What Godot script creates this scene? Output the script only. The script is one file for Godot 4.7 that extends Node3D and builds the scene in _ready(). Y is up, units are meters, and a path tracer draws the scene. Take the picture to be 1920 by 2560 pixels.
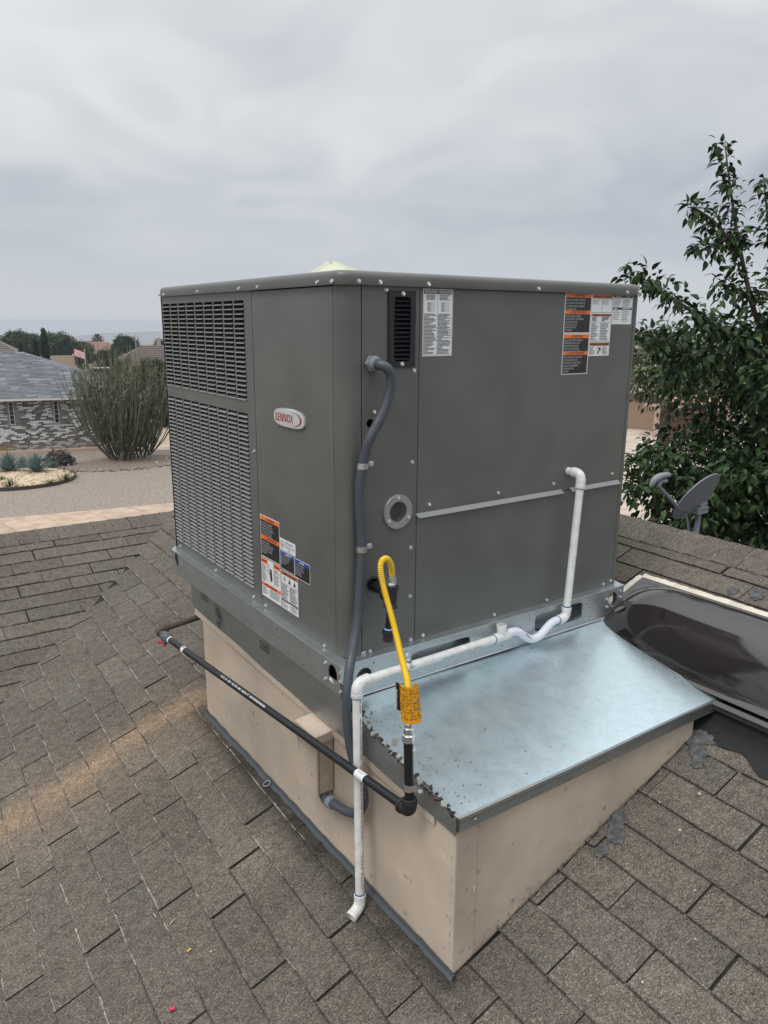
extends Node3D
# A packaged heating and cooling unit on a shingled roof under an overcast sky.

const EYE := Vector3(-1.101, 0.982, 1.795)
var rng := RandomNumberGenerator.new()
var used := {}
var mats := {}
var texes := {}

# ------------------------------------------------------------------ mesh builder
class MB:
	var v := PackedVector3Array()
	var n := PackedVector3Array()
	var c := PackedColorArray()
	var u := PackedVector2Array()

	func tri(a: Vector3, b: Vector3, d: Vector3, na: Vector3, nb: Vector3, nd: Vector3, ca := Color.WHITE, cb = null, cd = null) -> void:
		var c2: Color = ca if cb == null else cb
		var c3: Color = ca if cd == null else cd
		if (b - a).cross(d - a).dot(na + nb + nd) > 0.0:
			v.append(a); v.append(d); v.append(b)
			n.append(na); n.append(nd); n.append(nb)
			c.append(ca); c.append(c3); c.append(c2)
		else:
			v.append(a); v.append(b); v.append(d)
			n.append(na); n.append(nb); n.append(nd)
			c.append(ca); c.append(c2); c.append(c3)

	func quad(a: Vector3, b: Vector3, d: Vector3, e: Vector3, nn: Vector3, col := Color.WHITE) -> void:
		tri(a, b, d, nn, nn, nn, col)
		tri(a, d, e, nn, nn, nn, col)

	func quadc(a: Vector3, b: Vector3, d: Vector3, e: Vector3, nn: Vector3, ca: Color, cb: Color, cd: Color, ce: Color) -> void:
		tri(a, b, d, nn, nn, nn, ca, cb, cd)
		tri(a, d, e, nn, nn, nn, ca, cd, ce)

	func poly(pts: Array, nn: Vector3, col := Color.WHITE) -> void:
		for i in range(1, pts.size() - 1):
			tri(pts[0], pts[i], pts[i + 1], nn, nn, nn, col)

	# box given by its centre, half-extents along a basis, and a chamfer
	func box(at: Vector3, size: Vector3, b := Basis.IDENTITY, col := Color.WHITE, ch := 0.0) -> void:
		var h := size * 0.5
		var ax := [b.x, b.y, b.z]
		var he := [h.x, h.y, h.z]
		for i in 3:
			var j := (i + 1) % 3
			var k := (i + 2) % 3
			for s in [-1.0, 1.0]:
				var o: Vector3 = at + ax[i] * he[i] * s
				var p: Vector3 = ax[j] * (he[j] - ch)
				var q: Vector3 = ax[k] * (he[k] - ch)
				quad(o - p - q, o + p - q, o + p + q, o - p + q, ax[i] * s, col)
		if ch > 0.0:
			for i in 3:
				var j := (i + 1) % 3
				var k := (i + 2) % 3
				for s in [-1.0, 1.0]:
					for t in [-1.0, 1.0]:
						var nn: Vector3 = (ax[j] * s + ax[k] * t).normalized()
						var l: Vector3 = ax[i] * (he[i] - ch)
						var o1: Vector3 = at + ax[j] * he[j] * s + ax[k] * (he[k] - ch) * t
						var o2: Vector3 = at + ax[j] * (he[j] - ch) * s + ax[k] * he[k] * t
						quad(o1 - l, o1 + l, o2 + l, o2 - l, nn, col)
			for s in [-1.0, 1.0]:
				for t in [-1.0, 1.0]:
					for w in [-1.0, 1.0]:
						var nn: Vector3 = (ax[0] * s + ax[1] * t + ax[2] * w).normalized()
						var p0: Vector3 = at + ax[0] * he[0] * s + ax[1] * (he[1] - ch) * t + ax[2] * (he[2] - ch) * w
						var p1: Vector3 = at + ax[0] * (he[0] - ch) * s + ax[1] * he[1] * t + ax[2] * (he[2] - ch) * w
						var p2: Vector3 = at + ax[0] * (he[0] - ch) * s + ax[1] * (he[1] - ch) * t + ax[2] * he[2] * w
						tri(p0, p1, p2, nn, nn, nn, col)

	func bar(a: Vector3, b: Vector3, w: float, t: float, up := Vector3.UP, col := Color.WHITE, ch := 0.0) -> void:
		var x := (b - a).normalized()
		var z := x.cross(up).normalized()
		var y := z.cross(x)
		box((a + b) * 0.5, Vector3((b - a).length(), t, w), Basis(x, y, z), col, ch)

	# tube along a path; radii is one number or one per point
	func tube(path: PackedVector3Array, radii, sides := 12, col := Color.WHITE, caps := true, cols = null) -> void:
		var m := path.size()
		var dirs := PackedVector3Array()
		for i in m:
			dirs.append((path[mini(i + 1, m - 1)] - path[maxi(i - 1, 0)]).normalized())
		var side := dirs[0].cross(Vector3.UP)
		if side.length() < 0.1:
			side = dirs[0].cross(Vector3.RIGHT)
		side = side.normalized()
		var rings := []
		var norms := []
		for i in m:
			side = (side - dirs[i] * side.dot(dirs[i])).normalized()
			var up := side.cross(dirs[i])
			var r: float = radii[i] if radii is Array or radii is PackedFloat32Array else radii
			var slope := 0.0
			if radii is Array or radii is PackedFloat32Array:
				var i0 := maxi(i - 1, 0)
				var i1 := mini(i + 1, m - 1)
				slope = (radii[i1] - radii[i0]) / maxf(path[i0].distance_to(path[i1]), 1e-5)
			var ring := PackedVector3Array()
			var nr := PackedVector3Array()
			for k in sides:
				var a := TAU * k / sides
				var o := side * cos(a) + up * sin(a)
				ring.append(path[i] + o * r)
				nr.append((o - dirs[i] * slope).normalized())
			rings.append(ring)
			norms.append(nr)
		for i in m - 1:
			var c0: Color = cols[i] if cols != null else col
			var c1: Color = cols[i + 1] if cols != null else col
			for k in sides:
				var l := (k + 1) % sides
				tri(rings[i][k], rings[i + 1][k], rings[i + 1][l], norms[i][k], norms[i + 1][k], norms[i + 1][l], c0, c1, c1)
				tri(rings[i][k], rings[i + 1][l], rings[i][l], norms[i][k], norms[i + 1][l], norms[i][l], c0, c1, c0)
		if caps:
			for e in [0, m - 1]:
				var nn: Vector3 = -dirs[0] if e == 0 else dirs[e]
				for k in range(1, sides - 1):
					tri(rings[e][0], rings[e][k], rings[e][k + 1], nn, nn, nn, col)

	# profile of Vector2(radius, height) turned about an axis; hard edges where facets meet sharply
	func lathe(at: Vector3, axis: Vector3, prof: Array, sides := 16, col := Color.WHITE, flat_sides := false) -> void:
		var s := axis.cross(Vector3.UP)
		if s.length() < 0.1:
			s = axis.cross(Vector3.RIGHT)
		s = s.normalized()
		var t := s.cross(axis).normalized()
		for i in prof.size() - 1:
			var p: Vector2 = prof[i]
			var q: Vector2 = prof[i + 1]
			if p.distance_to(q) < 1e-6:
				continue
			var dn := Vector2(q.y - p.y, p.x - q.x).normalized()
			for k in sides:
				var a := TAU * k / sides
				var b := TAU * (k + 1) / sides
				var da := s * cos(a) + t * sin(a)
				var db := s * cos(b) + t * sin(b)
				var na := (da * dn.x + axis * dn.y)
				var nb := (db * dn.x + axis * dn.y)
				if flat_sides:
					na = (na + nb).normalized()
					nb = na
				var p0 := at + axis * p.y + da * p.x
				var p1 := at + axis * p.y + db * p.x
				var q0 := at + axis * q.y + da * q.x
				var q1 := at + axis * q.y + db * q.x
				if q.x > 1e-6:
					tri(p0, q0, q1, na, na, nb, col)
				if p.x > 1e-6:
					tri(p0, q1, p1, na, nb, nb, col)

	# flat plate in the frame o + e*U + f*V, with round-cornered holes [cu, cv, half_u, half_v, corner]
	func plate(o: Vector3, uu: Vector3, vv: Vector3, nn: Vector3, u0: float, u1: float, v0: float, v1: float, holes: Array, col := Color.WHITE, rim := 0.004) -> void:
		var at := u0
		for h in holes:
			var m := 0.004
			var a: float = h[0] - h[2] - m
			var b: float = h[0] + h[2] + m
			if a > at:
				quad(o + uu * at + vv * v0, o + uu * a + vv * v0, o + uu * a + vv * v1, o + uu * at + vv * v1, nn, col)
			var steps := 56
			var inner := []
			var outer := []
			for k in steps:
				var th := TAU * k / steps
				var d := Vector2(cos(th) * h[2], sin(th) * h[3]).normalized()
				# superellipse-like rounded rectangle
				var e: float = h[4]
				var r := pow(pow(absf(d.x) / h[2], e) + pow(absf(d.y) / h[3], e), -1.0 / e)
				inner.append(Vector2(h[0] + d.x * r, h[1] + d.y * r))
				var tx: float = ((b - h[0]) if d.x > 0 else (h[0] - a)) / maxf(absf(d.x), 1e-6)
				var ty: float = ((v1 - h[1]) if d.y > 0 else (h[1] - v0)) / maxf(absf(d.y), 1e-6)
				var tt := minf(tx, ty)
				outer.append(Vector2(h[0] + d.x * tt, h[1] + d.y * tt))
			for k in steps:
				var l := (k + 1) % steps
				var P := func(q: Vector2) -> Vector3: return o + uu * q.x + vv * q.y
				quad(P.call(inner[k]), P.call(outer[k]), P.call(outer[l]), P.call(inner[l]), nn, col)
				# fill the corner where the outer rectangle turns
				var ok: Vector2 = outer[k]
				var ol: Vector2 = outer[l]
				if absf(ok.x - ol.x) > 1e-5 and absf(ok.y - ol.y) > 1e-5:
					var cx: float = b if maxf(ok.x, ol.x) > h[0] + h[2] else a
					var cy: float = v1 if maxf(ok.y, ol.y) > h[1] + h[3] else v0
					tri(P.call(ok), P.call(Vector2(cx, cy)), P.call(ol), nn, nn, nn, col)
				# rim going in
				var mid: Vector2 = (inner[k] + inner[l]) * 0.5
				var inn: Vector3 = (uu * (h[0] - mid.x) + vv * (h[1] - mid.y)).normalized()
				quad(P.call(inner[k]), P.call(inner[l]), P.call(inner[l]) - nn * rim, P.call(inner[k]) - nn * rim, inn, col)
			at = b
		if at < u1:
			quad(o + uu * at + vv * v0, o + uu * u1 + vv * v0, o + uu * u1 + vv * v1, o + uu * at + vv * v1, nn, col)

	# stack of rounded rectangles (centre cx, cz; half sizes; corner) at heights; rows are [y, inset]
	func loft(cx: float, cz: float, hx: float, hz: float, rows: Array, corner: float, col := Color.WHITE, cap := true) -> void:
		var seg := 7
		var rings := []
		var outn := []
		for r in rows:
			var ring := PackedVector3Array()
			var nr := PackedVector3Array()
			var ins: float = r[1]
			var rr := maxf(corner - ins, 0.002)
			for qd in 4:
				var sx: float = [1.0, -1.0, -1.0, 1.0][qd]
				var sz: float = [1.0, 1.0, -1.0, -1.0][qd]
				for k in seg + 1:
					var a := (qd + float(k) / seg) * PI / 2
					var d := Vector3(cos(a), 0, sin(a))
					ring.append(Vector3(cx + sx * (hx - ins - rr), r[0], cz + sz * (hz - ins - rr)) + d * rr)
					nr.append(d)
			rings.append(ring)
			outn.append(nr)
		var m: int = rings[0].size()
		for i in rows.size() - 1:
			var up0 := _rise(rows, i)
			var up1 := _rise(rows, i + 1)
			for k in m:
				var l := (k + 1) % m
				var n0k: Vector3 = (outn[i][k] * up0.x + Vector3.UP * up0.y)
				var n0l: Vector3 = (outn[i][l] * up0.x + Vector3.UP * up0.y)
				var n1k: Vector3 = (outn[i][k] * up1.x + Vector3.UP * up1.y)
				var n1l: Vector3 = (outn[i][l] * up1.x + Vector3.UP * up1.y)
				tri(rings[i][k], rings[i + 1][k], rings[i + 1][l], n0k, n1k, n1l, col)
				tri(rings[i][k], rings[i + 1][l], rings[i][l], n0k, n1l, n0l, col)
		if cap:
			var last: PackedVector3Array = rings[-1]
			var mid := Vector3(cx, rows[-1][0], cz)
			for k in m:
				tri(mid, last[k], last[(k + 1) % m], Vector3.UP, Vector3.UP, Vector3.UP, col)

	func _rise(rows: Array, i: int) -> Vector2:
		var a: Array = rows[maxi(i - 1, 0)]
		var b: Array = rows[mini(i + 1, rows.size() - 1)]
		return Vector2(b[0] - a[0], b[1] - a[1]).normalized()

	func add(o: MB, xf: Transform3D, tint = null) -> void:
		for i in o.v.size():
			v.append(xf * o.v[i])
			n.append((xf.basis * o.n[i]).normalized())
			c.append(o.c[i] if tint == null else o.c[i] * tint)

	func mesh(origin := Vector3.ZERO) -> ArrayMesh:
		var a := []
		a.resize(Mesh.ARRAY_MAX)
		if origin != Vector3.ZERO:
			var w := PackedVector3Array()
			w.resize(v.size())
			for i in v.size():
				w[i] = v[i] - origin
			a[Mesh.ARRAY_VERTEX] = w
		else:
			a[Mesh.ARRAY_VERTEX] = v
		a[Mesh.ARRAY_NORMAL] = n
		a[Mesh.ARRAY_COLOR] = c
		if u.size() == v.size():
			a[Mesh.ARRAY_TEX_UV] = u
		var m := ArrayMesh.new()
		m.add_surface_from_arrays(Mesh.PRIMITIVE_TRIANGLES, a)
		return m


# ------------------------------------------------------------------ scene helpers
func numbered(called: String) -> String:
	var k: int = used.get(called, 0)
	used[called] = k + 1
	return called if k == 0 else "%s_%03d" % [called, k]

func tag(o: Node3D, label: String, category: String, group := "", kind := "") -> Node3D:
	if label: o.set_meta("label", label)
	if category: o.set_meta("category", category)
	if group: o.set_meta("group", group)
	if kind: o.set_meta("kind", kind)
	return o

func thing(called: String, label: String, category: String, at := Vector3.ZERO, group := "") -> Node3D:
	var o := Node3D.new()
	o.name = numbered(called)
	add_child(o)
	o.position = at
	return tag(o, label, category, group)

func base_of(o: Node) -> Vector3:
	var p := Vector3.ZERO
	while o != self and o is Node3D:
		p += (o as Node3D).position
		o = o.get_parent()
	return p

# one mesh, built in world places, hung under its parent
func part(called: String, b: MB, m: Material, parent: Node3D, label := "", kind := "") -> MeshInstance3D:
	var o := MeshInstance3D.new()
	o.mesh = b.mesh(base_of(parent))
	o.mesh.surface_set_material(0, m)
	if parent == self:
		o.name = numbered(called)
		add_child(o)
	else:
		var k := 0
		var nm := called
		while parent.has_node(nm):
			k += 1
			nm = "%s_%03d" % [called, k]
		o.name = nm
		parent.add_child(o)
	if label: o.set_meta("label", label)
	if kind: o.set_meta("kind", kind)
	return o

# a shared mesh placed under a parent (world transform given)
func place(called: String, mesh: Mesh, xf: Transform3D, parent: Node3D) -> MeshInstance3D:
	var o := MeshInstance3D.new()
	o.mesh = mesh
	var key := str(parent.get_instance_id()) + called
	var k: int = used.get(key, 0)
	used[key] = k + 1
	o.name = called if k == 0 else "%s_%03d" % [called, k]
	parent.add_child(o)
	xf.origin -= base_of(parent)
	o.transform = xf
	return o

func scatter(called: String, mesh: Mesh, xfs: Array, cols: Array, parent: Node3D) -> MultiMeshInstance3D:
	var mm := MultiMesh.new()
	mm.transform_format = MultiMesh.TRANSFORM_3D
	mm.use_colors = true
	mm.mesh = mesh
	mm.instance_count = xfs.size()
	var b := base_of(parent)
	for i in xfs.size():
		var t: Transform3D = xfs[i]
		t.origin -= b
		mm.set_instance_transform(i, t)
		mm.set_instance_color(i, cols[i])
	var o := MultiMeshInstance3D.new()
	o.multimesh = mm
	o.name = called if parent != self else numbered(called)
	o.set_meta("kind", "stuff")
	parent.add_child(o, true)
	return o

func spline(pts: Array, per := 6) -> PackedVector3Array:
	var out := PackedVector3Array()
	for i in pts.size() - 1:
		var p0: Vector3 = pts[maxi(i - 1, 0)]
		var p1: Vector3 = pts[i]
		var p2: Vector3 = pts[i + 1]
		var p3: Vector3 = pts[mini(i + 2, pts.size() - 1)]
		for k in per:
			out.append(p1.cubic_interpolate(p2, p0, p3, float(k) / per))
	out.append(pts[-1])
	return out

func even(path: PackedVector3Array, step: float) -> PackedVector3Array:
	var out := PackedVector3Array([path[0]])
	var need := step
	for i in path.size() - 1:
		var a := path[i]
		var b := path[i + 1]
		var l := a.distance_to(b)
		var at := need
		while at <= l:
			out.append(a.lerp(b, at / l))
			at += step
		need = at - l
	out.append(path[-1])
	return out

func lin(r: float, g: float, b: float) -> Color:
	return Color(r, g, b)

# ------------------------------------------------------------------ lettering
var glyph_cache := {}
func letters(text: String, bold := true, mono := false) -> Array:   # [verts scaled so capitals are 1 high, width]
	var key := text + ("b" if bold else "r") + ("m" if mono else "")
	if glyph_cache.has(key): return glyph_cache[key]
	var t := TextMesh.new()
	var f := SystemFont.new()
	f.font_names = PackedStringArray(["Droid Sans Mono" if mono else "Droid Sans"])
	f.font_weight = 700 if bold else 400
	t.font = f
	t.text = text
	t.font_size = 32
	t.pixel_size = 0.01
	t.depth = 0.0
	t.curve_step = 3.5
	t.horizontal_alignment = HORIZONTAL_ALIGNMENT_LEFT
	t.vertical_alignment = VERTICAL_ALIGNMENT_BOTTOM
	var a := t.get_mesh_arrays()
	var vs: PackedVector3Array = a[Mesh.ARRAY_VERTEX]
	var ix = a[Mesh.ARRAY_INDEX]
	var flat := PackedVector2Array()
	var low := 1e9
	var wide := 0.0
	if ix == null or ix.size() == 0:
		for p in vs: flat.append(Vector2(p.x, p.y))
	else:
		for i in ix: flat.append(Vector2(vs[i].x, vs[i].y))
	var cap := 0.229
	# the baseline: where most letters stand
	var h := {}
	for p in flat:
		wide = maxf(wide, p.x)
		low = minf(low, p.y)
		var q := roundi(p.y * 500.0)
		h[q] = h.get(q, 0) + 1
	var desc := false
	for ch in "gjpqy,;Q":
		if text.contains(ch): desc = true
	var basey := low
	if desc:
		var best := 0
		for q in h:
			if q / 500.0 < low + 0.09 and q / 500.0 > low + 0.02 and h[q] > best:
				best = h[q]
				basey = q / 500.0
	for i in flat.size():
		flat[i] = Vector2(flat[i].x / cap, (flat[i].y - basey) / cap)
	glyph_cache[key] = [flat, wide / cap]
	return glyph_cache[key]

# text in a flat frame: left or centre anchor at p, along U, up V, facing N
func text(b: MB, s: String, p: Vector3, uu: Vector3, vv: Vector3, nn: Vector3, cap: float, col: Color, centre := false, fit := 0.0, bold := true) -> void:
	var g := letters(s, bold)
	var w: float = g[1] * cap
	var sx := 1.0
	if fit > 0.0: sx = fit / w
	var off := -w * sx * 0.5 if centre else 0.0
	var fl: PackedVector2Array = g[0]
	for i in range(0, fl.size() - 2, 3):
		var q := [fl[i], fl[i + 1], fl[i + 2]]
		var P := []
		for k in 3: P.append(p + uu * (off + q[k].x * cap * sx) + vv * (q[k].y * cap))
		b.tri(P[0], P[1], P[2], nn, nn, nn, col)

# text wrapped on a round pipe: along the axis from p, letters' tops turning to "top"
func text_on_pipe(b: MB, s: String, p: Vector3, axis: Vector3, face: Vector3, rad: float, cap: float, col: Color, fit := 0.0, bold := true) -> void:
	var g := letters(s, bold)
	var sx: float = 1.0 if fit <= 0.0 else fit / (g[1] * cap)
	var tops := face.cross(axis).normalized()
	var fl: PackedVector2Array = g[0]
	for i in range(0, fl.size() - 2, 3):
		var P := []
		var N := []
		for k in 3:
			var q: Vector2 = fl[i + k]
			var a := (q.y - 0.5) * cap / rad
			var d := face * cos(a) + tops * sin(a)
			N.append(d)
			P.append(p + axis * (q.x * cap * sx) + d * (rad + 0.0004))
		b.tri(P[0], P[1], P[2], N[0], N[1], N[2], col)

# ------------------------------------------------------------------ textures and materials
func noise(seed_: int, freq: float, oct := 3, kind := FastNoiseLite.TYPE_SIMPLEX_SMOOTH) -> FastNoiseLite:
	var f := FastNoiseLite.new()
	f.seed = seed_
	f.frequency = freq
	f.noise_type = kind
	f.fractal_octaves = oct
	return f

func grey_image(seed_: int, size: int, freq: float, oct: int) -> Image:
	return noise(seed_, freq, oct).get_seamless_image(size, size)

# lightness picture: base noise mixed with specks; returns an L8 texture
func grain_tex(key: String, size: int, freq: float, oct: int, lo: float, hi: float, specks := 0, speck_r := 1, bright := 0.5, dark := 0.5) -> ImageTexture:
	if texes.has(key): return texes[key]
	var im := grey_image(key.hash() & 0xffff, size, freq, oct)
	var data := im.get_data()
	var r := RandomNumberGenerator.new()
	r.seed = key.hash()
	for i in data.size():
		data[i] = clampi(roundi(255.0 * lerpf(lo, hi, data[i] / 255.0)), 0, 255)
	for k in specks:
		var x := r.randi_range(0, size - 1)
		var y := r.randi_range(0, size - 1)
		var val := r.randf()
		var f := (1.0 + bright * r.randf()) if val > 0.45 else (1.0 - dark * r.randf())
		var w := r.randi_range(1, speck_r)
		var h := r.randi_range(1, speck_r)
		for dx in w:
			for dy in h:
				var at := ((y + dy) % size) * size + (x + dx) % size
				data[at] = clampi(roundi(data[at] * f), 0, 255)
	im = Image.create_from_data(size, size, false, Image.FORMAT_L8, data)
	texes[key] = ImageTexture.create_from_image(im)
	return texes[key]

func bump_tex(key: String, size: int, freq: float, oct: int, depth: float) -> ImageTexture:
	if texes.has(key): return texes[key]
	var im := grey_image(key.hash() & 0xffff, size, freq, oct)
	im.convert(Image.FORMAT_RGBA8)
	im.bump_map_to_normal_map(depth)
	texes[key] = ImageTexture.create_from_image(im)
	return texes[key]

func mat(called: String, r: float, g: float, b: float, rough := 0.7, metal := 0.0, opt := {}) -> StandardMaterial3D:
	if mats.has(called): return mats[called]
	var m := StandardMaterial3D.new()
	m.resource_name = called
	m.albedo_color = Color(r, g, b).linear_to_srgb()
	m.roughness = rough
	m.metallic = metal
	m.vertex_color_use_as_albedo = opt.get("vc", true)
	m.metallic_specular = opt.get("spec", 0.5)
	if opt.has("tex"):
		m.albedo_texture = opt.tex
	if opt.has("rtex"):
		m.roughness_texture = opt.rtex
		m.roughness_texture_channel = BaseMaterial3D.TEXTURE_CHANNEL_RED
	if opt.has("ntex"):
		m.normal_enabled = true
		m.normal_texture = opt.ntex
		m.normal_scale = opt.get("nscale", 1.0)
	if opt.has("scale"):
		m.uv1_triplanar = true
		m.uv1_world_triplanar = true
		m.uv1_scale = Vector3.ONE * float(opt.scale)
	if opt.has("back"):
		m.backlight_enabled = true
		m.backlight = opt.back
	if opt.has("coat"):
		m.clearcoat_enabled = true
		m.clearcoat = opt.coat
		m.clearcoat_roughness = 0.15
	if opt.has("detail"):
		m.detail_enabled = true
		m.detail_albedo = opt.detail
		m.detail_blend_mode = BaseMaterial3D.BLEND_MODE_MUL
	mats[called] = m
	return m

# ------------------------------------------------------------------ build
func _ready() -> void:
	rng.seed = 20240611
	var cam := Camera3D.new()
	cam.name = "camera"
	cam.position = EYE
	cam.rotation = Vector3(-0.2440973, -0.6063537, 0.0056238)
	cam.fov = 67.936
	cam.near = 0.05
	cam.far = 9000.0
	add_child(cam)
	cam.current = true
	var we := WorldEnvironment.new()
	we.name = "world_environment"
	var env := Environment.new()
	env.tonemap_mode = Environment.TONE_MAPPER_LINEAR
	env.tonemap_exposure = 1.0
	env.background_mode = Environment.BG_SKY
	env.sky = Sky.new()
	var pano := PanoramaSkyMaterial.new()
	pano.panorama = sky_picture()
	pano.energy_multiplier = 1.0
	env.sky.sky_material = pano
	env.fog_enabled = true
	env.fog_density = 0.00038
	env.fog_light_color = Color(0.90, 0.925, 0.965)
	env.sdfgi_enabled = true
	env.ssao_enabled = true
	env.ssil_enabled = true
	we.environment = env
	add_child(we)
	var sun := DirectionalLight3D.new()
	sun.name = "sun"
	sun.light_energy = 0.46
	sun.light_color = Color(1.0, 0.98, 0.95)
	sun.light_angular_distance = 22.0
	sun.shadow_enabled = true
	sun.rotation_degrees = Vector3(-58, -75, 0)
	add_child(sun)
	make_materials()
	build_ground()
	build_house()
	build_curb()
	build_unit()
	build_pipes()
	build_skylight()
	build_debris()
	build_dish()
	build_tree()
	build_yard()
	build_brick_house()
	build_tan_house()
	build_distance()

# cloud cover worked out per direction: brighter overhead, soft lavender banks, a paler band low down
func sky_picture() -> ImageTexture:
	var W := 1024
	var H := 512
	var im := Image.create_empty(W, H, false, Image.FORMAT_RGBF)
	var n1 := noise(11, 0.55, 4)
	var n2 := noise(23, 1.5, 4)
	var n3 := noise(37, 0.9, 3)
	for y in H:
		var el := (0.5 - (y + 0.5) / H) * PI
		var e := maxf(el, 0.0)
		for x in W:
			var az := ((x + 0.5) / W - 0.5) * TAU
			var col: Color
			if y > H / 2 + 3:
				col = Color(0.600, 0.635, 0.665)
			else:
				var d := Vector3(sin(az) * cos(e), sin(e), -cos(az) * cos(e))
				var k := 1.0 / (d.y + 0.22)
				var px := d.x * k
				var pz := d.z * k
				var warp := n3.get_noise_2d(px * 0.8, pz * 0.8) * 0.9
				var a := n1.get_noise_2d(px * 0.9 + warp, pz * 0.9 - warp)
				var b := n2.get_noise_2d(px * 0.9 + warp * 1.5, pz * 0.9 + warp)
				var deg := rad_to_deg(e)
				var rise := smoothstep(3.0, 24.0, deg) * 0.15 + smoothstep(22.0, 75.0, deg) * 1.0
				var bank := -0.055 * exp(-pow((deg - 8.0) / 4.0, 2.0)) + 0.05 * exp(-pow((deg - 3.6 - a * 2.0) / 2.2, 2.0)) * (0.55 + 0.45 * cos(az + 0.25))
				var l := 0.615 + rise + bank + a * 0.17 * smoothstep(1.0, 12.0, deg) + b * 0.055 * smoothstep(1.0, 9.0, deg)
				# a brighter thin place in the cover ahead, and a heavier bank up to the left
				var da := wrapf(az - 0.60, -PI, PI)
				l += 0.085 * exp(-pow(da / 0.17, 2.0) - pow((deg - 15.5 + b * 4.0) / 5.0, 2.0)) * (0.75 + 0.5 * b)
				l -= 0.07 * exp(-pow((da + 0.36) / 0.20, 2.0) - pow((deg - 21.0 + a * 6.0) / 5.0, 2.0))
				var warm := clampf((l - 0.50) / 0.26, 0.0, 1.0)
				var tint := Color(0.885, 0.962, 1.09).lerp(Color(0.975, 1.012, 1.035), warm)
				tint = tint.lerp(Color(0.94, 1.0, 1.05), smoothstep(5.0, 0.0, deg) * 0.8)
				col = Color(tint.r * l, tint.g * l, tint.b * l)
			im.set_pixel(x, y, col)
	return ImageTexture.create_from_image(im)

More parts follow.
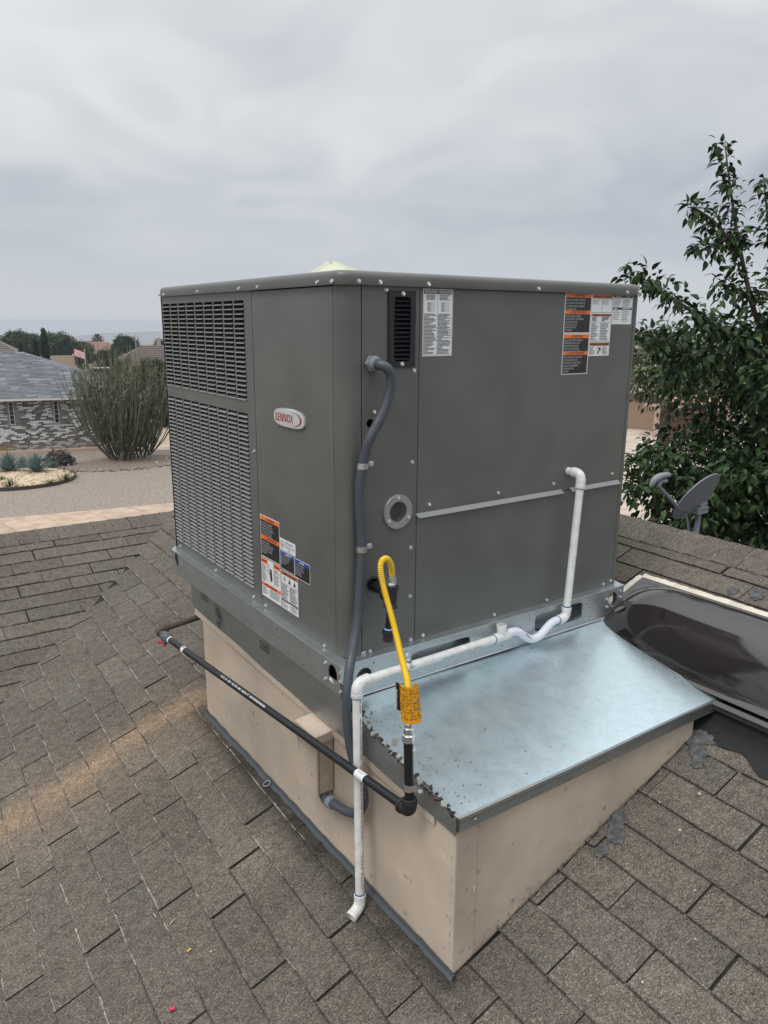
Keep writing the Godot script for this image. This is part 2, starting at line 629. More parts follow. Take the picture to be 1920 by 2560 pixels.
func make_materials() -> void:
	var granule := grain_tex("granule", 512, 0.02, 3, 0.57, 0.75, 30000, 3, 0.95, 0.6)
	mat("shingle", 1.0, 1.0, 1.0, 0.93, 0.0, {"tex": granule, "scale": 1.95, "spec": 0.25, "ntex": bump_tex("granule_bump", 512, 0.22, 2, 5.0), "nscale": 0.8})
	mat("deck", 0.018, 0.016, 0.014, 0.95)
	var paint_tone := grain_tex("paint_tone", 512, 0.008, 5, 0.90, 1.0, 500, 2, 0.06, 0.10)
	var orange_peel := bump_tex("orange_peel", 512, 0.006, 6, 2.2)
	mat("unit_paint", 0.122, 0.124, 0.119, 0.36, 0.0, {"tex": paint_tone, "scale": 0.9, "ntex": orange_peel, "nscale": 0.35, "spec": 0.5})
	mat("lit_unit_paint", 0.27, 0.275, 0.275, 0.42, 0.0, {"spec": 0.55})  # same paint as the cabinet, lightened for sky light on upturned faces
	mat("inside", 0.006, 0.0065, 0.008, 0.8)
	mat("black_plastic", 0.010, 0.011, 0.016, 0.45)
	var spangle := grain_tex("spangle", 512, 0.02, 4, 0.94, 1.0, 2500, 9, 0.03, 0.05)
	var spangle_r := grain_tex("spangle_rough", 512, 0.012, 4, 0.78, 1.0, 900, 12, 0.08, 0.12)
	mat("shaded_galvanized", 0.42, 0.445, 0.445, 0.45, 0.92, {"tex": spangle, "rtex": spangle_r, "scale": 1.7})  # same sheet metal as the cap, its dark roof reflection put in the albedo
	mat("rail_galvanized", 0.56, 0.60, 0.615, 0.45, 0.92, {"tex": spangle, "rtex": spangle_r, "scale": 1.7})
	mat("galvanized", 0.74, 0.875, 0.935, 0.40, 0.92, {"tex": spangle, "rtex": spangle_r, "scale": 1.7})  # bluish sky reflection put into the sloping sheet's albedo
	mat("bright_zinc", 0.66, 0.68, 0.69, 0.30, 0.95)
	mat("screw", 0.74, 0.75, 0.76, 0.28, 0.95)
	var dust := grain_tex("stucco_tone", 512, 0.006, 4, 0.80, 1.0, 700, 4, 0.05, 0.25)
	mat("curb_paint", 0.61, 0.505, 0.405, 0.72, 0.0, {"tex": dust, "scale": 0.55, "ntex": bump_tex("curb_bump", 256, 0.05, 3, 1.2), "nscale": 0.25})
	mat("tar", 0.02, 0.02, 0.021, 0.75, 0.0, {"tex": granule, "scale": 1.55})
	mat("cement", 0.15, 0.15, 0.155, 0.85, 0.0, {"tex": grain_tex("cement_tone", 256, 0.03, 4, 0.5, 1.0, 800, 4, 0.2, 0.4), "scale": 5.0})
	mat("conduit", 0.060, 0.070, 0.086, 0.40)
	mat("fitting_grey", 0.20, 0.225, 0.25, 0.45)
	mat("pvc", 0.76, 0.765, 0.755, 0.30, 0.0, {"tex": grain_tex("pvc_tone", 256, 0.02, 3, 0.86, 1.0, 160, 5, 0.0, 0.18), "scale": 4.0})
	mat("pvc_trap", 0.62, 0.64, 0.72, 0.32)
	mat("primer", 0.012, 0.05, 0.20, 0.4)
	mat("dope", 0.16, 0.40, 0.78, 0.5)
	mat("ink", 1.0, 1.0, 1.0, 0.6)
	mat("black_pipe", 0.008, 0.0085, 0.010, 0.34)
	mat("cast_iron", 0.014, 0.0125, 0.012, 0.6)
	mat("brown_pipe", 0.075, 0.058, 0.046, 0.65)
	mat("hose_yellow", 0.72, 0.47, 0.012, 0.38)
	mat("tag", 1.0, 1.0, 1.0, 0.45)
	mat("label", 1.0, 1.0, 1.0, 0.42)
	mat("badge", 0.62, 0.64, 0.66, 0.28, 0.35)
	mat("red_handle", 0.42, 0.03, 0.02, 0.45)
	mat("film", 0.72, 0.74, 0.56, 0.3, 0.0, {"back": Color(0.7, 0.72, 0.5)})
	mat("acrylic", 0.016, 0.013, 0.012, 0.095, 0.0, {"spec": 0.75})
	mat("bronze_frame", 0.10, 0.095, 0.092, 0.38, 0.3)
	mat("cream_trim", 0.66, 0.60, 0.50, 0.6)
	mat("dish_grey", 0.20, 0.215, 0.25, 0.45)
	mat("leaf", 1.0, 1.0, 1.0, 0.55, 0.0, {"spec": 0.35, "back": Color(0.16, 0.2, 0.06)})
	mat("far_leaf", 1.0, 1.0, 1.0, 0.8, 0.0, {"spec": 0.2})
	mat("bark", 0.10, 0.08, 0.06, 0.9)
	mat("gravel", 0.385, 0.325, 0.272, 0.95, 0.0, {"tex": grain_tex("gravel_tone", 1024, 0.05, 5, 0.66, 1.0, 60000, 4, 0.5, 0.5), "scale": 0.16})
	mat("concrete", 0.56, 0.425, 0.325, 0.85, 0.0, {"tex": grain_tex("concrete_tone", 512, 0.01, 4, 0.82, 1.0, 1500, 3, 0.1, 0.15), "scale": 0.3})
	mat("pale_concrete", 0.58, 0.49, 0.41, 0.85, 0.0, {"tex": grain_tex("concrete_tone", 512, 0.01, 4, 0.82, 1.0, 1500, 3, 0.1, 0.15), "scale": 0.2})
	mat("asphalt", 0.11, 0.108, 0.105, 0.9, 0.0, {"tex": grain_tex("concrete_tone", 512, 0.01, 4, 0.82, 1.0), "scale": 0.3})
	mat("far_ground", 0.30, 0.245, 0.175, 0.95, 0.0, {"tex": grain_tex("gravel_tone", 1024, 0.05, 5, 0.66, 1.0), "scale": 0.03})
	mat("plain", 1.0, 1.0, 1.0, 0.75)
	mat("stone", 1.0, 1.0, 1.0, 0.9)
	mat("glass_dark", 0.02, 0.024, 0.03, 0.12)
	mat("stucco", 0.36, 0.245, 0.175, 0.9, 0.0, {"tex": grain_tex("concrete_tone", 512, 0.01, 4, 0.82, 1.0), "scale": 0.3})

# the terrain falls away gently beyond the near yard
func ground_y(x: float, z: float) -> float:
	var d := Vector2(x - EYE.x, z - EYE.z).length()
	return -5.3 - 0.026 * maxf(d - 48.0, 0.0)

func build_ground() -> void:
	var b := MB.new()
	var radii := [0.0, 8.0, 16.0, 24.0, 32.0, 40.0, 48.0, 56.0, 70.0, 90.0, 120.0, 160.0, 220.0, 320.0, 500.0, 900.0, 1600.0, 2700.0, 5000.0]
	var sec := 72
	for i in radii.size() - 1:
		for k in sec:
			var P := []
			for q in [[i, k], [i + 1, k], [i + 1, k + 1], [i, k + 1]]:
				var a: float = TAU * q[1] / sec
				var r: float = radii[q[0]]
				var x := EYE.x + cos(a) * r
				var z := EYE.z + sin(a) * r
				P.append(Vector3(x, ground_y(x, z) - 0.012, z))
			b.tri(P[0], P[1], P[2], Vector3.UP, Vector3.UP, Vector3.UP)
			if i > 0: b.tri(P[0], P[2], P[3], Vector3.UP, Vector3.UP, Vector3.UP)
	var o := part("ground", b, mats.far_ground, self, "tan dusty ground falling away to the far hills")
	o.set_meta("kind", "structure")
	# gravel yard, as one sheet above
	b = MB.new()
	var pts := [Vector3(-30, 0, -24.2), Vector3(40, 0, -24.2), Vector3(40, 0, -47), Vector3(-30, 0, -47)]
	for p in pts: p.y = -5.3
	b.quad(Vector3(-30, -5.3, -22.9), Vector3(16.5, -5.3, -22.9), Vector3(16.5, -5.3, -47), Vector3(-30, -5.3, -47), Vector3.UP)
	o = part("gravel_yard", b, mats.gravel, self, "grey brown gravel yard between the brick house and the sidewalk")
	o.set_meta("kind", "structure")
	# street and the pale drive seen through the tree
	b = MB.new()
	b.quad(Vector3(-60, -5.42, -22.75), Vector3(24, -5.42, -22.75), Vector3(24, -5.42, -14), Vector3(-60, -5.42, -14), Vector3.UP)
	b.quad(Vector3(-60, -5.42, -22.75), Vector3(24, -5.42, -22.75), Vector3(24, -5.28, -22.75), Vector3(-60, -5.28, -22.75), Vector3(0, 0, 1), Color(1.6, 1.5, 1.4))
	o = part("street", b, mats.asphalt, self, "grey asphalt street beyond the roof edge")
	o.set_meta("kind", "structure")
	b = MB.new()
	b.poly([Vector3(14, -5.27, -23.5), Vector3(25, -5.27, 6), Vector3(60, -5.27, 12), Vector3(60, -5.27, -20), Vector3(41, -5.27, -22), Vector3(38.2, -5.27, -28.0)], Vector3.UP)
	b.poly([Vector3(9.6, -5.285, -36.3), Vector3(16.4, -5.285, -33.6), Vector3(16.4, -5.285, -47), Vector3(13.2, -5.285, -45)], Vector3.UP, Color(0.95, 0.88, 0.84))
	o = part("driveway", b, mats.pale_concrete, self, "pale concrete drive in front of the tan house")
	o.set_meta("kind", "structure")
	# sidewalk slabs
	var sw := thing("sidewalk", "peach concrete sidewalk of square slabs along the gravel yard", "", Vector3(2, -5.28, -23.9))
	sw.set_meta("kind", "structure")
	for i in range(-8, 12):
		var x0 := 1.05 + i * 1.37
		var x1 := x0 + 1.352
		var f := func(x: float) -> float: return -25.3 + 0.17 * clampf(x, -12.0, 14.0)
		b = MB.new()
		var y := -5.235 + rng.randf_range(-0.004, 0.004)
		var tone := rng.randf_range(0.93, 1.04)
		var sk := 0.35
		var A := Vector3(x0, y, -22.78)
		var B := Vector3(x1, y, -22.78)
		var C := Vector3(x1 - sk, y, f.call(x1))
		var D := Vector3(x0 - sk, y, f.call(x0))
		b.quad(A, B, C, D, Vector3.UP, Color(tone, tone, tone))
		for e in [[A, B, Vector3(0, 0, 1)], [B, C, Vector3(1, 0, 0)], [C, D, Vector3(0, 0, -1)], [D, A, Vector3(-1, 0, 0)]]:
			b.quad(e[0], e[1], e[1] + Vector3.DOWN * 0.18, e[0] + Vector3.DOWN * 0.18, e[2], Color(tone, tone, tone))
		part("slab", b, mats.concrete, sw)

# ------------------------------------------------------------------ the roof of our house
const MS := 0.375      # pitch of the slope under the unit, rising along +x
const WS := 0.3947     # pitch of the wing behind it, rising along -z
func main_pt(x: float, z: float, h := 0.0) -> Vector3:
	return Vector3(x, -0.66 + MS * x, z) + Vector3(-MS, 1, 0).normalized() * h
func wing_pt(x: float, z: float, h := 0.0) -> Vector3:
	return Vector3(x, -0.66 - WS * (z + 2.86), z) + Vector3(0, 1, WS).normalized() * h

func to_pixel(p: Vector3) -> Vector3:     # place in a 1920 x 2560 frame and depth, to know what is in view
	var b := Basis.from_euler(Vector3(-0.2440973, -0.6063537, 0.0056238))
	var q := b.inverse() * (p - EYE)
	if q.z > -0.1: return Vector3(-9999, -9999, -1)
	return Vector3(960 + 1900 * q.x / -q.z, 1280 - 1900 * q.y / -q.z, -q.z)

func behind_unit(p: Vector3) -> bool:
	return AABB(Vector3(0.03, -0.7, -1.40), Vector3(1.15, 1.75, 1.36)).intersects_segment(EYE, p) != null \
		or AABB(Vector3(0.0, -0.66, -1.06), Vector3(0.94, 0.4, 1.60)).intersects_segment(EYE, p) != null

var stain_n: FastNoiseLite
var tone_n: FastNoiseLite
func roof_tone(p: Vector3, base: Color) -> Color:
	var t := 1.0 + 0.16 * tone_n.get_noise_2d(p.x * 1.0, p.z * 1.0)
	var c := Color(base.r * t, base.g * t, base.b * t)
	# old tar soaked into the shingles along the foot of the curb
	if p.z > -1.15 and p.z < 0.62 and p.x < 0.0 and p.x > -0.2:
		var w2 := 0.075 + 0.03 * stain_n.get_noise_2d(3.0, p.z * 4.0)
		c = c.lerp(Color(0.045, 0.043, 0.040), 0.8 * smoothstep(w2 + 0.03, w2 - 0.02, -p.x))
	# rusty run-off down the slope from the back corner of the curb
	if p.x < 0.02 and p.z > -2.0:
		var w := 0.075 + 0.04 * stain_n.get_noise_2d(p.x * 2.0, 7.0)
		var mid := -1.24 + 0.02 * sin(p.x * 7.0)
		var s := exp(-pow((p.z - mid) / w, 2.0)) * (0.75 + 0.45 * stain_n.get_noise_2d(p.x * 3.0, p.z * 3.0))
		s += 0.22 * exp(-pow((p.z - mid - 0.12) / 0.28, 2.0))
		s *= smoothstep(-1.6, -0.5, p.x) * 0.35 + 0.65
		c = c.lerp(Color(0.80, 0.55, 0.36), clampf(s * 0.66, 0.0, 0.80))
		# a paler patch on the slope
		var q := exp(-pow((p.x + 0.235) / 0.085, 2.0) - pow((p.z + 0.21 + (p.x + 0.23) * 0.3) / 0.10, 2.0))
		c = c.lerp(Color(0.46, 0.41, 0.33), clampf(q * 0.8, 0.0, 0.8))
	return c

# one shingle on a slope; f maps (up the slope, along the course, height) to a place
func shingle(f: Callable, up: Vector3, u0: float, u1: float, w0: float, w1: float, base: Color, pale: float, fine := true) -> MB:
	var b := MB.new()
	var nu := 2 if fine else 1
	var nw := 5 if fine else 1
	var lift := rng.randf_range(-0.0008, 0.0012)
	var skew := rng.randf_range(-0.0025, 0.0025)
	var P := func(i: float, j: float) -> Vector3:
		var u := lerpf(u0 + skew * (j - 0.5) + (0.001 * sin(j * 9.0 + w0 * 31.0)), u1, i)
		return f.call(u, lerpf(w0, w1, j), lerpf(0.0072 + lift, 0.0012, i))
	var rim := 0.0040 / maxf(absf(u1 - u0), 1e-4)
	var rows := [0.0, rim, 0.5, 1.0] if fine else [0.0, 1.0]
	var edge := []
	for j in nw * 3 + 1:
		var pale_edge := rng.randf() < pale  # pale dashes are worn edges baring the limestone filler
		edge.append(Color(0.60, 0.57, 0.51) * rng.randf_range(0.6, 1.3) if pale_edge else Color(base.r * 0.55, base.g * 0.55, base.b * 0.55))
	for i in rows.size() - 1:
		for j in nw:
			var a: Vector3 = P.call(rows[i], float(j) / nw)
			var c: Vector3 = P.call(rows[i], float(j + 1) / nw)
			var d: Vector3 = P.call(rows[i + 1], float(j + 1) / nw)
			var e: Vector3 = P.call(rows[i + 1], float(j) / nw)
			var n := up
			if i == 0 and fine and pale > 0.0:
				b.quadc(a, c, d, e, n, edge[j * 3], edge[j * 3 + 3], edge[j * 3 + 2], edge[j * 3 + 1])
			else:
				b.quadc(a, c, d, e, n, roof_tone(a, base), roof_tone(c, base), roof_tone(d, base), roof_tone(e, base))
	# butt and two ends
	var front := (P.call(0.0, 0.5) - P.call(1.0, 0.5) as Vector3).normalized()
	var nn := nw * 3 if fine else 1
	for j in nn:
		var a: Vector3 = P.call(0.0, float(j) / nn)
		var c: Vector3 = P.call(0.0, float(j + 1) / nn)
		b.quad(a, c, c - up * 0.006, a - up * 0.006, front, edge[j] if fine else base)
	for s in [0.0, 1.0]:
		var a: Vector3 = P.call(0.0, s)
		var c: Vector3 = P.call(1.0, s)
		var out := (P.call(0.0, s) - P.call(0.0, 0.5) as Vector3).normalized()
		b.quad(a, c, c - up * 0.001, a - up * 0.006, out, Color(base.r * 0.6, base.g * 0.6, base.b * 0.6))
	return b

func shingle_colour() -> Color:
	var k := rng.randf_range(0.93, 1.12)
	var c := Color(0.300, 0.262, 0.222)
	var r := rng.randf()
	if r < 0.16: c = Color(0.292, 0.250, 0.215)
	elif r < 0.30: c = Color(0.288, 0.255, 0.220)
	elif r < 0.36: c = Color(0.316, 0.284, 0.240)
	return Color(c.r * k, c.g * k, c.b * k)

func build_house() -> void:
	stain_n = noise(77, 1.3, 3)
	tone_n = noise(78, 1.1, 3)
	var house := thing("shingled_house", "house under our feet with grey brown three tab shingle roof", "house", Vector3(0, -5.3, 0))
	var main_n := Vector3(-MS, 1, 0).normalized()
	var wing_n := Vector3(0, 1, WS).normalized()
	var main := MB.new()
	main.quad(main_pt(-3.6, 5.0, -0.001), main_pt(1.93, 5.0, -0.001), main_pt(1.93, -3.62, -0.001), main_pt(-3.6, -3.62, -0.001), main_n)
	var slope := part("roof_slope", main, mats.deck, house, "slope that carries the unit, rising to the right-hand ridge")
	var back := MB.new()
	back.quad(wing_pt(-7.0, -3.575, -0.001), wing_pt(0.9, -3.575, -0.001), wing_pt(0.9, -2.2, -0.001), wing_pt(-7.0, -2.2, -0.001), wing_n)
	back.quad(wing_pt(-7.0, -2.2, -0.001), wing_pt(-0.6, -2.2, -0.001), wing_pt(-0.6, 4.5, -0.001), wing_pt(-7.0, 4.5, -0.001), wing_n)
	var wing := part("roof_slope", back, mats.deck, house, "slope of the wing beyond the valley, with its ridge by the street")
	# the far sides of both ridges and the walls under the eaves
	var far := MB.new()
	var r0 := main_pt(1.93, 5.0, -0.001)
	var r1 := main_pt(1.93, -3.62, -0.001)
	far.quad(r0, r1, Vector3(4.4, r1.y - 0.93, -3.62), Vector3(4.4, r0.y - 0.93, 5.0), Vector3(MS, 1, 0).normalized(), Color(0.26, 0.235, 0.20))
	var w0 := wing_pt(-7.0, -3.575, -0.001)
	var w1 := wing_pt(0.76, -3.575, -0.001)
	far.quad(w0, w1, Vector3(0.76, w1.y - 1.0, -6.1), Vector3(-7.0, w0.y - 1.0, -6.1), Vector3(0, 1, -WS).normalized(), Color(0.26, 0.235, 0.20))
	far.quad(main_pt(0.70, -3.62, -0.001), r1, Vector3(4.4, r1.y - 0.93, -3.64), Vector3(0.70, r1.y - 1.6, -3.64), Vector3(0, 0.2, -1).normalized(), Color(0.26, 0.235, 0.20))
	part("far_slope", far, mats.shingle, house)
	var walls := MB.new()
	walls.box(Vector3(0.2, -3.7, -0.4), Vector3(7.2, 3.2, 9.8))
	walls.box(Vector3(-3.4, -3.75, -4.0), Vector3(6.6, 3.1, 3.6))
	part("wall", walls, mats.stucco, house)

	# main slope: courses run along z
	var cand := []
	var mf := func(u: float, w: float, h: float) -> Vector3: return main_pt(u - 0.023 * (w - 0.75), w, h)
	for k in range(-31, 18):
		var u0 := 0.02 + 0.1125 * (k - 1)
		var u1 := u0 + 0.1185
		var drift := 0.024 * maxf(0.0, 2.2 - k)
		var ph := 0.747 + 0.1485 * (8 - k) - drift
		if u1 > 1.90: u1 = 1.90
		var jmin := int(floor((-3.8 - ph) / 0.297))
		for j in range(jmin, jmin + 38):
			var a := ph + j * 0.297 + rng.randf_range(-0.004, 0.004)
			var c := a + 0.297 - rng.randf_range(0.0035, 0.0065)
			var m := main_pt((u0 + u1) * 0.5, (a + c) * 0.5)
			if a < -3.60 or a > 5.0: continue
			if m.x + 1.0525 * (m.z + 2.86) < -0.17: continue                       # under the wing
			if m.x > 0.06 and m.x < 0.88 and m.z > -1.0 and m.z < 0.42: continue       # inside the curb
			if m.x > 1.16 and m.x < 1.44 and m.z > 0.1 and m.z < 1.2: continue         # under the skylight
			var px := to_pixel(m)
			var seen := px.x > -50 and px.x < 1970 and px.y > 900 and px.y < 2600 and not behind_unit(m)
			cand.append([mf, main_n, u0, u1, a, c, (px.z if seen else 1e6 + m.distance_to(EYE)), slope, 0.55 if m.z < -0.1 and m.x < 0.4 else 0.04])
	# wing: courses run along x
	var wf := func(u: float, w: float, h: float) -> Vector3: return wing_pt(w, -u, h)
	for k in range(-60, 10):
		var u0 := 2.423 + 0.1047 * k          # butt line, up the slope is -z
		var u1 := u0 + 0.1105
		if u0 > 3.44: continue
		var odd := posmod(8 - k, 2)
		for j in range(-25, 6):
			var a := -0.29 + 0.147 * odd + 0.296 * j + rng.randf_range(-0.004, 0.004)
			var c := a + 0.296 - rng.randf_range(0.0035, 0.0065)
			var m := wing_pt((a + c) * 0.5, -(u0 + u1) * 0.5)
			if m.x + 1.0525 * (m.z + 2.86) > 0.17 or u0 < -4.4: continue
			var px := to_pixel(m)
			var seen := px.x > -50 and px.x < 1970 and px.y > 900 and px.y < 2600 and not behind_unit(m)
			cand.append([wf, wing_n, u0, u1, a, c, (px.z if seen else 1e6 + m.distance_to(EYE)), wing, 0.06])
	var count := {slope: 0, wing: 0}
	var rest := {slope: MB.new(), wing: MB.new()}
	cand.sort_custom(func(p, q): return p[6] < q[6])
	for s in cand:
		var near: bool = s[6] < 1e6
		var col := shingle_colour()
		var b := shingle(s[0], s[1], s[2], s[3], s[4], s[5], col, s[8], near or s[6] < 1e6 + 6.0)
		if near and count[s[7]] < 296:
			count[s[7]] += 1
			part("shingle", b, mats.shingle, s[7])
		else:
			rest[s[7]].add(b, Transform3D.IDENTITY)
	for s in rest:
		part("shingles", rest[s], mats.shingle, s, "", "stuff")
	# ridge caps
	ridge(slope, func(w: float, side: float, d: float, h: float) -> Vector3:
		var p := main_pt(1.932, w)
		return Vector3(p.x + side * d * 0.94, p.y - absf(d) * MS * 0.94, p.z) + Vector3.UP * h, -3.6, 5.0, 0.118, 0.165, -1.0)
	ridge(wing, func(w: float, side: float, d: float, h: float) -> Vector3:
		var p := wing_pt(w, -3.567)
		return Vector3(p.x, p.y - absf(d) * WS * 0.93, p.z - side * d * 0.93) + Vector3.UP * h, -7.0, 0.80, 0.121, 0.148, -1.0)

func ridge(slope: Node3D, f: Callable, from: float, to: float, step: float, wide: float, _way: float) -> void:
	var rest := MB.new()
	var w := from
	while w < to:
		var b := MB.new()
		var col := shingle_colour()
		var l := step + 0.03
		for side in [-1.0, 1.0]:
			for k in 3:
				var d0 := wide * k / 3.0
				var d1 := wide * (k + 1) / 3.0
				var drop := 0.004 if k == 0 else 0.0
				var a: Vector3 = f.call(w, side, d0, 0.012 - drop)
				var c: Vector3 = f.call(w + l, side, d0, 0.006 - drop)
				var e: Vector3 = f.call(w + l, side, d1, 0.006)
				var g: Vector3 = f.call(w, side, d1, 0.012)
				var n := (c - a).cross(g - a).normalized()
				if n.y < 0: n = -n
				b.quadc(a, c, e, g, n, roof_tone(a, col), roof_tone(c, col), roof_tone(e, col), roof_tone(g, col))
				var pale_edge := Color(0.45, 0.43, 0.39) if rng.randf() < 0.55 else Color(col.r * 0.5, col.g * 0.5, col.b * 0.5)  # some cap edges whitish, the rest dark
				b.quad(a, g, g - Vector3.UP * 0.007, a - Vector3.UP * 0.007, (a - c).normalized(), pale_edge)
				b.quad(a + Vector3.UP * 0.0004, g + Vector3.UP * 0.0004, g.lerp(e, 0.02) + Vector3.UP * 0.0004, a.lerp(c, 0.02) + Vector3.UP * 0.0004, n, pale_edge)
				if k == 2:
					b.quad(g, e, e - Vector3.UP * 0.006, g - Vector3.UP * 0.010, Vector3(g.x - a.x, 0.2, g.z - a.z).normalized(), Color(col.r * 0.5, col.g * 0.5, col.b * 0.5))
		var px := to_pixel(f.call(w, -1.0, 0.05, 0.0))
		if px.x > -60 and px.x < 1980 and not behind_unit(f.call(w, -1.0, 0.05, 0.0)):
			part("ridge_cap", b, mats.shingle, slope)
		else:
			rest.add(b, Transform3D.IDENTITY)
		w += step
	part("ridge_caps", rest, mats.shingle, slope, "", "stuff")

# ------------------------------------------------------------------ the curb and its sheet-metal cap
func build_curb() -> void:
	var curb := thing("roof_curb", "beige painted sheet metal curb carrying the unit on the roof slope", "roof curb", Vector3(0, -0.66, 0))
	var L := Vector3(-1, 0, 0)
	var F := Vector3(0, 0, 1)
	# left side
	var b := MB.new()
	var N := 18
	for i in N:
		var z0 := lerpf(-1.095, 0.558, float(i) / N)
		var z1 := lerpf(-1.095, 0.558, float(i + 1) / N)
		var y0 := -0.672 - 0.004 * sin(z0 * 5.0) - 0.012 * smoothstep(-0.6, 0.2, z0)
		var y1 := -0.672 - 0.004 * sin(z1 * 5.0) - 0.012 * smoothstep(-0.6, 0.2, z1)
		var x0 := -0.020 + 0.0015 * sin(z0 * 8.0)
		var x1 := -0.020 + 0.0015 * sin(z1 * 8.0)
		b.quad(Vector3(x0, y0, z0), Vector3(x1, y1, z1), Vector3(x1, minf(-0.16, -0.126 - 0.141 * z1), z1), Vector3(x0, minf(-0.16, -0.126 - 0.141 * z0), z0), L)
	part("side_panel", b, mats.curb_paint, curb)
	b = MB.new()
	b.quad(Vector3(0.955, -0.32, -1.095), Vector3(0.955, -0.32, 0.558), Vector3(0.955, -0.205, 0.558), Vector3(0.955, -0.135, -1.095), Vector3(1, 0, 0))
	b.quad(Vector3(-0.020, -0.70, -1.096), Vector3(0.955, -0.34, -1.096), Vector3(0.955, -0.12, -1.096), Vector3(-0.020, -0.12, -1.096), Vector3(0, 0, -1))
	b.quad(Vector3(-0.02, -0.165, -1.095), Vector3(0.955, -0.165, -1.095), Vector3(0.955, -0.165, 0.10), Vector3(-0.02, -0.165, 0.10), Vector3.UP, Color(0.1, 0.1, 0.1))
	part("rear_panel", b, mats.curb_paint, curb)
	b = MB.new()
	for i in N:
		var x0 := lerpf(0.0, 0.93, float(i) / N)
		var x1 := lerpf(0.0, 0.93, float(i + 1) / N)
		var z0 := 0.560 + 0.0012 * sin(x0 * 9.0)
		var z1 := 0.560 + 0.0012 * sin(x1 * 9.0)
		b.quad(Vector3(x0, -0.672 + MS * x0, z0), Vector3(x1, -0.672 + MS * x1, z1), Vector3(x1, -0.205, z1), Vector3(x0, -0.205, z0), F)
	part("front_panel", b, mats.curb_paint, curb)
	# folded corner sheets standing proud
	b = MB.new()
	b.box(Vector3(0.0125, -0.445, 0.5615), Vector3(0.067, 0.50, 0.0028), Basis.IDENTITY, Color.WHITE, 0.0008)
	b.box(Vector3(-0.0218, -0.445, 0.545), Vector3(0.0028, 0.50, 0.034), Basis.IDENTITY, Color.WHITE, 0.0008)
	part("corner_flange", b, mats.curb_paint, curb)
	b = MB.new()
	b.box(Vector3(0.942, -0.27, 0.5618), Vector3(0.028, 0.12, 0.0030), Basis.IDENTITY, Color.WHITE, 0.0008)
	b.box(Vector3(0.926, -0.27, 0.5600), Vector3(0.003, 0.12, 0.0020), Basis.IDENTITY, Color(0.08, 0.07, 0.06))
	part("corner_flange", b, mats.curb_paint, curb)
	b = MB.new()
	b.bar(Vector3(-0.0255, -0.216, -1.165), Vector3(-0.0255, -0.252, 0.48), 0.005, 0.028, Vector3.UP, Color(1.06, 1.04, 1.0), 0.001)
	b.bar(Vector3(0.05, -0.243, 0.5625), Vector3(0.92, -0.243, 0.5625), 0.005, 0.016, Vector3.UP, Color(1.06, 1.04, 1.0), 0.001)
	part("trim_strip", b, mats.curb_paint, curb)
	# chips and splashes low on the front, as the photo shows them
	b = MB.new()
	for i in 120:
		var x := rng.randf_range(0.03, 0.90)
		var up := absf(rng.randfn(0.0, 0.028)) + 0.006
		var y := -0.672 + MS * x + up
		if y > -0.26: continue
		var s := rng.randf_range(0.0010, 0.0030)
		var a := rng.randf_range(0.9, 1.5)
		var d := Vector3(cos(a), sin(a), 0) * s * rng.randf_range(1.0, 3.0)
		var e := Vector3(-sin(a), cos(a), 0) * s * 0.5
		b.quad(Vector3(x, y, 0.5632) - d - e, Vector3(x, y, 0.5632) + d - e, Vector3(x, y, 0.5632) + d + e, Vector3(x, y, 0.5632) - d + e, F, Color(0.20, 0.15, 0.11) if rng.randf() < 0.6 else Color(0.45, 0.42, 0.38))
	part("paint_chips", b, mats.stone, curb, "", "stuff")
	b = MB.new()
	for i in 40:
		var y := rng.randf_range(-0.66, -0.28)
		var s := rng.randf_range(0.0008, 0.0022)
		b.quad(Vector3(-0.0236, y - s, 0.548), Vector3(-0.0236, y - s, 0.548 + s), Vector3(-0.0236, y + s * 2.0, 0.549 + s), Vector3(-0.0236, y + s * 2.0, 0.549), L, Color(0.28, 0.22, 0.17))
	part("corner_chips", b, mats.stone, curb, "", "stuff")
	# blob of paint on the corner seam
	b = MB.new()
	for i in 6:
		b.box(Vector3(0.042 + rng.randf_range(-0.004, 0.006), -0.425 - i * 0.0035, 0.564), Vector3(0.006, 0.004, 0.003), Basis.from_euler(Vector3(0, 0, rng.randf())), Color(1.1, 1.1, 1.1), 0.001)
	part("paint_blob", b, mats.curb_paint, curb)
	# bead of sealant and the dark tar on the shingles along the foot
	b = MB.new()
	var prev := []
	for i in 60:
		var z := lerpf(-1.11, 0.575, i / 59.0)
		var wob := 0.0014 * sin(z * 17.0) + 0.0018 * sin(z * 61.0) + rng.randf_range(-0.0012, 0.0012)
		var r := [Vector3(-0.0235, -0.652 + wob * 1.2, z), main_pt(-0.0265, z, 0.012 + wob * 0.6), main_pt(-0.036 + wob, z, 0.0065)]
		if i > 0:
			b.quad(prev[0], r[0], r[1], prev[1], Vector3(-0.9, 0.4, 0).normalized())
			b.quad(prev[1], r[1], r[2], prev[2], Vector3(-0.5, 0.85, 0).normalized())
		prev = r
	part("sealant_bead", b, mat("sealant_grey", 0.052, 0.060, 0.070, 0.6), curb)
	b = MB.new()
	prev = []
	for i in 60:
		var x := lerpf(-0.02, 0.93, i / 59.0)
		var wob := 0.0015 * sin(x * 19.0) + 0.0020 * sin(x * 53.0) + rng.randf_range(-0.0015, 0.0015)
		var r := [Vector3(x, -0.658 + MS * x + wob, 0.563), main_pt(x, 0.569 + wob, 0.009)]
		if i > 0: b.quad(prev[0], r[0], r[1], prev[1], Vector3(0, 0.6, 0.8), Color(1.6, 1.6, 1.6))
		prev = r
	part("sealant_bead", b, mats.tar, curb)
